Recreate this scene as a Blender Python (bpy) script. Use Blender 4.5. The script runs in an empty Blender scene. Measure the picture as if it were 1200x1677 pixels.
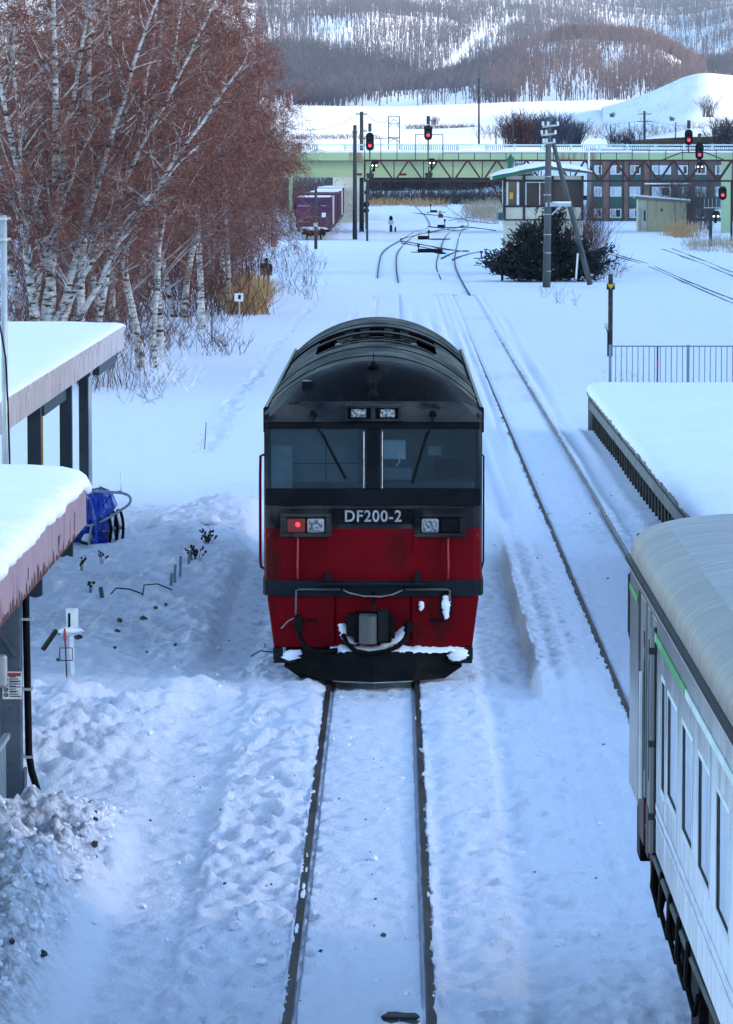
import bpy, math, random
import numpy as np
from mathutils import Vector, Matrix, Euler

R = math.radians
scene = bpy.context.scene
COL = scene.collection

# ------------------------------------------------------------------ camera
H = 6.7                      # eye height over the rails, on the station footbridge
FPX, W0, H0 = 6800.0, 1200.0, 1677.0
PITCH = math.atan((838.5 - 258.0) / FPX)
YAW = math.atan(45.0 / FPX)
cam_d = bpy.data.cameras.new('camera')
cam_d.sensor_fit = 'HORIZONTAL'
cam_d.sensor_width = 36.0
cam_d.lens = 36.0 * FPX / W0
cam_d.clip_start = 0.5
cam_d.clip_end = 20000
cam = bpy.data.objects.new('camera', cam_d)
COL.objects.link(cam)
cam.location = (0, 0, H)
cam.rotation_euler = (math.pi / 2 - PITCH, 0, YAW)
scene.camera = cam
CROT = cam.rotation_euler.to_matrix()

# ------------------------------------------------------------------ sky, sun, exposure
SUN_EL, SUN_AZ = 11.5, 106.0      # degrees; azimuth clockwise from +Y (down the line)
world = bpy.data.worlds.new('World')
scene.world = world
world.use_nodes = True
wn = world.node_tree
sky = wn.nodes.new('ShaderNodeTexSky')
sky.sky_type = 'NISHITA'
sky.sun_disc = False
sky.sun_elevation = R(SUN_EL)
sky.sun_rotation = R(SUN_AZ)
sky.altitude = 100
sky.air_density = 1.0
sky.dust_density = 0.3
sky.ozone_density = 2.4
wn.links.new(sky.outputs[0], wn.nodes['Background'].inputs[0])
wn.nodes['Background'].inputs[1].default_value = 0.15
sun_d = bpy.data.lights.new('sun', 'SUN')
sun_d.energy = 3.4
sun_d.angle = R(14)
sun_d.color = (1.0, 0.86, 0.68)
sun = bpy.data.objects.new('sun', sun_d)
COL.objects.link(sun)
sdir = Vector((math.sin(R(SUN_AZ)) * math.cos(R(SUN_EL)), math.cos(R(SUN_AZ)) * math.cos(R(SUN_EL)), math.sin(R(SUN_EL))))
sun.rotation_euler = sdir.to_track_quat('Z', 'Y').to_euler()
scene.view_settings.view_transform = 'Standard'
scene.view_settings.look = 'None'
scene.view_settings.exposure = 2.2
scene.view_settings.gamma = 1.0
scene.view_settings.use_curve_mapping = False
scene.render.engine = 'CYCLES'
scene.cycles.max_bounces = 6
scene.cycles.diffuse_bounces = 3
scene.cycles.glossy_bounces = 3
scene.cycles.transmission_bounces = 6
scene.cycles.transparent_max_bounces = 10
scene.cycles.volume_bounces = 0
scene.cycles.use_denoising = True

# ------------------------------------------------------------------ helpers
def ray(px, py):
    return CROT @ Vector(((px - W0 / 2) / FPX, -(py - H0 / 2) / FPX, -1.0))

def A(px, py, Y):
    r = ray(px, py)
    t = Y / r.y
    return Vector((r.x * t, Y, H + r.z * t))

def G(px, py, z=0.0):
    r = ray(px, py)
    t = (z - H) / r.z
    return Vector((r.x * t, r.y * t, z))

def hsh(ix, iy, seed):
    n = (ix.astype(np.int64) * 374761393 + iy.astype(np.int64) * 668265263 + seed * 1442695041) & 0x7fffffff
    n = ((n ^ (n >> 13)) * 1274126177) & 0x7fffffff
    n = n ^ (n >> 16)
    return (n & 0xffff) / 65535.0

def vnoise(x, y, seed=0):
    x = np.asarray(x, float); y = np.asarray(y, float)
    ix = np.floor(x); iy = np.floor(y)
    fx = x - ix; fy = y - iy
    fx = fx * fx * (3 - 2 * fx); fy = fy * fy * (3 - 2 * fy)
    a = hsh(ix, iy, seed); b = hsh(ix + 1, iy, seed)
    c = hsh(ix, iy + 1, seed); d = hsh(ix + 1, iy + 1, seed)
    return (a * (1 - fx) + b * fx) * (1 - fy) + (c * (1 - fx) + d * fx) * fy

def fbm(x, y, octv=4, seed=0, gain=0.5):
    s = 0.0; a = 1.0; t = 0.0
    for i in range(octv):
        s = s + a * (vnoise(x * 2 ** i + 17.3 * i, y * 2 ** i - 9.1 * i, seed + i) - 0.5)
        t += a; a *= gain
    return s / t * 2

def sstep(a, b, x):
    t = np.clip((x - a) / (b - a), 0, 1)
    return t * t * (3 - 2 * t)

class MB:
    def __init__(s):
        s.v = []; s.f = []
    def add(s, vs, fs):
        o = len(s.v); s.v.extend([tuple(p) for p in vs]); s.f.extend([tuple(i + o for i in f) for f in fs]); return s
    def box(s, x0, x1, y0, y1, z0, z1):
        return s.add([(x0, y0, z0), (x1, y0, z0), (x1, y1, z0), (x0, y1, z0), (x0, y0, z1), (x1, y0, z1), (x1, y1, z1), (x0, y1, z1)],
                     [(0, 3, 2, 1), (4, 5, 6, 7), (0, 1, 5, 4), (1, 2, 6, 5), (2, 3, 7, 6), (3, 0, 4, 7)])
    def bar(s, p, q, w, h=None, up=(0, 0, 1)):
        p = Vector(p); q = Vector(q); h = h or w
        d = (q - p).normalized(); u = Vector(up)
        if abs(d.dot(u)) > 0.99: u = Vector((0, 1, 0))
        a = d.cross(u).normalized() * (w / 2); b = a.cross(d).normalized() * (h / 2)
        vs = [p - a - b, p + a - b, p + a + b, p - a + b, q - a - b, q + a - b, q + a + b, q - a + b]
        return s.add(vs, [(0, 1, 2, 3), (7, 6, 5, 4), (0, 4, 5, 1), (1, 5, 6, 2), (2, 6, 7, 3), (3, 7, 4, 0)])
    def tube(s, pts, r, n=6, cap=True):
        pts = [Vector(p) for p in pts]; m = len(pts)
        rs = r if isinstance(r, (list, tuple)) else [r] * m
        vs = []; fs = []
        a = None
        for i in range(m):
            d = (pts[min(i + 1, m - 1)] - pts[max(i - 1, 0)])
            d = d.normalized() if d.length > 1e-9 else Vector((0, 0, 1))
            if a is None:
                a = d.orthogonal().normalized()
            else:
                a = (a - d * a.dot(d)); a = a.normalized() if a.length > 1e-6 else d.orthogonal().normalized()
            b = d.cross(a)
            for k in range(n):
                t = 2 * math.pi * k / n
                vs.append(pts[i] + (a * math.cos(t) + b * math.sin(t)) * rs[i])
        for i in range(m - 1):
            for k in range(n):
                k2 = (k + 1) % n
                fs.append((i * n + k, i * n + k2, (i + 1) * n + k2, (i + 1) * n + k))
        if cap:
            fs.append(tuple(range(n - 1, -1, -1))); fs.append(tuple((m - 1) * n + k for k in range(n)))
        return s.add(vs, fs)
    def lathe(s, c, prof, n=12, axis='z'):
        vs = []; fs = []; m = len(prof)
        for (r, z) in prof:
            for k in range(n):
                t = 2 * math.pi * k / n; x, y = r * math.cos(t), r * math.sin(t)
                if axis == 'z': vs.append((c[0] + x, c[1] + y, c[2] + z))
                elif axis == 'y': vs.append((c[0] + x, c[1] + z, c[2] + y))
                else: vs.append((c[0] + z, c[1] + x, c[2] + y))
        for i in range(m - 1):
            for k in range(n):
                k2 = (k + 1) % n
                f = (i * n + k, i * n + k2, (i + 1) * n + k2, (i + 1) * n + k)
                fs.append(f if axis != 'y' else f[::-1])
        fs.append(tuple(range(n))); fs.append(tuple((m - 1) * n + k for k in range(n)))
        return s.add(vs, fs)
    def prism(s, poly, axis, a0, a1):
        n = len(poly)
        def P(u, w, a): return (a, u, w) if axis == 'x' else (u, a, w) if axis == 'y' else (u, w, a)
        vs = [P(u, w, a0) for u, w in poly] + [P(u, w, a1) for u, w in poly]
        fs = [tuple(range(n)), tuple(range(2 * n - 1, n - 1, -1))]
        fs += [(i, i + n, (i + 1) % n + n, (i + 1) % n) for i in range(n)]
        return s.add(vs, fs)
    def grid(s, P, close=False):
        m = len(P); n = len(P[0])
        vs = [p for row in P for p in row]
        fs = [(i * n + j, i * n + (j + 1) % n, (i + 1) * n + (j + 1) % n, (i + 1) * n + j) for i in range(m - 1) for j in range(n if close else n - 1)]
        return s.add(vs, fs)
    def blob(s, c, r, seed=0, n=7, m=5, amp=0.25):
        rg = random.Random(seed); vs = []; fs = []
        for i in range(m + 1):
            ph = math.pi * i / m
            for k in range(n):
                t = 2 * math.pi * k / n; q = 1 + rg.uniform(-amp, amp)
                vs.append((c[0] + r[0] * q * math.sin(ph) * math.cos(t), c[1] + r[1] * q * math.sin(ph) * math.sin(t), c[2] + r[2] * q * math.cos(ph)))
        for i in range(m):
            for k in range(n):
                k2 = (k + 1) % n
                fs.append((i * n + k, (i + 1) * n + k, (i + 1) * n + k2, i * n + k2))
        return s.add(vs, fs)
    def build(s, name, mat, parent=None, smooth=False, bevel=0.0, loc=None, seg=2):
        me = bpy.data.meshes.new(name)
        me.from_pydata(s.v, [], s.f); me.update()
        return mkobj(name, me, mat, parent, smooth, bevel, loc, seg)

def mkobj(name, me, mat, parent=None, smooth=False, bevel=0.0, loc=None, seg=2):
    if mat is not None and not me.materials: me.materials.append(mat)
    if smooth: me.polygons.foreach_set('use_smooth', [True] * len(me.polygons))
    o = bpy.data.objects.new(name, me); COL.objects.link(o)
    if parent is not None: o.parent = parent
    if loc is not None: o.location = loc
    if bevel:
        b = o.modifiers.new('edge', 'BEVEL'); b.width = bevel; b.segments = seg; b.limit_method = 'ANGLE'; b.angle_limit = R(40)
    return o

def npmesh(name, V, F, mat, parent=None, smooth=False, attr=None, mats=None):
    V = np.asarray(V, np.float32); F = np.asarray(F, np.int32)
    me = bpy.data.meshes.new(name); k = F.shape[1]
    me.vertices.add(len(V)); me.vertices.foreach_set('co', V.ravel())
    me.loops.add(F.size); me.loops.foreach_set('vertex_index', F.ravel())
    me.polygons.add(len(F)); me.polygons.foreach_set('loop_start', np.arange(0, F.size, k, dtype=np.int32))
    if attr:
        for an, av in attr.items():
            a = me.attributes.new(an, 'FLOAT', 'POINT'); a.data.foreach_set('value', np.asarray(av, np.float32))
    if smooth: me.polygons.foreach_set('use_smooth', np.ones(len(F), bool))
    me.update(calc_edges=True); me.validate()
    return mkobj(name, me, mat, parent)

def thing(name, label, cat, loc=(0, 0, 0), group=None, rz=0.0):
    o = bpy.data.objects.new(name, None); COL.objects.link(o)
    o.location = loc; o.rotation_euler = (0, 0, rz); o.empty_display_size = 0.2
    o['label'] = label; o['category'] = cat
    if group: o['group'] = group
    return o

def tag(o, label, cat, group=None):
    o['label'] = label; o['category'] = cat
    if group: o['group'] = group
    return o

def kind(o, k):
    o['kind'] = k; return o

def copy_tree(o, parent=None):
    c = o.copy(); COL.objects.link(c); c.parent = parent
    for ch in [x for x in o.children]: copy_tree(ch, c)
    return c

# ------------------------------------------------------------------ materials
def newmat(name):
    m = bpy.data.materials.new(name); m.use_nodes = True
    nt = m.node_tree; return m, nt, nt.nodes['Principled BSDF']

def pm(name, c1, c2=None, scale=4.0, rough=0.6, bump=0.0, bscale=30.0, metal=0.0, stretch=(1, 1, 1), lo=0.4, hi=0.65, spec=0.4, detail=5, rough2=None, c3=None, s3=40.0):
    m, nt, b = newmat(name)
    L = nt.links.new
    b.inputs['Base Color'].default_value = (*c1, 1); b.inputs['Roughness'].default_value = rough
    b.inputs['Metallic'].default_value = metal; b.inputs['Specular IOR Level'].default_value = spec
    geo = nt.nodes.new('ShaderNodeNewGeometry'); mp = nt.nodes.new('ShaderNodeMapping')
    mp.inputs['Scale'].default_value = stretch; L(geo.outputs['Position'], mp.inputs[0])
    if c2 is not None:
        n = nt.nodes.new('ShaderNodeTexNoise'); n.inputs['Scale'].default_value = scale; n.inputs['Detail'].default_value = detail
        L(mp.outputs[0], n.inputs['Vector'])
        rp = nt.nodes.new('ShaderNodeMapRange'); rp.inputs[1].default_value = lo; rp.inputs[2].default_value = hi
        L(n.outputs['Fac'], rp.inputs[0])
        mx = nt.nodes.new('ShaderNodeMix'); mx.data_type = 'RGBA'
        mx.inputs[6].default_value = (*c1, 1); mx.inputs[7].default_value = (*c2, 1)
        L(rp.outputs[0], mx.inputs[0])
        out = mx.outputs[2]
        if c3 is not None:
            n3 = nt.nodes.new('ShaderNodeTexNoise'); n3.inputs['Scale'].default_value = s3; n3.inputs['Detail'].default_value = 3
            L(mp.outputs[0], n3.inputs['Vector'])
            r3 = nt.nodes.new('ShaderNodeMapRange'); r3.inputs[1].default_value = 0.58; r3.inputs[2].default_value = 0.68
            L(n3.outputs['Fac'], r3.inputs[0])
            m3 = nt.nodes.new('ShaderNodeMix'); m3.data_type = 'RGBA'; m3.inputs[7].default_value = (*c3, 1)
            L(out, m3.inputs[6]); L(r3.outputs[0], m3.inputs[0]); out = m3.outputs[2]
        L(out, b.inputs['Base Color'])
        if rough2 is not None:
            rr = nt.nodes.new('ShaderNodeMapRange'); rr.inputs[3].default_value = rough; rr.inputs[4].default_value = rough2
            L(rp.outputs[0], rr.inputs[0]); L(rr.outputs[0], b.inputs['Roughness'])
    if bump:
        n2 = nt.nodes.new('ShaderNodeTexNoise'); n2.inputs['Scale'].default_value = bscale; n2.inputs['Detail'].default_value = 4
        L(mp.outputs[0], n2.inputs['Vector'])
        bp = nt.nodes.new('ShaderNodeBump'); bp.inputs['Strength'].default_value = 0.8; bp.inputs['Distance'].default_value = bump
        L(n2.outputs['Fac'], bp.inputs['Height']); L(bp.outputs[0], b.inputs['Normal'])
    return m

def emit(name, col, s):
    m, nt, b = newmat(name)
    b.inputs['Base Color'].default_value = (*[c * 0.25 for c in col], 1)
    b.inputs['Emission Color'].default_value = (*col, 1); b.inputs['Emission Strength'].default_value = s
    b.inputs['Roughness'].default_value = 0.3
    return m

def glass(name, tint=(0.75, 0.8, 0.82), refl=0.12, rough=0.03, ior=1.5):
    m, nt, b = newmat(name); nt.nodes.remove(b)
    tr = nt.nodes.new('ShaderNodeBsdfTransparent'); tr.inputs[0].default_value = (*tint, 1)
    gl = nt.nodes.new('ShaderNodeBsdfGlossy'); gl.inputs['Roughness'].default_value = rough
    mx = nt.nodes.new('ShaderNodeMixShader')
    lw = nt.nodes.new('ShaderNodeFresnel'); lw.inputs[0].default_value = ior
    mr = nt.nodes.new('ShaderNodeMapRange'); mr.inputs[3].default_value = refl; mr.inputs[4].default_value = 1.0
    nt.links.new(lw.outputs[0], mr.inputs[0]); nt.links.new(mr.outputs[0], mx.inputs[0])
    nt.links.new(tr.outputs[0], mx.inputs[1]); nt.links.new(gl.outputs[0], mx.inputs[2])
    nt.links.new(mx.outputs[0], nt.nodes['Material Output'].inputs[0])
    return m

def snow_ground_mat():
    m, nt, b = newmat('snow_ground')
    L = nt.links.new
    geo = nt.nodes.new('ShaderNodeNewGeometry')
    n1 = nt.nodes.new('ShaderNodeTexNoise'); n1.inputs['Scale'].default_value = 0.9; n1.inputs['Detail'].default_value = 6
    L(geo.outputs['Position'], n1.inputs['Vector'])
    mx = nt.nodes.new('ShaderNodeMix'); mx.data_type = 'RGBA'
    mx.inputs[6].default_value = (0.80, 0.80, 0.89, 1); mx.inputs[7].default_value = (0.86, 0.85, 0.92, 1)
    L(n1.outputs['Fac'], mx.inputs[0])
    at = nt.nodes.new('ShaderNodeAttribute'); at.attribute_name = 'dirt'
    nd = nt.nodes.new('ShaderNodeTexNoise'); nd.inputs['Scale'].default_value = 8.0; nd.inputs['Detail'].default_value = 8; nd.inputs['Roughness'].default_value = 0.7
    L(geo.outputs['Position'], nd.inputs['Vector'])
    mul = nt.nodes.new('ShaderNodeMath'); mul.operation = 'MULTIPLY'
    rp = nt.nodes.new('ShaderNodeMapRange'); rp.inputs[1].default_value = 0.42; rp.inputs[2].default_value = 0.60
    L(nd.outputs['Fac'], rp.inputs[0]); L(rp.outputs[0], mul.inputs[0]); L(at.outputs['Fac'], mul.inputs[1])
    m2 = nt.nodes.new('ShaderNodeMix'); m2.data_type = 'RGBA'; m2.inputs[7].default_value = (0.20, 0.205, 0.21, 1)
    L(mx.outputs[2], m2.inputs[6]); L(mul.outputs[0], m2.inputs[0])
    L(m2.outputs[2], b.inputs['Base Color'])
    b.inputs['Roughness'].default_value = 0.75; b.inputs['Specular IOR Level'].default_value = 0.2
    h1 = nt.nodes.new('ShaderNodeTexNoise'); h1.inputs['Scale'].default_value = 9.0; h1.inputs['Detail'].default_value = 6; h1.inputs['Roughness'].default_value = 0.72; h1.inputs['Detail'].default_value = 9
    mp = nt.nodes.new('ShaderNodeMapping'); mp.inputs['Scale'].default_value = (0.8, 0.55, 1)
    L(geo.outputs['Position'], mp.inputs[0]); L(mp.outputs[0], h1.inputs['Vector'])
    bp = nt.nodes.new('ShaderNodeBump'); bp.inputs['Strength'].default_value = 0.9; bp.inputs['Distance'].default_value = 0.07
    L(h1.outputs['Fac'], bp.inputs['Height']); L(bp.outputs[0], b.inputs['Normal'])
    return m

M = {}
M['snow_ground'] = snow_ground_mat()
M['snow'] = pm('snow', (0.82, 0.82, 0.90), (0.86, 0.85, 0.92), 2.0, 0.75, 0.02, 7.0, spec=0.2)
M['field_snow'] = pm('field_snow', (0.70, 0.71, 0.75), (0.80, 0.80, 0.82), 0.03, 0.8, 0.0, spec=0.1, lo=0.3, hi=0.7)
M['rail_rust'] = pm('rail_rust', (0.022, 0.014, 0.012), (0.065, 0.044, 0.036), 3.0, 0.7, 0.003, 60, stretch=(1, 0.3, 1), spec=0.15)
M['rail_shine'] = pm('rail_shine', (0.12, 0.095, 0.085), (0.07, 0.05, 0.042), 3.0, 0.5, spec=0.2, stretch=(1, 0.2, 1))
M['old_wood'] = pm('old_wood', (0.02, 0.018, 0.016), (0.05, 0.045, 0.04), 6.0, 0.85, 0.01, 25, stretch=(0.2, 1, 1))
M['loco_red'] = pm('loco_red', (0.155, 0.001, 0.005), (0.10, 0.001, 0.0045), 1.6, 0.42, 0.0006, 12, lo=0.35, hi=0.75, c3=(0.06, 0.004, 0.005), s3=3.0, rough2=0.6, spec=0.04, stretch=(1, 1, 0.35))
M['loco_grey'] = pm('loco_grey', (0.014, 0.015, 0.018), (0.058, 0.055, 0.052), 1.7, 0.5, 0.001, 20, lo=0.42, hi=0.72, c3=(0.006, 0.006, 0.007), s3=3.0, spec=0.06, stretch=(1, 1, 0.5), rough2=0.75)
M['loco_roof'] = pm('loco_roof', (0.0015, 0.0018, 0.003), (0.0055, 0.005, 0.005), 1.8, 0.5, 0.002, 14, lo=0.4, hi=0.75, c3=(0.011, 0.010, 0.0095), s3=4.0, spec=0.05, stretch=(1, 0.35, 1), rough2=0.8)
M['loco_dark'] = pm('loco_dark', (0.002, 0.0025, 0.005), (0.006, 0.006, 0.008), 3.0, 0.4, 0.001, 30, spec=0.06)
M['loco_belt'] = pm('loco_belt', (0.010, 0.014, 0.021), (0.006, 0.007, 0.010), 3.0, 0.55, 0.001, 30, spec=0.06)
M['black'] = pm('black', (0.0015, 0.0015, 0.0022), (0.005, 0.005, 0.0055), 6.0, 0.6, 0.002, 30, spec=0.08)
M['rubber'] = pm('rubber', (0.004, 0.004, 0.005), None, rough=0.5, spec=0.06)
M['steel'] = pm('steel', (0.35, 0.35, 0.36), (0.22, 0.21, 0.2), 8.0, 0.45, metal=0.7)
M['cab_door'] = pm('cab_door', (0.30, 0.32, 0.33), (0.24, 0.26, 0.27), 3.0, 0.6)
M['cab_wall'] = pm('cab_wall', (0.17, 0.19, 0.20), (0.13, 0.145, 0.155), 3.0, 0.6)
M['cab_dark'] = pm('cab_dark', (0.02, 0.025, 0.03), (0.035, 0.04, 0.045), 4.0, 0.5)
M['silver_letter'] = pm('silver_letter', (0.36, 0.37, 0.39), (0.22, 0.22, 0.22), 12.0, 0.45)
M['glass'] = glass('glass', (0.66, 0.74, 0.79), 0.004, ior=1.27)
M['dark_glass'] = pm('dark_glass', (0.02, 0.025, 0.03), None, rough=0.06, spec=0.6)
M['pale_glass'] = pm('pale_glass', (0.36, 0.42, 0.49), (0.55, 0.61, 0.68), 1.5, 0.22, spec=0.6, stretch=(1, 1, 0.4))  # pale base colour stands in for snow reflected in the railcar panes
M['lamp_clear'] = pm('lamp_clear', (0.42, 0.44, 0.45), (0.08, 0.085, 0.09), 26.0, 0.15, metal=0.5, lo=0.42, hi=0.58)
M['lamp_red'] = emit('lamp_red', (1.0, 0.02, 0.03), 1.0)
M['lamp_red_lens'] = emit('lamp_red_lens', (0.35, 0.003, 0.006), 0.03)
M['signal_red'] = emit('signal_red', (1.0, 0.03, 0.08), 0.6)
M['signal_white'] = emit('signal_white', (1.0, 0.85, 0.6), 0.8)
M['coach_side'] = None
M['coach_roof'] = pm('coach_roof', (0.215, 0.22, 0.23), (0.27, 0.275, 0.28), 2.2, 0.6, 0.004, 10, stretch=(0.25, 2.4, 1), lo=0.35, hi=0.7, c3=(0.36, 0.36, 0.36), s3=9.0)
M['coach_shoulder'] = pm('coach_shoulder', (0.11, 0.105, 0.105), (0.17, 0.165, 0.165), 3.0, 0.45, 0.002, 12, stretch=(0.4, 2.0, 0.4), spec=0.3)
M['coach_silver'] = pm('coach_silver', (0.17, 0.18, 0.18), (0.085, 0.09, 0.09), 4.0, 0.35, 0.001, 20, spec=0.5, stretch=(1, 3, 0.12))
M['green_stripe'] = pm('green_stripe', (0.015, 0.26, 0.055), (0.55, 0.68, 0.62), 1.3, 0.5, lo=0.52, hi=0.72, stretch=(1, 1, 0.4))
M['green_faint'] = pm('green_faint', (0.36, 0.55, 0.45), (0.62, 0.68, 0.70), 1.6, 0.5, lo=0.35, hi=0.6, stretch=(1, 1, 0.4))
M['pink_stripe'] = pm('pink_stripe', (0.60, 0.58, 0.68), (0.74, 0.76, 0.80), 2.5, 0.5, lo=0.4, hi=0.62)
M['dirty_red'] = pm('dirty_red', (0.07, 0.01, 0.01), (0.02, 0.008, 0.008), 9.0, 0.6)
M['blue_post'] = pm('blue_post', (0.05, 0.075, 0.105), (0.075, 0.10, 0.13), 3.0, 0.55, 0.001, 20, c3=(0.06, 0.055, 0.06), s3=14.0)
M['dark_post'] = pm('dark_post', (0.014, 0.022, 0.036), (0.022, 0.032, 0.045), 3.0, 0.55, 0.001, 20)
M['pink_paint'] = pm('pink_paint', (0.33, 0.215, 0.245), (0.27, 0.185, 0.215), 2.0, 0.65, 0.002, 30, stretch=(1, 1, 0.35), c3=(0.20, 0.10, 0.095), s3=3.0)
M['peeling'] = pm('peeling', (0.50, 0.44, 0.455), (0.40, 0.355, 0.37), 2.0, 0.75, 0.003, 30, stretch=(1, 1, 0.25), c3=(0.22, 0.15, 0.14), s3=6.0)
M['rust'] = pm('rust', (0.13, 0.035, 0.02), (0.06, 0.02, 0.015), 12.0, 0.85, 0.004, 40)
M['galv'] = pm('galv', (0.42, 0.44, 0.46), (0.33, 0.35, 0.37), 5.0, 0.45, metal=0.4)
M['rail_paint'] = pm('rail_paint', (0.24, 0.29, 0.33), (0.32, 0.37, 0.40), 5.0, 0.55)
M['fence_blue'] = pm('fence_blue', (0.13, 0.19, 0.26), (0.17, 0.22, 0.28), 5.0, 0.55)
M['white_sign'] = pm('white_sign', (0.74, 0.75, 0.75), (0.60, 0.61, 0.62), 8.0, 0.5)
M['red_paint'] = pm('red_paint', (0.42, 0.03, 0.025), (0.28, 0.03, 0.03), 8.0, 0.55)
M['print_dark'] = pm('print_dark', (0.05, 0.05, 0.06), None, rough=0.6)
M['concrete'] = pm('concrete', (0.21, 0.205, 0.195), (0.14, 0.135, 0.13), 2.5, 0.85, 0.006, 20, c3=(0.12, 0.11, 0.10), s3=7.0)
M['concrete_shaded'] = pm('concrete_shaded', (0.014, 0.013, 0.012), (0.035, 0.032, 0.03), 3.0, 0.9, 0.01, 15)  # shade of the recess under the coping put into the concrete colour
M['pole_grey'] = pm('pole_grey', (0.095, 0.10, 0.095), (0.06, 0.066, 0.064), 2.5, 0.85, 0.006, 15, stretch=(1, 1, 0.2))
M['pole_dark'] = pm('pole_dark', (0.025, 0.03, 0.03), (0.045, 0.05, 0.048), 2.5, 0.8, stretch=(1, 1, 0.2))
M['bridge_green'] = pm('bridge_green', (0.36, 0.46, 0.26), (0.32, 0.41, 0.24), 0.35, 0.6, stretch=(1, 1, 0.4), c3=(0.23, 0.15, 0.085), s3=0.55)
M['bridge_web'] = pm('bridge_web', (0.40, 0.46, 0.25), (0.34, 0.41, 0.23), 0.35, 0.6, stretch=(1, 1, 0.4), c3=(0.25, 0.17, 0.10), s3=0.3)
M['pale_cyan'] = pm('pale_cyan', (0.42, 0.62, 0.62), (0.52, 0.70, 0.70), 0.8, 0.55)
M['gantry_red'] = pm('gantry_red', (0.055, 0.007, 0.008), (0.03, 0.006, 0.007), 1.5, 0.65)
M['dark_metal'] = pm('dark_metal', (0.007, 0.009, 0.010), (0.016, 0.018, 0.019), 4.0, 0.5, spec=0.06)
M['cont_purple'] = pm('cont_purple', (0.080, 0.007, 0.055), (0.056, 0.006, 0.042), 0.8, 0.55, stretch=(1, 1, 0.3), c3=(0.12, 0.05, 0.06), s3=2.5)
M['cont_red'] = pm('cont_red', (0.085, 0.007, 0.042), (0.06, 0.006, 0.032), 0.8, 0.6, stretch=(1, 1, 0.3), c3=(0.13, 0.06, 0.06), s3=2.5)
M['cont_white'] = pm('cont_white', (0.52, 0.50, 0.48), (0.42, 0.40, 0.38), 0.8, 0.6, stretch=(1, 1, 0.3))
M['cream'] = pm('cream', (0.56, 0.53, 0.43), (0.47, 0.43, 0.34), 1.2, 0.75, 0.004, 12, c3=(0.36, 0.31, 0.23), s3=2.4)
M['brown_board'] = pm('brown_board', (0.05, 0.033, 0.03), (0.075, 0.05, 0.045), 1.5, 0.75, stretch=(1, 1, 0.2))
M['dark_trim'] = pm('dark_trim', (0.012, 0.014, 0.016), (0.022, 0.024, 0.025), 2.0, 0.6)
M['green_trim'] = pm('green_trim', (0.02, 0.12, 0.07), (0.03, 0.10, 0.07), 2.0, 0.6)
M['green_panel'] = pm('green_panel', (0.015, 0.075, 0.06), (0.025, 0.095, 0.075), 1.0, 0.5)
M['white_frame'] = pm('white_frame', (0.66, 0.68, 0.68), (0.56, 0.58, 0.58), 3.0, 0.55)
M['blind'] = pm('blind', (0.38, 0.39, 0.38), (0.28, 0.29, 0.29), 1.2, 0.7)
M['brick_brown'] = pm('brick_brown', (0.20, 0.11, 0.085), (0.15, 0.085, 0.07), 1.5, 0.85)
M['facade'] = pm('facade', (0.11, 0.085, 0.08), (0.08, 0.065, 0.065), 0.8, 0.85)
M['olive_wall'] = pm('olive_wall', (0.42, 0.37, 0.26), (0.34, 0.30, 0.21), 0.9, 0.75, stretch=(3, 1, 0.4))
M['grey_roof'] = pm('grey_roof', (0.13, 0.15, 0.155), (0.18, 0.2, 0.2), 2.0, 0.6)
M['tarp'] = pm('tarp', (0.008, 0.05, 0.50), (0.003, 0.018, 0.18), 3.0, 0.28, 0.02, 9.0, lo=0.4, hi=0.7, c3=(0.06, 0.16, 0.5), s3=14.0)
M['yellow'] = pm('yellow', (0.62, 0.32, 0.02), (0.5, 0.26, 0.02), 6.0, 0.5)
M['orange'] = pm('orange', (0.55, 0.07, 0.03), None, rough=0.5)
M['jacket'] = pm('jacket', (0.003, 0.003, 0.005), (0.008, 0.008, 0.010), 9.0, 0.8)
M['skin'] = pm('skin', (0.5, 0.32, 0.25), None, rough=0.6)
M['twig'] = pm('twig', (0.092, 0.020, 0.012), (0.16, 0.040, 0.024), 0.6, 0.8, lo=0.3, hi=0.7)
M['twig_grey'] = pm('twig_grey', (0.045, 0.03, 0.03), (0.085, 0.06, 0.056), 0.6, 0.85)
M['brush'] = pm('brush', (0.05, 0.014, 0.010), (0.11, 0.034, 0.024), 1.2, 0.85)
M['straw'] = pm('straw', (0.50, 0.30, 0.13), (0.30, 0.16, 0.065), 2.2, 0.8)
M['straw_pale'] = pm('straw_pale', (0.42, 0.33, 0.22), (0.30, 0.22, 0.14), 1.2, 0.8)
M['yew'] = pm('yew', (0.0025, 0.005, 0.005), (0.007, 0.012, 0.009), 3.0, 0.6)
M['bark_dark'] = pm('bark_dark', (0.02, 0.014, 0.012), (0.04, 0.03, 0.026), 6.0, 0.9)
M['forest_grey'] = pm('forest_grey', (0.055, 0.052, 0.075), (0.10, 0.09, 0.11), 0.02, 0.9)
M['forest_red'] = pm('forest_red', (0.115, 0.078, 0.085), (0.075, 0.058, 0.07), 0.03, 0.9)
M['forest_dark'] = pm('forest_dark', (0.05, 0.05, 0.075), (0.035, 0.04, 0.055), 0.03, 0.9)
M['stone'] = pm('stone', (0.04, 0.04, 0.04), (0.10, 0.10, 0.098), 9.0, 0.9, 0.01, 18)

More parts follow.
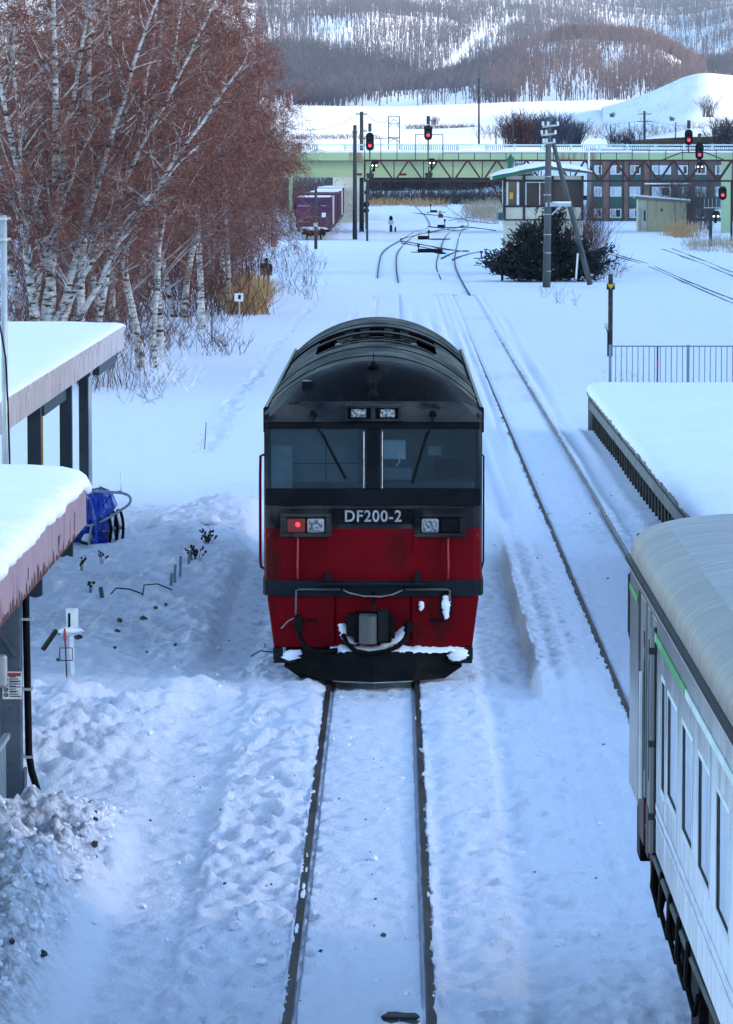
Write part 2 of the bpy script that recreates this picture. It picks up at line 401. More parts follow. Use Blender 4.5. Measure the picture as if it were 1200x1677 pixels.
def birch_bark():
    m, nt, b = newmat('birch_bark'); L = nt.links.new
    geo = nt.nodes.new('ShaderNodeNewGeometry'); mp = nt.nodes.new('ShaderNodeMapping'); mp.inputs['Scale'].default_value = (1.2, 1.2, 5.0)
    L(geo.outputs['Position'], mp.inputs[0])
    n = nt.nodes.new('ShaderNodeTexNoise'); n.inputs['Scale'].default_value = 1.7; n.inputs['Detail'].default_value = 6; n.inputs['Roughness'].default_value = 0.65
    L(mp.outputs[0], n.inputs['Vector'])
    cr = nt.nodes.new('ShaderNodeValToRGB')
    e = cr.color_ramp.elements
    e[0].position = 0.40; e[0].color = (0.025, 0.019, 0.017, 1)
    e[1].position = 0.49; e[1].color = (0.38, 0.355, 0.34, 1)
    x = e.new(0.62); x.color = (0.54, 0.52, 0.50, 1)
    x = e.new(0.80); x.color = (0.36, 0.30, 0.27, 1)
    L(n.outputs['Fac'], cr.inputs[0]); L(cr.outputs[0], b.inputs['Base Color'])
    b.inputs['Roughness'].default_value = 0.85; b.inputs['Specular IOR Level'].default_value = 0.15
    return m
M['birch'] = birch_bark()
M['twig_light'] = pm('twig_light', (0.19, 0.085, 0.06), (0.32, 0.19, 0.15), 0.6, 0.85)
M['limb'] = pm('limb', (0.34, 0.30, 0.285), (0.12, 0.085, 0.075), 1.3, 0.85, lo=0.35, hi=0.6)

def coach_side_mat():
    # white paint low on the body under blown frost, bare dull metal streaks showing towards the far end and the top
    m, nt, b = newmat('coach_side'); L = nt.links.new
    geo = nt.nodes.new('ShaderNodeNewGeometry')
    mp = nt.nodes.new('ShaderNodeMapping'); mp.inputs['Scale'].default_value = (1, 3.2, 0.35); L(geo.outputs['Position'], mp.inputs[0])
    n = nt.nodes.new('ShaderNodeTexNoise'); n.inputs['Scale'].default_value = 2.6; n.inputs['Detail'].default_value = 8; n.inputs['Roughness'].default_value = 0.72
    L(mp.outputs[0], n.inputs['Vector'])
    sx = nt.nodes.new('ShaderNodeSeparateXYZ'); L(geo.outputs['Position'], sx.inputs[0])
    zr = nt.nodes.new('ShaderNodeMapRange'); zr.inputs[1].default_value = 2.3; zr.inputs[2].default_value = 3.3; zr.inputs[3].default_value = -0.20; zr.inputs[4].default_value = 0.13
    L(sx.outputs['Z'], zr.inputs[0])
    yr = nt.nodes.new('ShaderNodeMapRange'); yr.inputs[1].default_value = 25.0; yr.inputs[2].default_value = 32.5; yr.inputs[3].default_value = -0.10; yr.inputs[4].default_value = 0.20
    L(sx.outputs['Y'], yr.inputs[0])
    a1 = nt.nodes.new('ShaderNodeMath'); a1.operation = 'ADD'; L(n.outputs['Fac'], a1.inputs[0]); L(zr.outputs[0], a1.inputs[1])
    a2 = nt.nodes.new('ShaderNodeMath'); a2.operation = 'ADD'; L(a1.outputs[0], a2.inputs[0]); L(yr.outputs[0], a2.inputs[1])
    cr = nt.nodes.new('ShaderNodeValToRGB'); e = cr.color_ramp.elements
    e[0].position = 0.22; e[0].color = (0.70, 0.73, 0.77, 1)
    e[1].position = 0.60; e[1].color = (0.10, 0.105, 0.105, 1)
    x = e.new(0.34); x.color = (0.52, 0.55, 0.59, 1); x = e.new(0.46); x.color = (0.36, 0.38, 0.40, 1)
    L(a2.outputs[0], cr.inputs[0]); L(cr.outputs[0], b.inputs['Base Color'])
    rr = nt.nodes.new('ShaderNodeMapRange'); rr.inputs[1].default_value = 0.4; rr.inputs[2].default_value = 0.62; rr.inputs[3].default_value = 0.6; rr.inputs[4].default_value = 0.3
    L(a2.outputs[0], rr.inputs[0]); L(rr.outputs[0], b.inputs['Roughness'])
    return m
M['coach_side'] = coach_side_mat()

# ================================================================== THE SETTING
XL, XR2 = -0.267, 3.41        # centre lines of the locomotive's track and of the railcar's track
RG = 0.566                    # half distance between rail centres

rg = random.Random(5)
STAMPS = []
def steps(path, n, rad, dep, jit):
    for i in range(n):
        t = i / max(1, n - 1) * (len(path) - 1); k = min(int(t), len(path) - 2); t -= k
        x = path[k][0] * (1 - t) + path[k + 1][0] * t; y = path[k][1] * (1 - t) + path[k + 1][1] * t
        STAMPS.append((x + rg.uniform(-jit, jit), y + rg.uniform(-jit, jit), rad * rg.uniform(0.8, 1.25), dep * rg.uniform(0.5, 1.2)))
steps([(-1.30, 31), (-1.25, 40), (-1.45, 50)], 70, 0.14, 0.05, 0.33)
steps([(-1.0, 31), (-0.95, 44)], 40, 0.13, 0.045, 0.2)
steps([(-2.1, 31), (-2.15, 40), (-2.2, 52)], 90, 0.13, 0.022, 0.36)
steps([(0.9, 31), (1.2, 38), (1.5, 46)], 46, 0.14, 0.035, 0.5)
steps([(-0.3, 31), (-0.3, 50)], 70, 0.12, 0.014, 0.4)
steps([(-3.3, 60), (-3.8, 70), (-3.1, 80)], 40, 0.2, 0.06, 0.8)
steps([(-2.1, 53), (-2.0, 64), (-2.2, 78)], 60, 0.12, 0.03, 0.25)
trail = [G(338, 740), G(365, 690), G(385, 650), G(420, 610), G(455, 560), G(490, 520), G(520, 488)]
steps([(p.x, p.y) for p in trail], 120, 0.17, 0.09, 0.12)

def ground_h(X, Y, fine=True):
    h = fbm(X * 0.25, Y * 0.12, 3, 11) * 0.05
    d1 = np.abs(X - XL); d2 = np.abs(X - XR2)
    lump = fbm(X * 2.2, Y * 1.3, 4, 3)
    lumpf = fbm(X * 6.5, Y * 3.4, 3, 7) if fine else 0.0
    near = 1 - sstep(60, 95, Y)
    # trampled strip left of the rails
    strip = sstep(-1.95, -1.70, X) * (1 - sstep(-0.98, -0.80, X))
    vary = 0.35 + 1.3 * np.clip(vnoise(X * 0.7, Y * 0.22, 171), 0, 1)
    h = h + vary * strip * near * (0.05 + 0.045 * lump + 0.03 * lumpf - 0.05 * np.abs(fbm(X * 3.0, Y * 1.5, 3, 135)))
    # the path beside it, worn flat, and its left edge
    path = sstep(-2.75, -2.5, X) * (1 - sstep(-1.95, -1.72, X))
    h = h + path * near * (-0.03 + 0.008 * lump + 0.0 * lumpf)
    h = h + near * (1 - 0.55 * path) * (0.030 * lumpf + 0.034 * fbm(X * 11.0, Y * 6.0, 2, 8))
    # thrown-up snow along the station side
    bank = 1 - sstep(-3.35, -2.40, X + 0.22 * fbm(Y * 0.55, Y * 0 + 1.0, 3, 21))
    b1 = sstep(28, 31, Y) * (1 - sstep(40.0, 43.5, Y))
    b2 = sstep(43, 46, Y) * (1 - sstep(49.5, 52.5, Y))
    cr = np.abs(fbm(X * 4.2, Y * 2.6, 3, 131)); cr2 = np.abs(fbm(X * 8.5, Y * 5.0, 2, 133))
    b3 = sstep(53.5, 57, Y) * (1 - sstep(76, 82, Y))
    ridge = np.abs(fbm(X * 1.3, Y * 0.9, 4, 31))
    h = h + bank * b1 * (0.56 + 0.34 * fbm(X * 0.9, Y * 0.6, 4, 33) + 0.30 * ridge + 0.10 * lumpf + 0.11 * fbm(X * 3.1, Y * 2.2, 3, 37) - 0.22 * cr - 0.16 * cr2)
    h = h + bank * b2 * (0.26 + 0.20 * fbm(X * 1.2, Y * 0.7, 4, 35) + 0.16 * ridge + 0.05 * lumpf + 0.07 * fbm(X * 3.5, Y * 2.4, 3, 36) - 0.12 * cr - 0.08 * cr2)
    gb = 1 - sstep(-2.62, -2.35, X + 0.10 * fbm(Y * 0.7, Y * 0 + 3.0, 3, 41))
    h = h + gb * b3 * (0.13 + 0.07 * lump + 0.03 * lumpf)
    h = h + 0.34 * np.exp(-(((X + 3.0) / 0.75) ** 2 + ((Y - 76.0) / 3.2) ** 2)) + 0.20 * np.exp(-(((X + 3.9) / 0.8) ** 2 + ((Y - 73.0) / 3.0) ** 2))
    h = h + 0.16 * np.exp(-(((X + 2.9) / 0.9) ** 2 + ((Y - 83.0) / 2.0) ** 2)) * (1 + 0.8 * lump)
    h = h + 0.26 * np.exp(-(((X + 2.55) / 0.45) ** 2 + ((Y - 51.4) / 1.1) ** 2)) * (1 + 0.5 * lump)
    # swept trough right of the locomotive with the bank cut beside it
    tr = sstep(50.5, 52.0, Y) * (1 - sstep(70, 80, Y))
    wob = 0.05 * fbm(Y * 0.8, Y * 0 + 5.0, 3, 51)
    h = h + tr * (0.17 * sstep(1.77, 1.86, X + wob) * (1 - sstep(2.2, 3.0, X)) - 0.06 * sstep(1.0, 1.2, X) * (1 - sstep(1.72, 1.88, X + wob)))
    front = 1 - sstep(50.0, 52.5, Y)
    h = h - front * 0.05 * np.exp(-((X - 1.20 + wob) / 0.10) ** 2) + front * 0.03 * sstep(0.42, 0.6, X) * (1 - sstep(1.0, 1.3, X))
    h = h + front * near * sstep(0.5, 1.2, X) * (1 - sstep(2.3, 2.9, X)) * (0.02 * lump + 0.016 * lumpf)
    # ruts beside the second track
    h = h - 0.035 * np.exp(-((X - 2.05) / 0.07) ** 2) - 0.03 * np.exp(-((X - 2.35) / 0.06) ** 2)
    h = h - 0.03 * np.exp(-((X - 4.25) / 0.08) ** 2)
    far = sstep(70, 80, Y) * (1 - sstep(135, 195, Y))
    for k, (rx, rd, rw) in enumerate(((-2.35, 0.05, 0.10), (-1.7, 0.06, 0.12), (-0.83, 0.09, 0.10), (0.30, 0.09, 0.10), (0.95, 0.05, 0.14), (1.5, 0.06, 0.12), (2.1, 0.07, 0.12), (2.5, 0.05, 0.1), (4.4, 0.05, 0.12))):
        wx = rx + 0.22 * fbm(Y * 0.02, Y * 0 + k, 2, 140 + k)
        dd = X - wx
        h = h + 1.7 * far * rd * (0.55 + 0.7 * fbm(Y * 0.09, Y * 0 + k, 2, 160 + k)) * (-np.exp(-(dd / rw) ** 2) + 0.6 * np.exp(-((np.abs(dd) - 2.0 * rw) / (0.8 * rw)) ** 2))
    # tracks: the snow lies just under the rail heads, with a gap for the flanges
    for d, lim in ((d1, 205), (d2, 205)):
        inn = 1 - sstep(0.60, 0.72, d)
        tz = -0.045 + 0.016 * lump + 0.020 * lumpf + 0.018 * fbm(X * 12.0, Y * 6.0, 2, 95) - 0.03 * np.exp(-((d - 0.512) / 0.016) ** 2)
        rag = 0.045 * fbm(X * 3.0, Y * 6.0, 4, 91, 0.7) - 0.012
        tz = np.where((d > RG - 0.038) & (d < RG + 0.036 + rag), -0.075, tz)
        outer = sstep(0.592 + rag, 0.612 + rag, d) * inn
        h = h * (1 - inn) + inn * tz + outer * (0.055 + 0.02 * lumpf)
    # ties show at the bottom of the picture
    h = h - 0.09 * sstep(-0.15, -0.05, X - 0.0) * (1 - sstep(0.18, 0.25, X)) * np.exp(-((Y - 32.45) / 0.30) ** 2)
    return h + (-0.01)

def dirt_f(X, Y):
    bank = 1 - sstep(-3.1, -2.6, X)
    b1 = sstep(28, 30, Y) * (1 - sstep(39.0, 43.0, Y))
    d = bank * b1 * (0.72 + 0.28 * sstep(0.0, 0.5, fbm(X * 1.1, Y * 0.5, 3, 61) + 0.15))
    d = d + 0.35 * (1 - sstep(-2.7, -2.4, X)) * sstep(54, 57, Y) * (1 - sstep(72, 76, Y)) * sstep(0.1, 0.5, fbm(X * 0.9, Y * 0.4, 3, 63))
    d = d + 0.35 * np.exp(-((np.abs(X - XR2) - 0.35) / 0.35) ** 2) * sstep(0.25, 0.6, fbm(X * 0.5, Y * 0.12, 3, 67)) * sstep(44, 50, Y)
    d = d + 0.6 * np.exp(-(((X - XL) / 0.62) ** 2 + ((Y - 51.9) / 0.45) ** 2))
    return np.clip(d, 0, 1)

def make_grid(x0, x1, y0, y1, nx, ny, fine):
    xs = np.linspace(x0, x1, nx)
    if fine:
        ex = [np.linspace(c - w, c + w, int(2 * w / st)) for c, w, st in ((XL - RG, 0.09, 0.009), (XL + RG, 0.09, 0.009), (1.80, 0.12, 0.02), (-1.84, 0.16, 0.025), (XR2 - RG, 0.08, 0.012), (XR2 + RG, 0.08, 0.012))]
        xs = np.unique(np.concatenate([xs] + ex)); nx = len(xs)
    ys = np.linspace(y0, y1, ny)
    X, Y = np.meshgrid(xs, ys)
    Z = ground_h(X, Y, fine)
    dy = ys[1] - ys[0]
    for (sx, sy, r, dep) in STAMPS:
        if not (x0 < sx < x1 and y0 < sy < y1): continue
        i0 = int(np.searchsorted(xs, sx - 2.2 * r)); i1 = int(np.searchsorted(xs, sx + 2.2 * r)) + 1
        j0 = max(0, int((sy - 2.6 * r - y0) / dy)); j1 = min(ny, int((sy + 2.6 * r - y0) / dy) + 2)
        gx = (X[j0:j1, i0:i1] - sx) / r; gy = (Y[j0:j1, i0:i1] - sy) / (1.2 * r)
        q = gx * gx + gy * gy
        ok = (np.abs(np.abs(X[j0:j1, i0:i1] - XL) - RG) > 0.06)
        Z[j0:j1, i0:i1] += ok * (-1.25 * dep * np.exp(-q ** 3) + 0.5 * dep * np.exp(-((np.sqrt(q) - 1.3) / 0.22) ** 2))
    V = np.stack([X, Y, Z], -1).reshape(-1, 3)
    i = np.arange(nx - 1); j = np.arange(ny - 1)
    I, J = np.meshgrid(i, j); a = (J * nx + I).ravel()
    F = np.stack([a, a + 1, a + nx + 1, a + nx], -1)
    return V, F, dirt_f(X, Y).ravel()

Vs, Fs, Ds, off = [], [], [], 0
for g in ((-10.5, 8.5, 29.0, 79.0, 430, 600, True), (-24, 26, 78.9, 205, 760, 340, False), (-75, 90, 204.6, 660, 330, 380, False)):
    V, F, D = make_grid(*g); Vs.append(V); Fs.append(F + off); Ds.append(D); off += len(V)
# wide plain all round
bx = np.array([(-3000, -400, -0.16), (3000, -400, -0.16), (3000, 9000, -0.16), (-3000, 9000, -0.16)], float)
Vs.append(bx); Fs.append(np.array([[0, 1, 2, 3]]) + off); Ds.append(np.zeros(4))
kind(npmesh('snow_ground', np.concatenate(Vs), np.concatenate(Fs), M['snow_ground'], smooth=True, attr={'dirt': np.concatenate(Ds)}), 'structure')

# ---------------------------------------------------------------- distant fields and mountains
def interp(tab, u, k):
    xs, vs = [t[0] for t in tab], [t[k] for t in tab]
    return sum(np.interp(u + o, xs, vs) for o in (-27, -18, -9, 0, 9, 18, 27)) / 7

class Range:
    """A slope between a foot line and a crest line, each given as a bearing, an elevation and a distance."""
    def __init__(s, name, tab, amp, seed, p=1.0, mat='field_snow', nu=120, nv=40, back=True):
        s.tab, s.amp, s.seed, s.p = tab, amp, seed, p
        u = np.linspace(tab[0][0], tab[-1][0], nu); v = np.linspace(0, 1, nv)
        U, Vv = np.meshgrid(u, v)
        P = s.pos(U, Vv)
        if back:
            last = P[-1].copy(); last[:, 1] += 500; last[:, 2] -= 60
            P = np.concatenate([P, last[None]], 0)
        ny, nx = P.shape[:2]
        I, J = np.meshgrid(np.arange(nx - 1), np.arange(ny - 1)); a = (J * nx + I).ravel()
        F = np.stack([a, a + 1, a + nx + 1, a + nx], -1)
        s.obj = kind(npmesh(name, P.reshape(-1, 3), F, M[mat], smooth=True), 'structure')
    def pos(s, U, V):
        t = s.tab
        yb, Yb, yc, Yc = (interp(t, U, k) for k in (1, 2, 3, 4))
        Y = Yb + (Yc - Yb) * V
        zb = H + (258 - yb) * Yb / FPX; zc = H + (258 - yc) * Yc / FPX
        z = zb + (zc - zb) * V ** s.p
        X = (U - 645) * Y / FPX
        z = z + s.amp * fbm(X * 0.012, Y * 0.006, 4, s.seed) * np.sin(np.pi * np.clip(V, 0, 1)) ** 0.7
        return np.stack([X, Y, z], -1)

field = Range('field', [(-900, 330, 640, 172, 1550), (400, 326, 640, 172, 1550), (640, 322, 660, 176, 1550), (840, 320, 660, 168, 1550), (1000, 320, 660, 165, 1500), (1300, 320, 660, 160, 1500), (2500, 320, 660, 160, 1500)], 1.6, 71, 1.25)
knoll = Range('knoll', [(985, 236, 1050, 178, 1380), (1030, 230, 1000, 163, 1350), (1065, 228, 980, 152, 1340), (1100, 226, 970, 134, 1320), (1140, 224, 960, 118, 1300), (1180, 224, 960, 124, 1300), (1230, 224, 960, 128, 1300), (1700, 224, 960, 100, 1350)], 2.5, 73, 1.0, nu=80, nv=30)
spur = Range('hill', [(480, 180, 1640, 176, 1700), (600, 180, 1620, 160, 1780), (690, 178, 1600, 146, 1880), (760, 177, 1580, 122, 1980), (850, 176, 1560, 82, 2050), (930, 175, 1540, 64, 2050), (1060, 172, 1520, 72, 1950), (1125, 165, 1500, 108, 1850), (1180, 160, 1500, 140, 1750), (1300, 160, 1500, 150, 1750)], 7.0, 79, 0.9)
main = Range('mountain', [(-1200, 185, 1700, -30, 2800), (300, 185, 1750, 0, 2700), (480, 182, 1780, 12, 2700), (600, 182, 1800, 6, 2700), (670, 182, 1850, 20, 2700), (760, 182, 1900, 27, 2700), (850, 180, 2000, 30, 2650), (960, 140, 2300, 38, 2700), (1050, 130, 2400, 75, 2700)], 12.0, 83, 0.85, nu=160)
east = Range('mountain', [(820, 150, 2700, 20, 3300), (900, 150, 2700, 8, 3400), (1000, 150, 2700, 22, 3500), (1100, 160, 2600, 30, 3400), (1200, 160, 2500, 12, 3300), (1500, 160, 2500, -40, 3300), (2600, 160, 2500, -60, 3300)], 14.0, 89, 0.9, nu=120)
rear = Range('mountain', [(-2200, 120, 3500, -160, 5200), (300, 120, 3500, -120, 5200), (700, 120, 3500, -70, 5200), (900, 120, 3600, -30, 5200), (1010, 110, 3600, -14, 5200), (1090, 110, 3600, -10, 5200), (1200, 110, 3600, -40, 5200), (3000, 120, 3500, -120, 5200)], 22.0, 97, 0.9, nu=120)

# added ridge, out of view on the sun's side, shaped to shade the yard
def shade_ridge():
    ys = np.linspace(-320, 960, 90); xs = np.linspace(0, 1, 40)
    Yg, Tg = np.meshgrid(ys, xs, indexing='ij')
    prof = np.interp(Tg, [0, 0.1, 0.45, 0.6, 0.8, 1.0], [0, 4, 80, 92, 50, -2])
    endf = sstep(-320, -200, Yg) * (1 - sstep(800, 955, Yg))
    Xg = 112 + 300 * Tg + 8 * fbm(Yg * 0.01, Tg * 2, 3, 201)
    Zg = prof * endf + 5 * fbm(Yg * 0.02, Tg * 6, 3, 203) * (prof > 3) * endf - 0.5
    V = np.stack([Xg, Yg, Zg], -1).reshape(-1, 3); ny, nx = 90, 40
    I, J = np.meshgrid(np.arange(nx - 1), np.arange(ny - 1)); a = (J * nx + I).ravel()
    return kind(npmesh('hill', V, np.stack([a, a + 1, a + nx + 1, a + nx], -1), M['field_snow'], smooth=True), 'structure')
shade_ridge()
NR = np.random.default_rng(12)
def forest(name, rgn, n, u0, u1, v0, v1, mat, hgt=(7, 12), mask=None, twigs=5, wid=0.17, spread=0.9):
    U = NR.uniform(u0, u1, n); V = NR.uniform(v0, v1, n)
    if mask is not None:
        k = mask(U, V); U, V = U[k], V[k]
    P = rgn.pos(U, V); n = len(P)
    hh = NR.uniform(*hgt, n); base = P.copy(); base[:, 2] -= 0.5
    lean = NR.normal(0, 0.05, (n, 2)) * hh[:, None]
    top = base + np.stack([lean[:, 0], lean[:, 1], hh], -1)
    w = wid * NR.uniform(0.7, 1.4, n)
    tv = [np.stack([base + np.stack([-w, 0 * w, 0 * w], -1), base + np.stack([w, 0 * w, 0 * w], -1), top], 1),
          np.stack([base + np.stack([0 * w, -w, 0 * w], -1), base + np.stack([0 * w, w, 0 * w], -1), top], 1)]
    for i in range(twigs):
        t = NR.uniform(0.25, 0.75, n)[:, None]; s = base * (1 - t) + top * t
        an = NR.uniform(0, 2 * np.pi, n); rr = NR.uniform(0.12, 0.27, n) * hh * spread; up = NR.uniform(0.15, 0.36, n) * hh
        e = s + np.stack([np.cos(an) * rr, np.sin(an) * rr, up], -1)
        ww = w * 0.75
        px = np.stack([-np.sin(an) * 0 + 1, 0 * an, 0 * an], -1) * ww[:, None]
        tv.append(np.stack([s - px, s + px, e], 1))
    T = np.concatenate(tv, 0)
    o = npmesh(name, T.reshape(-1, 3), np.arange(T.shape[0] * 3).reshape(-1, 3), M[mat])
    o['kind'] = 'stuff'
    return o

def main_mask(U, V):
    yc_ = interp(main.tab, U, 1) * (1 - V) + interp(main.tab, U, 3) * V; cl = (np.abs(U - (852 - (yc_ - 36) * 1.25)) < 13) & (yc_ > 34)          # the felled strip running down the slope
    den = 0.42 + 1.0 * fbm(U * 0.02, V * 5, 3, 5)
    return (~cl) & (NR.random(len(U)) < np.clip(den + 0.25, 0.25, 1))
forest('forest', main, 10000, 420, 1000, 0.02, 1.0, 'forest_grey', (8, 13), main_mask)
forest('forest', main, 3500, 440, 700, 0.03, 0.42, 'forest_dark', (8, 13), lambda U, V: (V < 0.12 + 0.3 * np.clip((690 - U) / 200, 0, 1)) & (U < 680))
def spur_mask(U, V):
    return NR.random(len(U)) < np.clip(0.50 + 0.9 * fbm(U * 0.02, V * 5, 3, 15), 0.08, 1)
forest('forest', spur, 4600, 800, 1150, 0.02, 1.0, 'forest_red', (7, 11), spur_mask)
forest('forest', spur, 5500, 482, 850, 0.02, 1.0, 'forest_grey', (7, 11), spur_mask)
forest('forest', spur, 1200, 900, 1130, 0.95, 1.0, 'forest_red', (6, 9), None)
forest('forest', east, 6500, 830, 1230, 0.02, 1.0, 'forest_grey', (9, 14), lambda U, V: NR.random(len(U)) < np.clip(0.6 + 0.6 * fbm(U * 0.02, V * 5, 3, 25), 0.2, 1))
forest('forest', east, 2500, 1085, 1230, 0.0, 0.25, 'forest_dark', (9, 14), None, twigs=9)
forest('forest', rear, 6500, 350, 1230, 0.25, 0.9, 'forest_dark', (10, 16), None, wid=0.4, spread=1.4)

# ---------------------------------------------------------------- rails
RAILP = [(-0.033, 0.0), (-0.033, -0.028), (-0.010, -0.04), (-0.010, -0.12), (-0.06, -0.14), (0.06, -0.14), (0.010, -0.12), (0.010, -0.04), (0.033, -0.028), (0.033, 0.0)]
def rail(parent, pts, mat='rail_rust', name='rail', lift=0.0, w=1.0):
    pts = [Vector(p) for p in pts]; rows = []
    for i, p in enumerate(pts):
        d = pts[min(i + 1, len(pts) - 1)] - pts[max(i - 1, 0)]; d.z = 0; d.normalize()
        nrm = Vector((d.y, -d.x, 0))
        rows.append([tuple(p + nrm * u * w + Vector((0, 0, z + lift))) for u, z in RAILP])
    return MB().grid(rows, close=True).build(name, M[mat], parent)

def smooth_path(pts, n=5):
    out = []
    for i in range(len(pts) - 1):
        p0 = pts[max(i - 1, 0)]; p1 = pts[i]; p2 = pts[i + 1]; p3 = pts[min(i + 2, len(pts) - 1)]
        for k in range(n):
            t = k / n
            out.append(0.5 * ((2 * p1) + (p2 - p0) * t + (2 * p0 - 5 * p1 + 4 * p2 - p3) * t * t + (3 * p1 - p0 - 3 * p2 + p3) * t ** 3))
    out.append(pts[-1]); return out

t1 = thing('railway_track', 'straight snowbound track with two rusty rails under the red locomotive', 'track', (0, 0, 0))
for s in (-1, 1):
    rail(t1, [(XL + s * RG, y, 0.0) for y in np.linspace(24, 120, 40)])
for (yy, x0) in ((32.28, -0.10), (32.62, -0.02)):
    MB().box(x0 - 1.0, x0 + 1.1, yy - 0.11, yy + 0.11, -0.28, -0.098).build('sleeper', M['old_wood'], t1, bevel=0.01)
t2 = thing('railway_track', 'straight snowbound track with two rusty rails beside the platform', 'track', (0, 0, 0))
for s in (-1, 1):
    rail(t2, [(XR2 + s * RG, y, -0.07 * max(0.0, (y - 90) / 70) ** 1.2) for y in np.linspace(14, 165, 60)], 'rail_shine' if s > 0 else 'rail_rust')

def track_px(label, rails, lift=0.01):
    t = thing('railway_track', label, 'track')
    for r in rails:
        rail(t, smooth_path([G(*p) for p in r], 6), 'rail_rust', lift=lift, w=1.0)
    return t
track_px('curved rails bending right past the first switch stands', [[(618, 455), (620, 436), (625, 416), (637, 404), (655, 394), (680, 379), (700, 374)], [(652, 462), (649, 440), (650, 416), (660, 402), (672, 391), (690, 381)]])
track_px('rails curving between the switch stands ahead of the signal box', [[(722, 458), (714.5, 437), (717, 420), (721, 409), (725, 396), (731, 386), (742, 377), (757, 369)], [(769, 483), (757, 462), (748, 444), (744.5, 428), (746, 412), (749, 398), (752, 386), (757, 377), (768, 367)]])
track_px('dark turnout rails crossing low between the two main tracks', [[(655, 395), (680, 399), (712, 405), (748, 411), (768, 413)], [(657, 398), (676, 402), (700, 407), (716, 411), (722, 414)]], 0.05)
track_px('turnout rails spreading from the nearest switch lever', [[(722, 424), (736, 417), (752, 412), (767, 411)], [(740, 426), (752, 421), (770, 416), (786, 413)], [(682, 411), (700, 413), (715, 415), (730, 415)]], 0.05)
track_px('turnout rails slanting up towards the bridge', [[(655, 392), (690, 384), (716, 378), (745, 374), (760, 370)], [(720, 374), (745, 378), (766, 375)]], 0.05)
track_px('far turnout rails fanning across in front of the gantry', [[(676, 349), (706, 352), (740, 357), (775, 363), (812, 367)], [(735, 362), (756, 358), (785, 354), (806, 352)], [(700, 371), (730, 374), (760, 372), (790, 375), (812, 378)]], 0.05)
track_px('far straight track running under the green bridge', [[(768, 367), (757, 357), (738, 344), (720, 331)], [(812, 366), (785, 352), (757, 337), (739, 328)]])
track_px('second far track running under the green bridge', [[(816, 360), (792, 345), (765, 331), (752, 325)], [(705, 372), (698, 356), (684, 342), (672, 332)]])
track_px('curved siding at right beyond the fence, its rails meeting at the shed', [[(1330, 552), (1200, 497), (1120, 462), (1060, 436), (1010, 420), (985, 413)], [(1330, 536), (1200, 490), (1120, 458), (1060, 432), (1020, 420), (1000, 414)]])
track_px('faint outer siding at far right near the reeds', [[(1330, 500), (1200, 452), (1140, 428), (1085, 408)], [(1330, 490), (1200, 446), (1150, 426), (1100, 407)]])

# ================================================================== LOCOMOTIVE
LY = 52.85
loco = thing('locomotive', 'red and charcoal diesel locomotive with sooty curved roof on the middle track', 'locomotive', (XL, LY, 0))
HWD, LEN = 1.40, 18.2
def plan(hw, y0, ins=0.0, rear=LEN):
    return [(-hw, rear), (-hw, y0 + 0.30), (-hw + 0.035, y0 + 0.13), (-hw + 0.12, y0 + 0.045), (-hw + 0.35, y0 + 0.015), (-0.5, y0), (0.5, y0), (hw - 0.35, y0 + 0.015), (hw - 0.12, y0 + 0.045), (hw - 0.035, y0 + 0.13), (hw, y0 + 0.30), (hw, rear)]
def shell(levels, name, mat, close_top=False, close_bot=False, par=loco, smooth=False, bevel=0.0):
    rows = [[(x, y, z) for x, y in plan(hw, y0)] for (z, hw, y0) in levels]
    mb = MB().grid(rows, close=True)
    n = len(rows[0])
    if close_top: mb.f.append(tuple(len(mb.v) - n + i for i in range(n)))
    if close_bot: mb.f.append(tuple(range(n - 1, -1, -1)))
    return mb.build(name, M[mat], par, smooth, bevel)
shell([(1.31, HWD, 0.0), (1.60, HWD, 0.0), (1.975, HWD, 0.0)], 'red_body', 'loco_red', close_bot=True)
shell([(1.975, HWD, 0.0), (2.27, HWD, 0.004)], 'grey_band', 'loco_grey')
belt = shell([(1.11, HWD + 0.015, -0.05), (1.31, HWD + 0.015, -0.05)], 'belt_band', 'loco_belt', True, True)
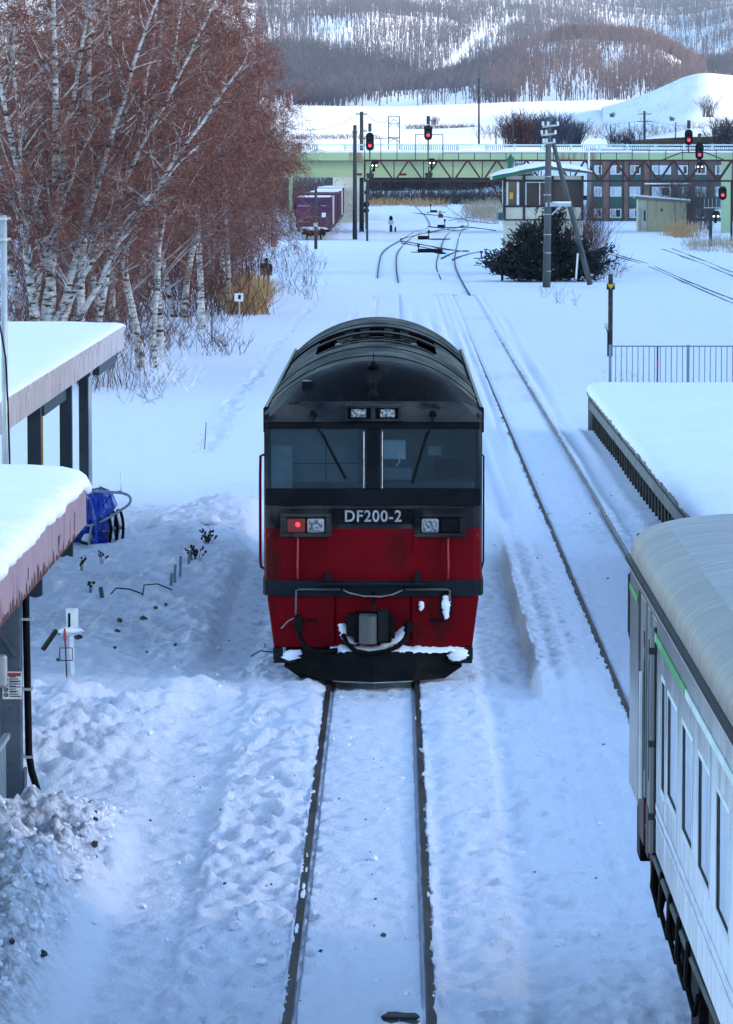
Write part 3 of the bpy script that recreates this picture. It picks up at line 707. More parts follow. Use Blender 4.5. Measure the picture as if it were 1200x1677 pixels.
# front apron, narrowing downward, in three plates
def apron(x0, x1, xb0, xb1, name, mat, y=0.0):
    return MB().add([(x0, y, 1.11), (x1, y, 1.11), (xb1, y + 0.05, 0.44), (xb0, y + 0.05, 0.44), (x0, y + 0.35, 1.11), (x1, y + 0.35, 1.11), (xb1, y + 0.35, 0.44), (xb0, y + 0.35, 0.44)],
                    [(3, 2, 1, 0), (4, 5, 6, 7), (0, 1, 5, 4), (2, 3, 7, 6), (1, 2, 6, 5), (3, 0, 4, 7)]).build(name, M[mat], loco, bevel=0.02)
apron(-1.355, -0.492, -1.27, -0.492, 'apron_plate', 'loco_red')
apron(0.492, 1.355, 0.492, 1.27, 'apron_plate', 'loco_red')
apron(-0.484, 0.484, -0.484, 0.484, 'apron_plate', 'loco_red', 0.03)
for s in (-1, 1):
    sk = MB().add([(s * 1.36, 0.36, 1.11), (s * 1.36, 17.8, 1.11), (s * 1.28, 17.8, 0.55), (s * 1.28, 0.36, 0.55)], [(0, 1, 2, 3)])
    sk.build('side_skirt', M['loco_dark'], loco)
    g = MB().box(s * 0.83 - 0.11, s * 0.83 + 0.11, -0.045, 0.02, 0.785, 0.805)
    g.box(s * 0.83 - 0.11, s * 0.83 - 0.09, -0.03, 0.04, 0.785, 0.805).box(s * 0.83 + 0.09, s * 0.83 + 0.11, -0.03, 0.04, 0.785, 0.805)
    g.build('grab_handle', M['black'], loco)
    st = MB().box(s * 0.567 - 0.02, s * 0.567 + 0.02, -0.14, 0.01, 1.30, 1.43)
    st.box(s * 0.567 - 0.035, s * 0.567 + 0.035, -0.16, -0.10, 1.30, 1.40)
    st.build('step_bracket', M['loco_belt'], loco)
MB().box(-0.72, 0.72, -0.20, -0.06, 1.265, 1.30).build('front_step', M['loco_belt'], loco, bevel=0.008)
# window band
ZW0, ZW1, LEAN = 2.27, 3.32, 0.26
def yl(z): return 0.004 + LEAN * (z - ZW0) / (ZW1 - ZW0)
def wpiece(x0, x1, z0, z1, name, mat, proud=0.0, th=0.05, bev=0.01):
    ya, yb = yl(z0) - proud, yl(z1) - proud
    def fx(x, z, y): return (x, y + 0.02 * (abs(x) / 1.4) ** 4, z)
    mb = MB().add([fx(x0, z0, ya), fx(x1, z0, ya), fx(x1, z1, yb), fx(x0, z1, yb), fx(x0, z0, ya + th), fx(x1, z0, ya + th), fx(x1, z1, yb + th), fx(x0, z1, yb + th)],
                  [(0, 1, 2, 3), (7, 6, 5, 4), (1, 0, 4, 5), (3, 2, 6, 7), (0, 3, 7, 4), (2, 1, 5, 6)])
    return mb.build(name, M[mat], loco, bevel=bev)
wpiece(-1.375, 1.375, 2.27, 2.485, 'window_sill_band', 'loco_dark', 0.012)
wpiece(-1.37, 1.37, 3.235, 3.325, 'window_head_band', 'loco_dark', 0.012)
wpiece(-0.085, 0.085, 2.485, 3.235, 'centre_pillar', 'loco_dark', 0.014)
for s in (-1, 1):
    wpiece(min(s * 1.345, s * 1.385), max(s * 1.345, s * 1.385), 2.485, 3.235, 'corner_pillar', 'loco_grey', 0.01)
    g = wpiece(min(s * 0.09, s * 1.34), max(s * 0.09, s * 1.34), 2.487, 3.233, 'windscreen', 'glass', 0.0, 0.012, 0)
    MB().tube([(s * 0.118, yl(2.49) - 0.012, 2.49), (s * 0.118, yl(3.2) - 0.012, 3.2)], 0.007, 5).build('window_trim', M['steel'], loco)
MB().box(-1.17, 1.17, -0.05, 0.0, 2.235, 2.252).build('drip_ledge', M['loco_grey'], loco)
# cab side walls with their window and the body sides
for s in (-1, 1):
    X = s * HWD
    mb = MB()
    for (a, b, z0, z1) in ((0.34, 18.2, 2.27, 2.40), (1.35, 18.2, 2.40, 3.25), (0.34, 18.2, 3.25, 3.42)):
        mb.box(min(X, X - s * 0.04), max(X, X - s * 0.04), a, b, z0, z1)
    mb.box(min(X, X - s * 0.04), max(X, X - s * 0.04), 0.34, 0.46, 2.40, 3.25)
    mb.build('side_wall', M['loco_grey'], loco)
    MB().box(min(X - s * 0.01, X - s * 0.02), max(X - s * 0.01, X - s * 0.02), 0.46, 1.35, 2.40, 3.25).build('cab_side_window', M['glass'], loco)
    v = MB()
    for k in range(5):
        v.box(min(X, X + s * 0.07), max(X, X + s * 0.07), 3.0 + k * 2.9, 4.6 + k * 2.9, 3.02, 3.32)
    v.build('side_grille', M['loco_dark'], loco)
    MB().box(min(X + s * 0.005, X + s * 0.05), max(X + s * 0.005, X + s * 0.05), 1.6, 1.9, 3.10, 3.42).build('side_lamp', M['loco_dark'], loco, bevel=0.01)
# handrail of the driver's door stands off the left side
MB().tube([(-1.40, 0.62, 2.88), (-1.455, 0.62, 2.86), (-1.46, 0.62, 2.6), (-1.46, 0.62, 1.50), (-1.45, 0.62, 1.42), (-1.40, 0.62, 1.40)], 0.019, 8).build('door_handrail', M['loco_red'], loco, True)
MB().tube([(1.40, 0.62, 2.88), (1.425, 0.62, 2.86), (1.425, 0.62, 1.50), (1.40, 0.62, 1.40)], 0.012, 8).build('door_handrail', M['loco_dark'], loco, True)
# brow over the windscreens
bt = [(-1.385, yl(3.325) - 0.012, 3.325), (1.385, yl(3.325) - 0.012, 3.325), (1.13, 0.66, 3.565), (-1.13, 0.66, 3.565)]
br = MB().add(bt, [(0, 1, 2, 3)])
br.add([bt[1], (1.40, 0.34, 3.325), (1.40, 0.95, 3.43), bt[2]], [(0, 1, 2, 3)])
br.add([bt[0], (-1.40, 0.34, 3.325), (-1.40, 0.95, 3.43), bt[3]], [(3, 2, 1, 0)])
br.build('brow', M['loco_grey'], loco)
# roof: a shallow arch
RR, RC = 1.9, 2.135
A0 = math.asin(1.40 / RR)
def arch(y, dr=0.0, a0=-1.0, a1=1.0, n=25):
    return [((RR + dr) * math.sin(A0 * (a0 + (a1 - a0) * i / (n - 1))), y, RC + (RR + dr) * math.cos(A0 * (a0 + (a1 - a0) * i / (n - 1)))) for i in range(n)]
n = 25
row0 = []
for i in range(n):
    t = -1 + 2 * i / (n - 1)
    if abs(t) < 0.8: row0.append((1.13 * t / 0.8, 0.66, 3.565))
    else:
        k = (abs(t) - 0.8) / 0.2; sg = 1 if t > 0 else -1
        row0.append((sg * (1.13 + 0.27 * k), 0.66 + 0.29 * k, 3.565 - 0.135 * k))
top = arch(1.62)
rows = []
for q in (0, 0.12, 0.28, 0.45, 0.62, 0.8, 0.92, 1.0):
    e = math.sin(q * math.pi / 2)
    rows.append([tuple(a[k] + (b[k] - a[k]) * (q if k == 1 else e if k == 2 else q) for k in range(3)) for a, b in zip(row0, top)])
MB().grid(rows).build('roof_cap', M['loco_roof'], loco, True)
def roof_seg(y0, y1, name='roof_panel', dr=0.0, a0=-1.0, a1=1.0, mat='loco_roof', th=0.03):
    mb = MB()
    rows = [arch(y0, dr - th, a0, a1), arch(y0, dr, a0, a1), arch(y1, dr, a0, a1), arch(y1, dr - th, a0, a1)]
    mb.grid(rows)
    return mb.build(name, M[mat], loco)
ys = [1.625, 2.95, 4.3, 5.6, 6.9]
for i in range(4): roof_seg(ys[i] + 0.012, ys[i + 1] - 0.012, dr=0.012 * (i % 2) + 0.004)
roof_seg(6.9, 12.6, 'roof_panel', -0.015, -1.0, -0.60); roof_seg(6.9, 12.6, 'roof_panel', -0.015, 0.60, 1.0)
roof_seg(6.9, 12.6, 'roof_well', -0.16, -0.62, 0.62, 'black')
roof_seg(8.55, 8.8, 'roof_panel', -0.03, -0.6, 0.6); roof_seg(10.7, 11.3, 'roof_panel', 0.0, -0.6, 0.6)
for s in (-1, 1):
    MB().add([arch(y, dr, a, a, 2)[0] for y, dr, a in ((7.0, -0.14, s * 0.50), (8.5, -0.14, s * 0.50), (8.5, 0.0, s * 0.60), (7.0, 0.0, s * 0.60))], [(0, 1, 2, 3) if s < 0 else (3, 2, 1, 0)]).build('well_side', M['loco_belt'], loco)
    MB().tube([arch(y, 0.02, s * 0.985, s * 0.985, 2)[0] for y in (1.0, 17.4)], 0.03, 5).build('roof_gutter', M['loco_dark'], loco)
for k, y in enumerate((7.8, 9.75, 12.0)):
    fan = MB().lathe((0, y, 3.84 if k < 2 else 3.83), [(0.62, 0), (0.62, 0.06), (0.56, 0.06), (0.56, 0.02), (0.12, 0.03), (0.12, 0.08)], 20)
    fan.build('cooling_fan', M['loco_dark'], loco)
for y in (8.15, 8.95, 10.2, 11.75, 12.4):
    for a in (-0.28, -0.12, 0.12, 0.28):
        p = arch(y, -0.02, a - 0.045, a - 0.045, 2)[0]; q = arch(y, -0.02, a + 0.045, a + 0.045, 2)[0]
        MB().bar(p, q, 0.05, 0.02).build('grille_bar', M['loco_grey'], loco)
ys = [12.6, 14.0, 15.4, 16.9]
for i in range(3): roof_seg(ys[i] + 0.012, ys[i + 1] - 0.012, dr=0.010 * (i % 2))
roof_seg(6.85, 6.95, 'roof_rib', 0.018); roof_seg(12.55, 12.66, 'roof_rib', 0.018)
rw = [[(x, y + 0.0, z) for x, y, z in arch(16.9)], [(x * 0.99, 17.7, 3.40 + (z - 3.42) * 0.45) for x, y, z in arch(17.7)], [(x * 0.98, 18.2, 3.30) for x, y, z in arch(18.2)]]
MB().grid(rw).build('rear_cap', M['loco_roof'], loco, True)
MB().box(-1.38, 1.38, 18.15, 18.2, 1.1, 3.36).build('rear_wall', M['loco_red'], loco)
# sandbox hatch and raised side box on the cap
MB().box(-0.93, -0.80, 1.1, 1.45, 3.60, 3.80).build('vent_box', M['loco_dark'], loco, bevel=0.01)
# horns and aerial on the centre of the cap
hn = MB().lathe((0, 1.28, 3.86), [(0.055, 0), (0.06, 0.05), (0.035, 0.06), (0.03, 0.10), (0.075, 0.11), (0.075, 0.15), (0.03, 0.19)], 12)
hn.tube([(0, 1.3, 3.95), (0, 1.3, 4.16)], 0.008, 5)
hn.build('aerial', M['black'], loco, True)
h2 = MB().lathe((0, 0.80, 3.62), [(0.085, 0), (0.085, 0.03), (0.045, 0.06), (0.04, 0.12), (0.055, 0.16), (0.03, 0.2)], 12)
h2.tube([(0, 0.84, 3.75), (0, 0.98, 3.80)], 0.02, 6)
h2.build('horn', M['black'], loco, True)
for x in (-0.72, -0.42, 0.42, 0.72): MB().lathe((x, 0.86, 3.63), [(0.02, 0), (0.02, 0.02), (0.01, 0.03)], 8).build('lifting_bolt', M['steel'], loco)
# twin headlights in the brow
hb = MB()
for (x0, x1, z0, z1) in ((-0.36, 0.36, 3.335, 3.365), (-0.36, 0.36, 3.505, 3.535), (-0.36, -0.325, 3.365, 3.505), (0.325, 0.36, 3.365, 3.505), (-0.03, 0.03, 3.365, 3.505)):
    hb.box(x0, x1, 0.20, 0.62, z0, z1)
hbx = hb.build('headlight_box', M['loco_grey'], loco, bevel=0.008)
MB().box(-0.33, 0.33, 0.30, 0.6, 3.36, 3.51).build('headlight_recess', M['black'], hbx)
for s in (-1, 1):
    l = MB().box(s * 0.185 - 0.10, s * 0.185 + 0.10, 0.265, 0.30, 3.375, 3.495).build('headlight', M['lamp_clear'], hbx, bevel=0.03, seg=4)
# marker and headlight units on the grey band
for s in (-1, 1):
    c = s * 0.855
    u = MB()
    x0, x1, z0, z1 = c - 0.33, c + 0.33, 1.87, 2.17
    u.box(x0, x1, -0.055, 0.01, z1 - 0.045, z1).box(x0, x1, -0.055, 0.01, z0, z0 + 0.05).box(x0, x0 + 0.08, -0.055, 0.01, z0 + 0.05, z1 - 0.045).box(x1 - 0.08, x1, -0.055, 0.01, z0 + 0.05, z1 - 0.045)
    un = u.build('lamp_unit', M['loco_grey'], loco, bevel=0.012)
    MB().box(x0 + 0.08, x1 - 0.08, -0.008, 0.006, z0 + 0.05, z1 - 0.045).build('lamp_plate', M['black'], un)
    MB().box(c - s * 0.125 - 0.11, c - s * 0.125 + 0.11, -0.065, -0.01, 1.925, 2.11).build('headlight', M['steel'], un, bevel=0.03, seg=3)
    MB().box(c - s * 0.125 - 0.09, c - s * 0.125 + 0.09, -0.075, -0.05, 1.945, 2.09).build('lens', M['lamp_clear'], un, bevel=0.03, seg=3)
    if s < 0:
        MB().box(c + s * 0.125 - 0.12, c + s * 0.125 + 0.12, -0.05, -0.01, 1.925, 2.11).build('red_lens', M['lamp_red_lens'], un, bevel=0.02)
        MB().lathe((c + s * 0.125 + 0.02, -0.052, 2.03), [(0.03, 0), (0.028, -0.01), (0.005, -0.016)], 12, 'y').build('red_bulb', M['lamp_red'], un)
    else:
        MB().box(c + s * 0.125 - 0.12, c + s * 0.125 + 0.12, -0.05, -0.01, 1.925, 2.11).build('blank_lens', M['loco_dark'], un, bevel=0.02)
    MB().box(s * 0.55 - 0.03, s * 0.55 + 0.03, -0.05, 0.0, 1.68, 1.86).build('jumper_bracket', M['loco_red'], loco)
    MB().tube([(s * 0.96, -0.02, 1.86), (s * 0.96, -0.03, 1.72), (s * 0.965, -0.03, 1.5), (s * 0.96, -0.02, 1.33)], 0.013, 6).build('drain_pipe', M['red_paint'], loco, True)
    MB().tube([(s * 0.90, -0.02, 1.85), (s * 0.87, -0.03, 1.7), (s * 0.875, -0.03, 1.5), (s * 0.92, -0.02, 1.33)], 0.008, 6).build('drain_pipe', M['loco_red'], loco, True)
# number plate
npl = MB().box(-0.52, 0.52, -0.028, 0.0, 2.045, 2.235).build('number_plate', M['black'], loco, bevel=0.005)
fc = bpy.data.curves.new('number_letters', 'FONT'); fc.body = 'DF200-2'; fc.align_x = 'CENTER'; fc.size = 0.205; fc.extrude = 0.008; fc.offset = 0.003; fc.space_character = 1.12
fo = bpy.data.objects.new('number_letters', fc); COL.objects.link(fo); fo.parent = npl; fo.location = (0, -0.038, 2.07); fo.rotation_euler = (math.pi / 2, 0, 0); fo.scale = (0.92, 1.0, 1.0)
fc.materials.append(M['silver_letter'])
bpy.context.view_layer.update()
lme = bpy.data.meshes.new_from_object(fo.evaluated_get(bpy.context.evaluated_depsgraph_get()))
lo_ = bpy.data.objects.new('number_lettering', lme); COL.objects.link(lo_); lo_.parent = npl; lo_.matrix_local = fo.matrix_local.copy()
bpy.data.objects.remove(fo)
sn = MB()
q = random.Random(4)
for k in range(10):
    x = q.choice([-1, 1]) * q.uniform(0.45, 0.51); sn.blob((x, -0.03, 2.06 + abs(q.gauss(0, 0.04))), (q.uniform(0.01, 0.028), 0.01, q.uniform(0.008, 0.022)), k, 5, 3)
# wipers
for (p, e, m_) in (((-0.765, 3.42), (-0.43, 2.76), (-0.60, 3.08)), ((0.765, 3.42), (0.55, 2.72), (0.655, 3.06))):
    wv = lambda a: (a[0], (yl(a[1]) if a[1] < 3.33 else 0.26 + (a[1] - 3.325) * 1.6) - 0.05, a[1])
    wp = MB().lathe((p[0], wv(p)[1] + 0.03, p[1]), [(0.045, 0), (0.05, -0.04), (0.02, -0.06)], 10, 'y').build('wiper', M['black'], loco)
    MB().tube([wv(p), wv((p[0] * 0.98 + e[0] * 0.02, 3.33)), wv(m_), wv(e)], [0.016, 0.014, 0.011, 0.008], 6).build('wiper_arm', M['black'], wp)
    d = (Vector(wv(e)) - Vector(wv(m_))).normalized() * 0.34
    c = Vector(wv(m_)).lerp(Vector(wv(e)), 0.55) + Vector((0, 0.02, 0))
    MB().bar(c - d, c + d, 0.022, 0.03).build('wiper_blade', M['rubber'], wp)
# cab interior
ci = MB().box(-1.34, 1.34, 1.95, 2.0, 1.9, 3.5).box(-1.34, 1.34, 0.1, 1.95, 1.86, 1.9)
ci.build('cab_bulkhead', M['cab_wall'], loco)
MB().box(-1.33, -0.1, 0.9, 0.98, 2.5, 3.38).build('cab_cupboard', M['cab_wall'], loco)
MB().box(-0.2, -0.1, 0.7, 0.9, 2.5, 3.3).build('cab_post', M['cab_dark'], loco); MB().tube([(0.30, 0.78, 2.9), (0.34, 0.74, 2.78), (0.28, 0.72, 2.70), (0.40, 0.7, 2.66)], 0.014, 5).build('handset_cord', M['white_frame'], loco)
MB().box(-0.62, -0.61, 0.88, 0.9, 2.5, 3.1).box(-1.2, -0.2, 0.88, 0.9, 2.74, 2.75).build('cupboard_seam', M['cab_dark'], loco)
MB().box(-1.32, -1.05, 0.80, 0.88, 2.40, 2.98).build('cab_door_panel', M['cab_door'], loco)
MB().box(0.12, 1.3, 0.35, 0.9, 2.2, 2.56).build('driver_desk', M['cab_dark'], loco, bevel=0.03)
MB().box(0.12, 0.50, 0.4, 0.75, 2.56, 2.72).build('desk_box', M['cab_wall'], loco, bevel=0.02)
MB().box(0.13, 0.42, 0.8, 0.9, 2.80, 3.06).build('cab_screen', M['white_frame'], loco, bevel=0.02)
se = MB().box(0.78, 1.18, 1.1, 1.2, 2.2, 2.78).box(0.75, 1.2, 0.8, 1.15, 2.15, 2.28)
se.build('driver_seat', M['black'], loco, bevel=0.04)
MB().box(0.72, 0.90, 1.85, 1.94, 2.78, 2.9).build('wall_notice', M['white_frame'], loco)
# coupler
cp = MB().box(-0.24, 0.24, -0.16, 0.05, 0.52, 0.92).build('coupler_pocket', M['black'], loco, bevel=0.03)
cy = MB()
rws = []
for a in range(0, 9):
    t = math.pi * a / 8
    rws.append([(-0.06 - 0.115 * math.cos(t), -0.42 - 0.12 * math.sin(t), z) for z in (0.55, 0.58, 0.86, 0.90)])
cy.grid(rws); cy.box(-0.17, 0.05, -0.42, -0.1, 0.55, 0.90)
cy.build('coupler_knuckle', M['pole_grey'], cp)
MB().box(0.06, 0.20, -0.48, -0.1, 0.57, 0.96).build('coupler_jaw', M['dark_metal'], cp, bevel=0.03)
MB().box(0.20, 0.28, -0.34, -0.1, 0.60, 0.86).build('coupler_guard', M['black'], cp, bevel=0.015)
MB().box(-0.34, -0.18, -0.28, -0.1, 0.62, 0.90).build('coupler_guard', M['black'], cp, bevel=0.015)
MB().tube([(0.0, -0.30, 0.94), (0.0, -0.26, 1.02), (0.02, -0.1, 1.08), (0.0, -0.05, 1.16)], 0.022, 6).build('uncoupling_rod', M['black'], cp)
# uncoupling pipe along the belt with its slack chain
MB().tube([(-0.985, -0.04, 0.82), (-0.985, -0.09, 1.0), (-0.98, -0.10, 1.19), (-0.94, -0.10, 1.205), (-0.39, -0.10, 1.205)], 0.013, 6).build('front_pipe', M['pole_grey'], loco, True)
MB().tube([(0.39, -0.10, 1.205), (0.94, -0.10, 1.205), (0.98, -0.10, 1.19), (0.985, -0.09, 1.05)], 0.013, 6).build('front_pipe', M['pole_grey'], loco, True)
MB().tube([(-0.39, -0.10, 1.205), (-0.30, -0.11, 1.16), (-0.12, -0.12, 1.12), (0.1, -0.12, 1.115), (0.25, -0.11, 1.14), (0.39, -0.10, 1.205)], 0.011, 6).build('slack_chain', M['steel'], loco, True)
for s in (-1, 1): MB().box(s * 0.40 - 0.012, s * 0.40 + 0.012, -0.12, -0.04, 1.19, 1.29).build('pipe_clip', M['black'], loco)
# air hoses
hl = MB().lathe((-0.955, -0.10, 0.66), [(0.05, 0), (0.065, 0.03), (0.05, 0.06), (0.065, 0.10), (0.045, 0.14), (0.06, 0.18), (0.03, 0.22)], 10)
hl.tube([(-0.955, -0.12, 0.68), (-0.93, -0.16, 0.58), (-0.86, -0.20, 0.48), (-0.74, -0.22, 0.42), (-0.58, -0.22, 0.42), (-0.45, -0.2, 0.44)], 0.034, 8)
hl.build('air_hose', M['rubber'], loco, True)
hr = MB().lathe((0.45, -0.12, 0.66), [(0.05, 0), (0.06, 0.03), (0.045, 0.06), (0.06, 0.10), (0.03, 0.14)], 10)
hr.tube([(0.45, -0.14, 0.68), (0.41, -0.22, 0.58), (0.32, -0.26, 0.49), (0.16, -0.28, 0.43), (-0.05, -0.28, 0.40), (-0.22, -0.26, 0.43), (-0.33, -0.2, 0.52), (-0.38, -0.1, 0.62)], 0.032, 8)
hr.build('air_hose', M['rubber'], loco, True)
MB().tube([(-1.17, -0.06, 0.70), (-1.08, -0.10, 0.80), (-1.0, -0.10, 0.84)], 0.008, 5).build('loose_wire', M['steel'], loco)
# packed snow on the front
def clump(name, pts, seed, r):
    # caked snow: a thin uneven sheet with a ragged outline
    q = random.Random(seed); mb = MB()
    n_ = len(pts); L_, Rr = [], []
    rows = []
    for i in range(n_ * 4 - 3):
        t = i / 4; k = min(int(t), n_ - 2); t -= k
        p = Vector(pts[k]).lerp(Vector(pts[k + 1]), t)
        w = r * q.uniform(0.75, 1.35) * (1 - 0.6 * abs(2 * i / (n_ * 4 - 4) - 1) ** 3); c = q.uniform(-0.012, 0.012)
        rows.append([(p.x + c - w, p.y + 0.012, p.z), (p.x + c - 0.7 * w, p.y - 0.025 - q.uniform(0, 0.012), p.z + q.uniform(-0.006, 0.006)), (p.x + c, p.y - 0.045 - q.uniform(0, 0.02), p.z), (p.x + c + 0.7 * w, p.y - 0.025 - q.uniform(0, 0.012), p.z + q.uniform(-0.006, 0.006)), (p.x + c + w, p.y + 0.012, p.z)])
    mb.grid(rows)
    kind(mb.build(name, M['snow'], loco, True), 'stuff')
clump('packed_snow', [(-0.40, 0.0, 0.76), (-0.37, 0.0, 0.66), (-0.33, 0.0, 0.58), (-0.28, 0.0, 0.52), (-0.22, 0.0, 0.49)], 1, 0.075)
clump('packed_snow', [(0.42, 0.0, 0.72), (0.36, 0.0, 0.64), (0.30, 0.0, 0.56), (0.22, 0.0, 0.50), (0.12, 0.0, 0.46)], 2, 0.085)
clump('packed_snow', [(0.945, -0.05, 1.13), (0.93, -0.05, 1.06), (0.93, -0.05, 0.99), (0.945, -0.05, 0.92), (0.94, -0.04, 0.82)], 3, 0.06)
clump('packed_snow', [(0.61, -0.05, 1.05), (0.62, -0.05, 1.0), (0.62, -0.05, 0.93)], 4, 0.035)
clump('packed_snow', [(1.08, 0.0, 0.44), (1.10, -0.04, 0.37), (1.08, -0.06, 0.29)], 5, 0.13)
clump('packed_snow', [(-1.0, 0.0, 0.42), (-1.05, -0.04, 0.34), (-1.06, -0.06, 0.29)], 6, 0.11)
MB().tube([(0.945, -0.05, 1.17), (0.87, -0.06, 1.13), (0.86, -0.06, 0.9), (0.92, -0.06, 0.82), (1.0, -0.06, 0.9), (1.0, -0.06, 1.13), (0.945, -0.05, 1.17)], 0.018, 6).build('jumper_socket', M['black'], loco, True)
MB().box(0.56, 0.68, -0.05, 0.04, 0.92, 1.03).build('apron_hatch', M['loco_red'], loco, bevel=0.01)
# snow plough with its ledge of snow and side steps
pl = MB()
for (x0, x1, z0, z1, y0, y1) in ((-1.05, 0.0, 0, 0, 0, 0),):
    T = [(-1.12, 0.10, 0.42), (-0.55, -0.15, 0.42), (0.0, -0.28, 0.42), (0.55, -0.15, 0.42), (1.12, 0.10, 0.42)]
    Md = [(-1.14, 0.02, 0.2), (-0.56, -0.25, 0.2), (0.0, -0.38, 0.2), (0.56, -0.25, 0.2), (1.14, 0.02, 0.2)]
    B = [(-0.92, -0.08, 0.06), (-0.5, -0.36, 0.055), (0.0, -0.48, 0.05), (0.5, -0.36, 0.055), (0.92, -0.08, 0.06)]
    pl.grid([T, Md, B]); pl.grid([[(x, y + 0.5, z) for x, y, z in T], T])
plow = pl.build('snow_plough', M['black'], loco)
edge = MB().tube([(-0.5, -0.375, 0.058), (0.0, -0.495, 0.052), (0.5, -0.375, 0.058)], 0.008, 5).build('plough_edge', M['steel'], plow)
sl = MB(); q = random.Random(8); row_a = []; row_b = []; row_c = []
for i in range(40):
    x = -0.55 + 1.72 * i / 39; yb = 0.02 - 0.22 * max(0, 1 - abs(x) / 1.1)
    z = 0.425 + q.uniform(0.0, 0.03); row_a.append((x, yb - 0.06, z)); row_b.append((x, yb - 0.075, z - 0.035 - q.uniform(0, 0.012))); row_c.append((x, yb + 0.25, z + 0.03))
sl.grid([row_c, row_a, row_b]); kind(sl.build('snow_ledge', M['snow'], plow, True), 'stuff')
for s in (-1, 1):
    stp = MB().box(min(s * 0.98, s * 1.27), max(s * 0.98, s * 1.27), -0.05, 0.22, 0.25, 0.285)
    stp.box(min(s * 1.16, s * 1.28), max(s * 1.16, s * 1.28), 0.0, 0.25, 0.29, 0.44)
    stp.build('side_step', M['dark_metal'], loco, bevel=0.006)
MB().box(-1.0, 1.0, 0.4, 17.8, 0.5, 1.1).build('underframe', M['black'], loco)
# bogies
for yb in (2.9, 9.1, 15.3):
    bg = MB()
    for s in (-1, 1): bg.box(min(s * 0.85, s * 1.0), max(s * 0.85, s * 1.0), yb - 1.7, yb + 1.7, 0.42, 0.72)
    bgo = bg.build('bogie_frame', M['black'], loco)
    for ya in (yb - 1.0, yb + 1.0):
        MB().lathe((-0.62, ya, 0.455), [(0.07, 0.0), (0.455, 0.0), (0.455, 0.11), (0.07, 0.11), (0.07, 1.13), (0.455, 1.13), (0.455, 1.24), (0.07, 1.24)], 24, 'x').build('wheelset', M['rail_rust'], bgo)

# ================================================================== RAILCAR beside the platform
CX0, CX1, CY0, CY1 = 1.96, 4.86, 14.5, 34.3
CZ0, CZ1 = 1.52, 3.42
car = thing('railcar', 'frost-streaked white railcar with a green line and grey roof by the platform', 'railcar', (0, 0, 0))
def wall_x(x, th, u0, u1, z0, z1, holes, name, mat, parent):
    us = sorted({u0, u1, *[h[0] for h in holes], *[h[1] for h in holes]}); zs = sorted({z0, z1, *[h[2] for h in holes], *[h[3] for h in holes]})
    mb = MB()
    for a, b in zip(us, us[1:]):
        run = None
        for c, d in zip(zs, zs[1:]):
            if any(h[0] <= a and b <= h[1] and h[2] <= c and d <= h[3] for h in holes): continue
            mb.box(min(x, x + th), max(x, x + th), a, b, c, d)
    return mb.build(name, M[mat], parent)
wins = [(29.75, 30.12, 2.10, 2.90)] + [(28.5 - 1.5 * k, 29.45 - 1.5 * k, 2.16, 2.88) for k in range(9)]
door = (30.75, 33.1)
tt = lambda z: 0.0
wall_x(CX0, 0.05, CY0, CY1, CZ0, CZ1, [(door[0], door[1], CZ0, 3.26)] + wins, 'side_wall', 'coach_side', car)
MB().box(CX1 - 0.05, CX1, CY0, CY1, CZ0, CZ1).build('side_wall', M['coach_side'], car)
MB().box(CX0 + 0.05, CX1 - 0.05, CY1 - 0.05, CY1 - 0.004, CZ0, 3.6).build('end_wall', M['coach_silver'], car)
MB().box(CX0 + 0.05, CX1 - 0.05, CY0, CY0 + 0.05, CZ0, 3.6).build('end_wall', M['coach_silver'], car)
MB().box(CX0 + 0.05, CX1 - 0.05, CY0, CY1 - 0.05, CZ0 - 0.06, CZ0).build('floor', M['black'], car)
for i, (a, b, z0, z1) in enumerate(wins):
    fr = MB()
    for (p, q_, r_, s_) in ((a - 0.03, b + 0.03, z1, z1 + 0.035), (a - 0.03, b + 0.03, z0 - 0.05, z0), (a - 0.03, a, z0, z1), (b, b + 0.03, z0, z1)):
        fr.box(CX0 - 0.006, CX0 + 0.03, p, q_, r_, s_)
    fo_ = fr.build('window', M['white_frame'], car)
    MB().box(CX0 + 0.008, CX0 + 0.02, a, b - 0.13, z0 + 0.02, z1).build('pane', M['pale_glass'], fo_)
    g = MB().box(CX0 + 0.004, CX0 + 0.02, b - 0.13, b, z0, z1).box(CX0 + 0.004, CX0 + 0.02, a, b - 0.131, z0, z0 + 0.018)
    g.build('rubber_seal', M['rubber'], fo_)
# doorway: two recessed leaves, dark gaps, a pipe and a rail
d0, d1 = door
MB().box(CX0 + 0.07, CX0 + 0.10, d0, d1, CZ0 - 0.25, 3.26).build('door_recess', M['rubber'], car)
for (a, b) in ((d0 + 0.25, d0 + 0.78), (d0 + 1.02, d0 + 1.35), (d0 + 1.62, d1 - 0.10)):
    lf = MB().box(CX0 + 0.012, CX0 + 0.05, a, b, CZ0 - 0.02, 3.24).build('door', M['coach_silver'], car, bevel=0.012)
    MB().box(CX0 + 0.005, CX0 + 0.04, a, b, CZ0 - 0.22, CZ0 + 0.16).build('door_foot', M['dirty_red'], lf)
    MB().box(CX0 + 0.006, CX0 + 0.012, a + 0.04, a + 0.09, 1.9, 3.0).build('door_glass', M['dark_glass'], lf)
MB().tube([(CX0 - 0.02, d0 + 0.12, 1.5), (CX0 - 0.02, d0 + 0.12, 3.2)], 0.028, 6).build('down_pipe', M['coach_silver'], car)
MB().tube([(CX0 - 0.025, d0 + 1.48, 1.7), (CX0 - 0.025, d0 + 1.48, 2.7)], 0.02, 6).build('hand_rail', M['white_frame'], car)
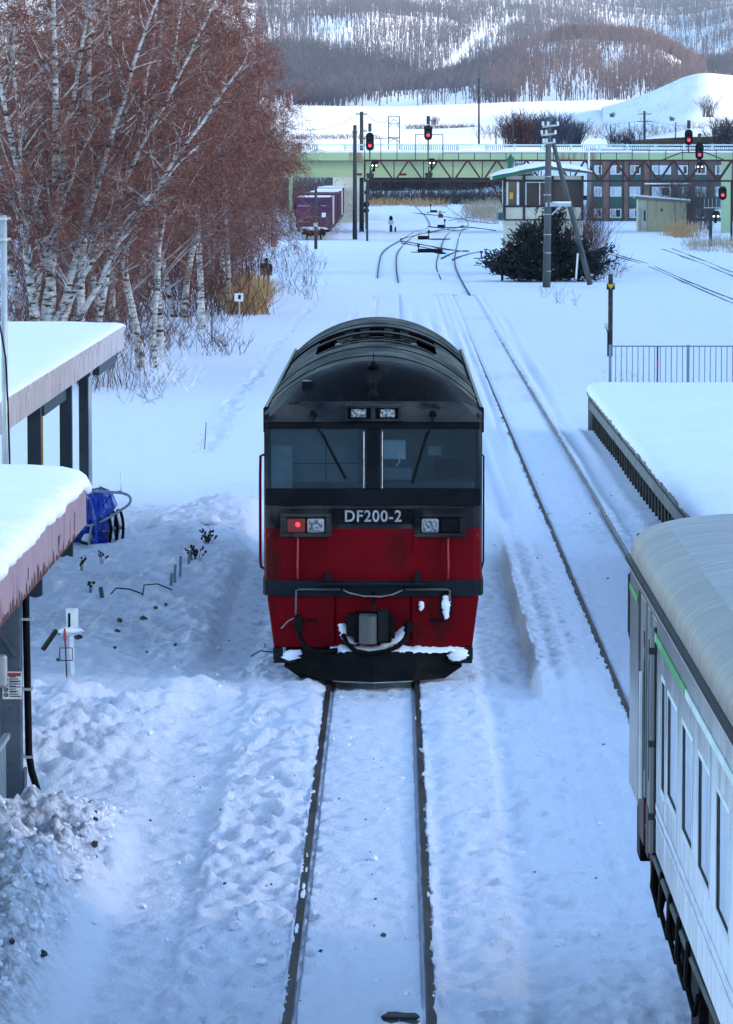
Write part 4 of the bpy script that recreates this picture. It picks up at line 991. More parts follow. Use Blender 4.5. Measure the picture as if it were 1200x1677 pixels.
for (yy, zz) in ((d0 + 0.12, 2.3), (d0 + 0.12, 1.75), (d0 + 0.12, 3.0)): MB().box(CX0 - 0.055, CX0, yy - 0.03, yy + 0.03, zz, zz + 0.05).build('pipe_clamp', M['pole_dark'], car)
MB().box(CX0 - 0.012, CX0 - 0.003, 27.6, d0 + 0.30, 3.10, 3.165).build('green_line', M['green_stripe'], car)
MB().box(CX0 - 0.012, CX0 - 0.003, CY0, 27.599, 3.10, 3.16).build('green_line', M['green_faint'], car)
MB().box(CX0 - 0.010, CX0 - 0.003, 33.1, 34.2, 3.14, 3.20).build('green_line', M['green_stripe'], car)
MB().box(CX0 - 0.008, CX0 - 0.003, CY0, d0 - 0.05, 1.86, 1.90).build('pink_line', M['pink_stripe'], car)
MB().box(CX0 - 0.008, CX0 - 0.003, CY0, d0 - 0.05, 1.79, 1.81).build('pink_line', M['pink_stripe'], car)
# roof
def croof(y, inset=0.0, drop=0.0):
    pts = []
    for i in range(21):
        t = math.pi * i / 20
        c, s_ = math.cos(t), math.sin(t)
        x = 3.41 - (1.46 - inset) * math.copysign(abs(c) ** 0.62, c); z = CZ1 + (0.37 - drop) * abs(s_) ** 0.66
        pts.append((x, y, z))
    return pts
ysr = [CY1, CY1 - 0.02, CY1 - 0.10, CY1 - 0.25] + [CY1 - 0.25 - k * 0.97 for k in range(1, 20)]
rows = [croof(ysr[0], 0.10, 0.10), croof(ysr[1], 0.06, 0.06), croof(ysr[2], 0.02, 0.02)] + [croof(y) for y in ysr[3:]]
me_rows = rows
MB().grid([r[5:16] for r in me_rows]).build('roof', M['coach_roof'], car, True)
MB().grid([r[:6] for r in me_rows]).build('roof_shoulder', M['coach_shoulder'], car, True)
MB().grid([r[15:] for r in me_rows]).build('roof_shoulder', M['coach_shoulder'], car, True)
MB().add(rows[0], [tuple(range(21))]).build('roof_end', M['coach_shoulder'], car)
MB().tube([(3.05, y, croof(y)[8][2] + 0.012) for y in (CY1 - 0.2, CY0)], 0.006, 4).build('roof_seam', M['coach_shoulder'], car)
MB().box(CX0 - 0.045, CX0 - 0.004, CY0, CY1 - 0.05, CZ1 - 0.035, CZ1 + 0.012).build('rain_gutter', M['rubber'], car)
MB().box(CX0 - 0.025, CX0 - 0.004, CY0, CY1 - 0.02, CZ1 - 0.075, CZ1 - 0.045).build('gutter_strip', M['white_frame'], car)
MB().blob((3.10, CY1 - 0.15, 3.82), (0.16, 0.2, 0.05), 3, 10, 6, 0.08).build('vent_cap', M['coach_roof'], car, True)
MB().tube([(CX0 + 0.01, CY1 + 0.0, 2.7), (CX0 - 0.008, CY1 + 0.02, 2.78), (CX0 - 0.008, CY1 + 0.02, 3.25), (CX0 + 0.05, CY1 + 0.02, 3.3)], 0.010, 6).build('end_handrail', M['pole_dark'], car)
# running gear and hanging boxes
ug = random.Random(3)
for k, (a, b, zb, dx) in enumerate(((33.1, 33.5, 1.05, 0.02), (30.9, 31.4, 1.12, 0.0), (30.2, 30.75, 0.95, 0.08), (29.5, 29.9, 0.72, 0.12), (28.75, 29.3, 0.9, 0.06), (27.9, 28.5, 0.66, 0.14), (27.0, 27.7, 0.82, 0.05), (25.6, 26.8, 0.6, 0.1), (23.0, 25.2, 0.5, 0.06), (19.5, 22.6, 0.55, 0.06))):
    MB().box(CX0 + dx, CX0 + 0.55 + dx, a, b, zb, CZ0 - 0.06).build('underfloor_box', M['black'], car, bevel=0.015)
for (p, q_) in (((CX0 + 0.03, 33.4, 1.5), (CX0 + 0.06, 27.0, 1.34)), ((CX0 + 0.0, 31.0, 1.46), (CX0 + 0.04, 24.0, 1.42))):
    MB().tube([p, Vector(p).lerp(Vector(q_), 0.5) + Vector((0, 0, -0.05)), q_], 0.025, 6).build('underfloor_pipe', M['pole_grey'], car)
for k in range(5):
    y = 30.9 - k * 0.9
    MB().tube([(CX0 + 0.0, y, 1.5), (CX0 - 0.02, y - 0.08, 1.25), (CX0 + 0.03, y - 0.2, 1.05), (CX0 + 0.05, y - 0.3, 1.2)], 0.02, 6).build('hanging_hose', M['rubber'], car)
clq = random.Random(6); sb = MB()
for k in range(30):
    sb.blob((CX0 + 0.28 + clq.uniform(-0.05, 0.08), clq.uniform(27.0, 31.0), clq.uniform(0.75, 1.35)), (0.06, clq.uniform(0.05, 0.12), clq.uniform(0.05, 0.13)), k, 7, 5)
kind(sb.build('packed_snow', M['snow'], car, True), 'stuff')
for yb in (30.9, 18.0):
    bg = MB()
    for s in (-1, 1): bg.box(XR2 + s * 0.95 - 0.07, XR2 + s * 0.95 + 0.07, yb - 1.5, yb + 1.5, 0.38, 0.62)
    bgo = bg.build('bogie_frame', M['black'], car)
    for ya in (yb - 1.05, yb + 1.05):
        MB().lathe((XR2 - 0.62, ya, 0.43), [(0.07, 0.0), (0.43, 0.0), (0.43, 0.11), (0.07, 0.11), (0.07, 1.13), (0.43, 1.13), (0.43, 1.24), (0.07, 1.24)], 24, 'x').build('wheelset', M['rail_rust'], bgo)

# ================================================================== PLATFORM, FENCE, POSTS
PX, PY0, PY1, PZ = 4.80, 24.0, 102.5, 0.95
pf = thing('platform', 'snow-covered station platform with a dark recessed concrete edge', 'platform', (0, 0, 0))
MB().box(PX + 0.35, 16, PY0, PY1, -0.3, 0.86).build('core', M['concrete_shaded'], pf)
nsl = int((PY1 - PY0) / 1.0)
mbs = MB().box(0, 0.55, 0.008, 0.992, 0, 0.13)
me0 = None
for k in range(nsl):
    y = PY1 - 1.0 * (k + 1)
    if y < 44: break
    jx = random.Random(k).uniform(-0.012, 0.012)
    if me0 is None:
        o = mbs.build('coping_slab', M['concrete'], pf, bevel=0.01, loc=(PX - 0.05 + jx, y, 0.86)); me0 = o.data
    else:
        o = mkobj('coping_slab', me0, None, pf, bevel=0.01, loc=(PX - 0.05 + jx, y, 0.86))
MB().box(PX + 0.02, PX + 0.3, PY0, PY1, 0.50, 0.72).build('edge_beam', M['concrete'], pf, bevel=0.01)
MB().box(PX + 0.14, PX + 0.36, PY0, PY1 - 0.02, -0.2, 0.50).build('back_wall', M['concrete_shaded'], pf)
pst = None
for k in range(60):
    y = PY1 - 0.12 - k * 0.95
    if pst is None:
        o = MB().box(PX + 0.10, PX + 0.16, -0.07, 0.07, -0.2, 0.50).build('edge_post', M['old_wood'], pf, loc=(0, y, 0)); pst = o.data
    else: mkobj('edge_post', pst, None, pf, loc=(0, y, 0))
MB().box(PX, 16, PY1 + 0.01, PY1 + 0.12, -0.2, 0.97).build('end_wall', M['concrete'], pf)
# snow blanket
xs = [PX - 0.10, PX - 0.105, PX - 0.07, PX - 0.01, PX + 0.1, PX + 0.35, PX + 0.9, PX + 2, PX + 4, PX + 7, 16]
zz = [1.0, 1.06, 1.13, 1.17, 1.20, 1.215, 1.22, 1.22, 1.22, 1.22, 1.22]
yy = np.concatenate([np.linspace(PY0, 100, 260), np.array([101.2, 101.9, 102.35, 102.6, 102.68, 102.66])])
rows = []
for j, y in enumerate(yy):
    e = max(0.0, (y - 101.2) / 1.48); row = []
    for x, z in zip(xs, zz):
        wob = 0.018 * float(fbm(np.array(y * 0.8), np.array(x * 0.3), 3, 77)) + 0.02 * float(fbm(np.array(y * 3.0), np.array(x), 2, 79))
        row.append((x + (wob * 1.5 if x < PX else 0) + 0.1 * e * e * (x < PX + 0.2), y, (z + wob) - 0.2 * e ** 3))
    rows.append(row)
rows.append([(x, 102.64, 0.97) for x, y, z in rows[-1]])
MB().grid(rows).build('snow_cover', M['snow'], pf, True)

fe = thing('fence', 'blue-grey railing with thin upright bars at the end of the platform', 'fence', (0, 0, 0))
f0 = A(999, 566, 106.0); f1 = A(1290, 566, 106.0)
FZ = f0.z
MB().box(f0.x - 0.02, f1.x, 105.98, 106.03, FZ - 0.035, FZ).build('top_rail', M['fence_blue'], fe)
MB().box(f0.x - 0.02, f1.x, 105.985, 106.025, 0.30, 0.335).build('bottom_rail', M['fence_blue'], fe)
nb = 0; x = f0.x
bar = MB().box(-0.011, 0.011, -0.011, 0.011, 0.335, FZ - 0.035); bme = None
fpost = MB().box(-0.035, 0.035, -0.035, 0.035, -0.2, FZ + 0.02); fme = None
while x < f1.x:
    if nb % 14 == 0:
        if fme is None: o = fpost.build('post', M['fence_blue'], fe, loc=(x, 106.005, 0)); fme = o.data
        else: mkobj('post', fme, None, fe, loc=(x, 106.005, 0))
    else:
        if bme is None: o = bar.build('bar', M['fence_blue'], fe, loc=(x, 106.005, 0)); bme = o.data
        else: mkobj('bar', bme, None, fe, loc=(x, 106.005, 0))
    x += 0.142; nb += 1
sp = G(1025, 640); p_t = A(1025, 545, sp.y)
so = thing('snow_stake', 'thin red and white snow stake standing in the platform-end fence', 'stake', (p_t.x, 105.3, 0))
MB().tube([(0, 0, 0.3), (0, 0, 1.35)], 0.022, 6).build('lower_pole', M['pole_grey'], so)
MB().tube([(0, 0, 1.35), (0, 0, 1.58)], 0.023, 6).build('red_band', M['red_paint'], so)
MB().tube([(0, 0, 1.58), (0, 0, 1.93)], 0.022, 6).build('upper_pole', M['brown_board'], so)

b = G(999, 584)
ys_ = thing('marker_post', 'wooden post with a black and yellow down-triangle plate beside the fence', 'sign post', (b.x, b.y, 0))
hz = A(999, 449, b.y).z
MB().box(-0.075, 0.075, -0.07, 0.07, -0.1, hz).build('post', M['old_wood'], ys_, bevel=0.01)
pz = A(999, 469, b.y).z
pb = MB().box(-0.14, 0.14, -0.10, -0.075, pz - 0.11, pz + 0.10).build('plate', M['dark_metal'], ys_)
MB().prism([(-0.13, pz + 0.075), (0.13, pz + 0.075), (0.0, pz - 0.09)], 'y', -0.108, -0.102).build('yellow_triangle', M['yellow'], pb)
MB().box(-0.20, -0.085, -0.09, 0.05, 0.95, 1.12).build('junction_box', M['galv'], ys_, bevel=0.01)
MB().tube([(-0.13, -0.05, 0.95), (-0.09, -0.09, 0.8), (-0.09, -0.09, 0.0)], 0.02, 6).build('cable', M['rubber'], ys_)

# ================================================================== NEAR SHELTER (left edge)
NX = -3.60
ns = thing('shelter', 'pink-edged flat shelter roof under thick snow on blue columns, nearest at left', 'shelter', (0, 0, 0))
NYE = 48.4
MB().box(NX - 0.03, NX, 20, NYE, 2.42, 2.88).build('fascia', M['pink_paint'], ns)
MB().box(-10, NX - 0.031, NYE - 0.03, NYE, 2.42, 2.88).build('end_fascia', M['pink_paint'], ns)
MB().box(-10, NX - 0.031, 20, NYE - 0.031, 2.62, 2.86).build('roof_deck', M['dark_post'], ns)
# rust eating the lower edge of the fascia
ru = MB(); q = random.Random(11); y = 24.0
while y < 47.4:
    w_ = q.uniform(0.05, 0.35); h_ = max(0, q.gauss(0.02, 0.045)) + (0.05 if 38 < y < 45 else 0.0)
    if h_ > 0.015:
        ru.add([(NX + 0.004, y, 2.415), (NX + 0.004, y + w_, 2.415), (NX + 0.004, y + w_ * 0.8, 2.415 + h_ * 0.7), (NX + 0.004, y + w_ * 0.45, 2.415 + h_ * q.uniform(1, 1.8)), (NX + 0.004, y + w_ * 0.15, 2.415 + h_ * 0.6)], [(0, 1, 2, 3, 4)])
    y += w_ * q.uniform(0.7, 1.4)
for (yy0, zz0, hh0) in ((44.3, 2.48, 0.16), (44.45, 2.55, 0.1), (46.6, 2.5, 0.2), (40.6, 2.55, 0.12), (41.8, 2.47, 0.1)):
    ru.add([(NX + 0.004, yy0, zz0), (NX + 0.004, yy0 + 0.05, zz0), (NX + 0.004, yy0 + 0.10, zz0 + hh0), (NX + 0.004, yy0 + 0.02, zz0 + hh0 * 1.1)], [(0, 1, 2, 3)])
kind(ru.build('rust_flakes', M['rust'], ns), 'stuff')
# snow on it, its edge broken into soft lobes
rows = []
yy = np.linspace(22, NYE + 0.10, 300)
for y in yy:
    lob = 0.05 * abs(math.sin(y * 3.9 + 1.3 * math.sin(y * 1.1))) + 0.05 * float(fbm(np.array(y * 1.7), np.array(2.0), 3, 5))
    ee = max(0.0, (y - (NYE - 1.2)) / 1.3); dr = 0.13 * ee ** 3
    row = []
    for (dx, z) in ((0.00 , 2.885), (0.045, 2.92), (0.055, 2.98), (0.02, 3.045), (-0.06, 3.09), (-0.25, 3.12), (-0.6, 3.135), (-1.5, 3.15), (-3, 3.155), (-6.4, 3.16)):
        n_ = 0.022 * float(fbm(np.array(y * 2.2), np.array(dx * 2), 3, 9)) + (0.07 * float(fbm(np.array(y * 0.5), np.array(dx * 0.7), 2, 10)) if dx < -0.2 else 0) + (0.015 * math.sin(y * 7.8 + dx * 3) * math.exp(dx * 1.2) if dx < 0 else 0)
        row.append((NX + dx + (lob - 0.03) * (1 if dx > -0.5 else 0), y, z + (n_ if dx < 0.04 else 0) - dr))
    rows.append(row)
rows.append([(x, NYE + 0.09, 2.87) for x, y, z in rows[-1]])
MB().grid([r[::-1] for r in rows]).build('snow_cover', M['snow'], ns, True)
c0 = A(20, 1370, 41.0); CXc = c0.x
col = MB().box(CXc - 0.105, CXc + 0.105, 40.88, 41.12, -0.1, 2.60).build('column', M['blue_post'], ns, bevel=0.008)
MB().box(CXc + 0.106, CXc + 0.135, 40.9, 41.2, 0.05, 0.62).build('column_plate', M['blue_post'], col)
MB().bar((CXc - 0.12, 40.86, 2.05), (CXc + 0.06, 40.86, 1.78), 0.03, 0.03).build('brace', M['blue_post'], col)
MB().box(CXc - 0.17, CXc - 0.02, 40.80, 40.875, 1.46, 1.80).build('switch_box', M['galv'], ns, bevel=0.05, seg=3)
# notice: white plate, red header, four rows of rings and lines
nt_ = thing('notice', 'white warning notice with red header and four round symbols on blue column', 'notice', (0, 0, 0))
nx0, nx1, nz0, nz1 = A(4, 1145, 40.86).x, A(36, 1145, 40.86).x, A(20, 1145, 40.86).z, A(20, 1100, 40.86).z
MB().box(nx0, nx1, 40.862, 40.876, nz0, nz1).build('plate', M['white_sign'], nt_)
wd, hgt = nx1 - nx0, nz1 - nz0
MB().box(nx0 + 0.05 * wd, nx1 - 0.05 * wd, 40.857, 40.861, nz1 - 0.16 * hgt, nz1 - 0.04 * hgt).build('header', M['red_paint'], nt_)
for k in range(4):
    cz = nz1 - hgt * (0.28 + 0.185 * k)
    tr = []
    for i in range(13):
        t = 2 * math.pi * i / 12; tr.append((nx0 + 0.19 * wd + 0.09 * wd * math.cos(t), 40.859, cz + 0.09 * wd * math.sin(t)))
    MB().tube(tr, 0.006, 4).build('symbol', M['print_dark'], nt_)
    MB().bar((nx0 + 0.14 * wd, 40.859, cz - 0.008), (nx0 + 0.24 * wd, 40.859, cz + 0.008), 0.006).build('symbol', M['red_paint'], nt_)
    for j in range(3):
        MB().box(nx0 + 0.36 * wd, nx0 + (0.70 + 0.15 * ((k + j) % 3) * 0.8) * wd, 40.858, 40.861, cz + 0.022 - 0.022 * j, cz + 0.032 - 0.022 * j).build('text_line', M['print_dark'], nt_)
# downpipe
px_ = A(43, 1100, 41.0).x
dp = MB().tube([(px_, 41.0, 2.46), (px_, 41.0, 2.3), (px_ + 0.02, 41.0, 0.78), (px_ + 0.05, 40.95, 0.62), (px_ + 0.12, 40.85, 0.42), (px_ + 0.22, 40.7, 0.26)], 0.036, 10).build('downpipe', M['rubber'], ns, True)
for z in (2.12, 1.42, 0.74): MB().box(px_ - 0.065, px_ + 0.065, 40.95, 41.05, z, z + 0.025).build('pipe_bracket', M['galv'], dp)
# railing beside the column
rlg = thing('railing', 'blue-grey handrail with upright bars beside the blue column', 'railing', (0, 0, 0))
MB().bar((CXc - 0.02, 40.75, 1.00), (CXc - 0.03, 34.0, 0.98), 0.06, 0.05).build('hand_rail', M['rail_paint'], rlg)
bme = None
for k in range(16):
    y = 40.6 - 0.14 * k
    if bme is None: o = MB().box(-0.01, 0.01, -0.01, 0.01, 0.0, 0.98).build('bar', M['rail_paint'], rlg, loc=(CXc - 0.03, y, 0)); bme = o.data
    else: mkobj('bar', bme, None, rlg, loc=(CXc - 0.03, y, 0))

# ================================================================== FAR SHELTER
FX, FYE = -5.3, 81.5
fs = thing('shelter', 'snow-topped shelter with peeling white fascia and dark blue posts beside the birches', 'shelter', (0, 0, 0))
MB().box(FX - 0.04, FX, 52, FYE, 2.97, 3.36).build('fascia', M['peeling'], fs)
MB().box(FX + 0.002, FX + 0.03, 52, FYE, 3.33, 3.42).build('fascia_cap', M['peeling'], fs)
MB().box(-14, FX - 0.041, FYE - 0.04, FYE, 2.97, 3.38).build('end_fascia', M['peeling'], fs)
MB().box(-14, FX - 0.041, 52, FYE - 0.041, 3.15, 3.34).build('roof_deck', M['dark_post'], fs)
for (xx, y0, y1) in ((FX - 0.10, 76.0, 80.6), (FX - 0.10, 64.0, 69.0), (FX - 0.9, 60, 80)):
    MB().box(xx - 0.12, xx, y0, y1, 2.72, 2.965).build('beam', M['dark_post'], fs)
PO = {}
for (pxx, nm) in ((138, 'blue_post'), (107, 'dark_post'), (55, 'dark_post')):
    yy_ = 5.42 * FPX / (645 - pxx)
    MB().box(-0.10, 0.10, -0.10, 0.10, -0.1, 2.97).build('post', M[nm], fs, bevel=0.006, loc=(-5.42, yy_, 0))
MB().box(-5.305, -5.29, 71.9, 72.6, 0.0, 2.9).build('post_edge', M['rail_paint'], fs)
rows = []
for y in np.linspace(52, FYE + 0.03, 150):
    ee = max(0.0, (y - (FYE - 1.0)) / 1.03); row = []
    for (dx, z) in ((0.03, 3.425), (0.035, 3.45), (0.0, 3.475), (-0.12, 3.50), (-0.4, 3.52), (-1, 3.525), (-3, 3.53), (-8.5, 3.53)):
        n_ = 0.02 * float(fbm(np.array(y * 1.5), np.array(dx * 2), 3, 19)) + (0.09 * float(fbm(np.array(y * 0.35), np.array(dx * 0.6), 2, 20)) if dx < -0.3 else 0)
        row.append((FX + dx + (n_ * 1.6 if dx > -0.1 else 0), y, z + n_ * 0.6 - 0.06 * ee ** 3))
    rows.append(row)
rows.append([(x, FYE + 0.02, 3.38) for x, y, z in rows[-1]])
MB().grid([r[::-1] for r in rows]).build('snow_cover', M['snow'], fs, True)
yb_ = A(68, 740, 74.0)
tag(MB().box(yb_.x - 0.03, yb_.x + 0.03, 73.97, 74.03, 0, 2.3).build('warning_pole', M['yellow']), 'yellow square pole between the dark posts of the far shelter', 'pole')

# lamp pole in front of the far shelter
lp = A(8.5, 740, 52.0); lt = A(8.5, 353, 52.0)
pole = thing('lamp_pole', 'slim galvanised steel pole with a dangling cable rising behind the near shelter roof', 'pole', (lp.x, 52, 0))
MB().tube([(0, 0, 0), (0, 0, lt.z)], 0.042, 12).build('shaft', M['galv'], pole, True)
for z in (lt.z - 0.06, lt.z - 0.32): MB().tube([(0, 0, z), (0, 0, z + 0.035)], 0.055, 10).build('clamp', M['galv'], pole)
for z in (lt.z - 0.05, lt.z - 0.31): MB().box(0.04, 0.09, -0.02, 0.02, z, z + 0.03).build('clamp_ear', M['galv'], pole)
MB().tube([(-0.09, -0.03, 4.9), (-0.05, -0.05, 4.6), (0.02, -0.06, 4.2), (0.045, -0.06, 3.6), (0.06, -0.06, 3.0), (0.07, -0.06, 2.4)], 0.012, 6).build('cable', M['rubber'], pole, True)

# ================================================================== GARDEN STRIP
tb = G(172, 903)
TBX, TBY = tb.x, tb.y
bike = thing('bicycle', 'bicycle wrapped in a crumpled blue tarpaulin with black tyres showing', 'bicycle', (TBX, TBY, 0.08))
for (x, y, rz) in ((0.12, 0.12, 0.35), (0.22, 0.32, 0.30), (0.02, -0.05, 0.35)):
    tr = []
    for i in range(25):
        t = 2 * math.pi * i / 24; u = 0.30 * math.cos(t); tr.append((x + u * math.sin(rz), y - u * math.cos(rz) * 0.9, 0.30 + 0.30 * math.sin(t)))
    w = MB().tube(tr, 0.026, 7).build('wheel', M['rubber'], bike, True)
    MB().lathe((x, y, 0.30), [(0.03, -0.05), (0.03, 0.05)], 8, 'x').build('hub', M['steel'], w)
    sp_ = MB()
    for i in range(8):
        t = math.pi * i / 8
        sp_.tube([(x + 0.28 * math.cos(t) * math.sin(rz), y - 0.28 * math.cos(t) * math.cos(rz) * 0.9, 0.30 + 0.28 * math.sin(t)), (x - 0.28 * math.cos(t) * math.sin(rz), y + 0.28 * math.cos(t) * math.cos(rz) * 0.9, 0.30 - 0.28 * math.sin(t))], 0.003, 3)
    sp_.build('spokes', M['steel'], w)
rows = []
q = np.random.default_rng(3)
prof = [(0.0, 1.00, 0.02), (0.12, 0.97, 0.16), (0.25, 0.88, 0.24), (0.4, 0.70, 0.29), (0.55, 0.5, 0.31), (0.8, 0.28, 0.30), (1.0, 0.10, 0.27)]
for (t, z, r_) in prof:
    row = []
    for i in range(28):
        a = 2 * math.pi * i / 28
        fold = 1 + 0.16 * math.sin(5 * a + 3 * t) * t + 0.10 * math.sin(9 * a - 4 * t) * t + q.normal(0, 0.05)
        front = 0.34 if (math.cos(a) > 0.2 and t > 0.5) else 0.0         # lifted where the wheels stick out
        row.append((-0.10 + 1.0 * r_ * fold * math.cos(a) * (1 - 0.4 * (front > 0)), r_ * 1.7 * fold * math.sin(a), z + front * (t - 0.45) * 1.1 + q.normal(0, 0.012)))
    rows.append(row)
mb = MB().grid(rows, close=True); mb.f.append(tuple(range(28)))
tp = mb.build('tarpaulin', M['tarp'], bike, False)
flap = MB(); rws = []
for i in range(8):
    rws.append([(-0.55 + 0.09 * i + 0.02 * math.sin(i * 2.0 + j), -0.25 - 0.05 * j + 0.03 * math.sin(i + j), 0.02 + 0.07 * abs(math.sin(i * 1.1 + j * 1.7)) + 0.05 * j) for j in range(6)])
flap.grid(rws).build('tarpaulin_skirt', M['tarp'], tp, True)
MB().blob((-0.28, -0.3, 0.22), (0.14, 0.14, 0.12), 5, 10, 7, 0.08).build('snow_lump', M['snow'], bike, True)

def pxpath(Y, pts): return [A(x, y, Y) for x, y in pts]
tf = thing('tube_stand', 'bent grey steel tube loop leaning over the blue tarpaulin', 'tube frame', (0, 0, 0))
YF = TBY - 0.5
p = smooth_path(pxpath(YF, [(138, 812), (150, 805), (195, 807), (211, 812), (213, 822), (203, 832), (170, 852), (150, 860), (141, 858), (137, 840), (138, 812)]), 4)
MB().tube(p, 0.022, 8).build('loop', M['rail_paint'], tf, True)
MB().tube(smooth_path([Vector(A(150, 860, YF)), Vector(A(146, 890, YF)), Vector((A(146, 890, YF).x, YF + 0.1, 0.0))], 3), 0.02, 6).build('leg', M['rail_paint'], tf, True)
MB().tube(smooth_path(pxpath(YF, [(168, 830), (180, 812), (196, 804), (205, 812)]), 4), 0.006, 5).build('wire', M['black'], tf)
gs = G(198, 806, 0.0)
tag(MB().tube([(gs.x, gs.y, 0), (gs.x + 0.01, gs.y, 0.40)], 0.022, 8).build('white_stake', M['white_sign'], None, True), 'short white stake poking from snow just behind the tube loop', 'stake')

# little cross-shaped sign with a snow cap, and the red hook stake in front of it
cs = G(116, 1104, 0.0)
cr_ = thing('garden_cross', 'white wooden cross with a snow-capped arm in the garden snow', 'garden marker', (cs.x, cs.y, 0))
MB().bar((0.03, 0, -0.1), (-0.0, 0, 0.86), 0.055, 0.03).build('upright', M['white_sign'], cr_)
MB().box(-0.06, 0.10, -0.01, 0.02, 0.62, 0.86).build('plate', M['white_sign'], cr_)
MB().box(-0.03, -0.0, -0.022, -0.012, 0.60, 0.80).build('dark_strip', M['black'], cr_)
ar = MB().grid([[(-0.17 + 0.34 * i / 8, y, 0.50 + 0.05 * math.sin(math.pi * (0.15 + 0.8 * i / 8)) + 0.05 * (i > 6)) for i in range(9)] for y in (-0.12, 0.10)])
ar.build('arm', M['old_wood'], cr_)
MB().blob((0.0, -0.01, 0.565), (0.17, 0.10, 0.055), 2, 12, 6, 0.10).build('snow_cap', M['snow'], cr_, True)
hs = G(109, 1121, 0.0)
hk = thing('hook_stake', 'thin dark red stake with a square wire loop in front of the white cross', 'stake', (hs.x, hs.y, 0))
MB().tube([(0.01, 0, -0.1), (-0.02, 0, 0.72)], 0.010, 6).build('rod', M['dirty_red'], hk)
MB().tube([(-0.015, 0, 0.52), (-0.02, 0, 0.60), (-0.02, 0, 0.68), (-0.02, 0, 0.72)], [0.006, 0.024, 0.018, 0.004], 8).build('tip', M['red_paint'], hk)
MB().tube([(-0.085, 0, 0.31), (0.075, 0, 0.31), (0.075, 0, 0.47), (-0.085, 0, 0.47), (-0.085, 0, 0.31)], 0.009, 5).build('loop', M['dirty_red'], hk)

def gtag(o, l, c, g=None): return tag(o, l, c, g)
p0 = G(82, 1062, 0.15)
gtag(MB().bar(p0 + Vector((-0.10, 0, -0.02)), p0 + Vector((0.08, 0.1, 0.24)), 0.075, 0.05).build('broken_board', M['old_wood'], None, bevel=0.01), 'short weathered board leaning in the snow left of the white cross', 'board')
p0 = G(169, 982, 0.1)
gtag(MB().bar(p0 + Vector((0.01, 0, -0.15)), p0 + Vector((-0.04, 0, 0.19)), 0.10, 0.06).build('stub_post', M['green_panel'], None, bevel=0.01), 'short dark green post stub standing in the garden snow', 'post')
for k, (pts, lab) in enumerate(((((178, 977), (190, 963), (213, 965), (234, 973), (236, 981)), 'low bent garden hoop next to the green post stub'), (((233, 980), (236, 958), (258, 956), (282, 966)), 'low bent garden hoop farther from the green post stub'))):
    Y = G(*pts[0], 0.1).y
    gtag(MB().tube([A(x, y, Y) for x, y in pts], 0.011, 5).build('garden_hoop', M['black'], None), lab, 'garden hoop')
for k, (x, y, h_) in enumerate(((279, 962, 0.22), (285, 960, 0.34), (294, 948, 0.36), (308, 934, 0.28))):
    g_ = G(x, y, 0.1)
    gtag(MB().bar((g_.x, g_.y, 0.0), (g_.x + 0.02, g_.y, 0.1 + h_), 0.045, 0.03).build('garden_picket', M['fence_blue'], None), ['shortest blue picket at the end of the garden hoops', 'second blue picket up from the garden hoops', 'tall blue picket between its neighbours in the garden row', 'blue picket farthest from the garden hoops'][k], 'picket', 'blue pickets')
lg = G(345, 872, 0.15)
lo = thing('cut_log', 'snow-capped cut log at the edge of the garden mound', 'log', (lg.x, lg.y, 0.15))
MB().tube([(-0.05, -0.25, 0.06), (0.10, 0.5, 0.10)], 0.12, 10).build('wood', M['birch'], lo, True)
MB().blob((0.0, 0.15, 0.19), (0.16, 0.5, 0.09), 4, 12, 6, 0.1).build('snow_cap', M['snow'], lo, True)
lg = G(372, 866, 0.1)
lo = thing('curved_branch', 'curved bark-covered branch end sticking out beside the cut log', 'branch', (lg.x, lg.y, 0.1))
MB().tube([(0.05, 0, -0.1), (0.06, 0, 0.08), (0.0, 0.1, 0.18), (-0.10, 0.2, 0.2)], [0.05, 0.05, 0.045, 0.03], 8).build('wood', M['bark_dark'], lo, True)
g_ = G(335, 736, 0.0)
gtag(MB().tube([(g_.x, g_.y, 0), (g_.x + 0.04, g_.y, 0.62)], 0.012, 5).build('thin_rod', M['pole_grey'], None), 'thin leaning rod alone in the open snow beside the footprints', 'rod')
# dead stems and stones
def stem_plant(px, py, h_, n_, lab, seed, spread=0.12, mat='bark_dark', z0=0.1, seeds=True):
    g_ = G(px, py, z0); q = random.Random(seed)
    t_ = thing('dead_plant', lab, 'plant', (g_.x, g_.y, z0 - 0.05), 'withered plants')
    st = MB(); hd = MB()
    for k in range(n_):
        a = q.uniform(0, 6.28); r_ = q.uniform(0.2, 1) * spread; hh = h_ * q.uniform(0.6, 1.1)
        e = Vector((r_ * math.cos(a), r_ * math.sin(a), hh)); m_ = e * 0.5 + Vector((q.uniform(-0.03, 0.03), 0, 0.05))
        st.tube([(0.2 * e.x, 0.2 * e.y, -0.05), m_, e], [0.008, 0.006, 0.003], 4)
        for j in range(3 if seeds else 0):
            c = m_.lerp(e, q.random()); hd.blob((c.x + q.uniform(-0.02, 0.02), c.y, c.z), (0.018, 0.018, 0.022), seed + j, 5, 3)
    st.build('stems', M[mat], t_)
    if seeds: kind(hd.build('seed_heads', M[mat], t_), 'stuff')
stem_plant(133, 940, 0.33, 4, 'dark withered plant with two upright seed spikes below the tarpaulin', 1)
stem_plant(166, 930, 0.40, 3, 'tall dark withered spike nearest the bicycle wheels', 2)
stem_plant(147, 970, 0.22, 3, 'low withered sprig left of the green post stub', 3)
stem_plant(320, 920, 0.30, 14, 'dense grey withered tuft along the garden edge by the blue pickets', 4, 0.3)
stem_plant(338, 895, 0.34, 12, 'grey withered tuft just below the cut log', 5, 0.2)
sq = random.Random(21)
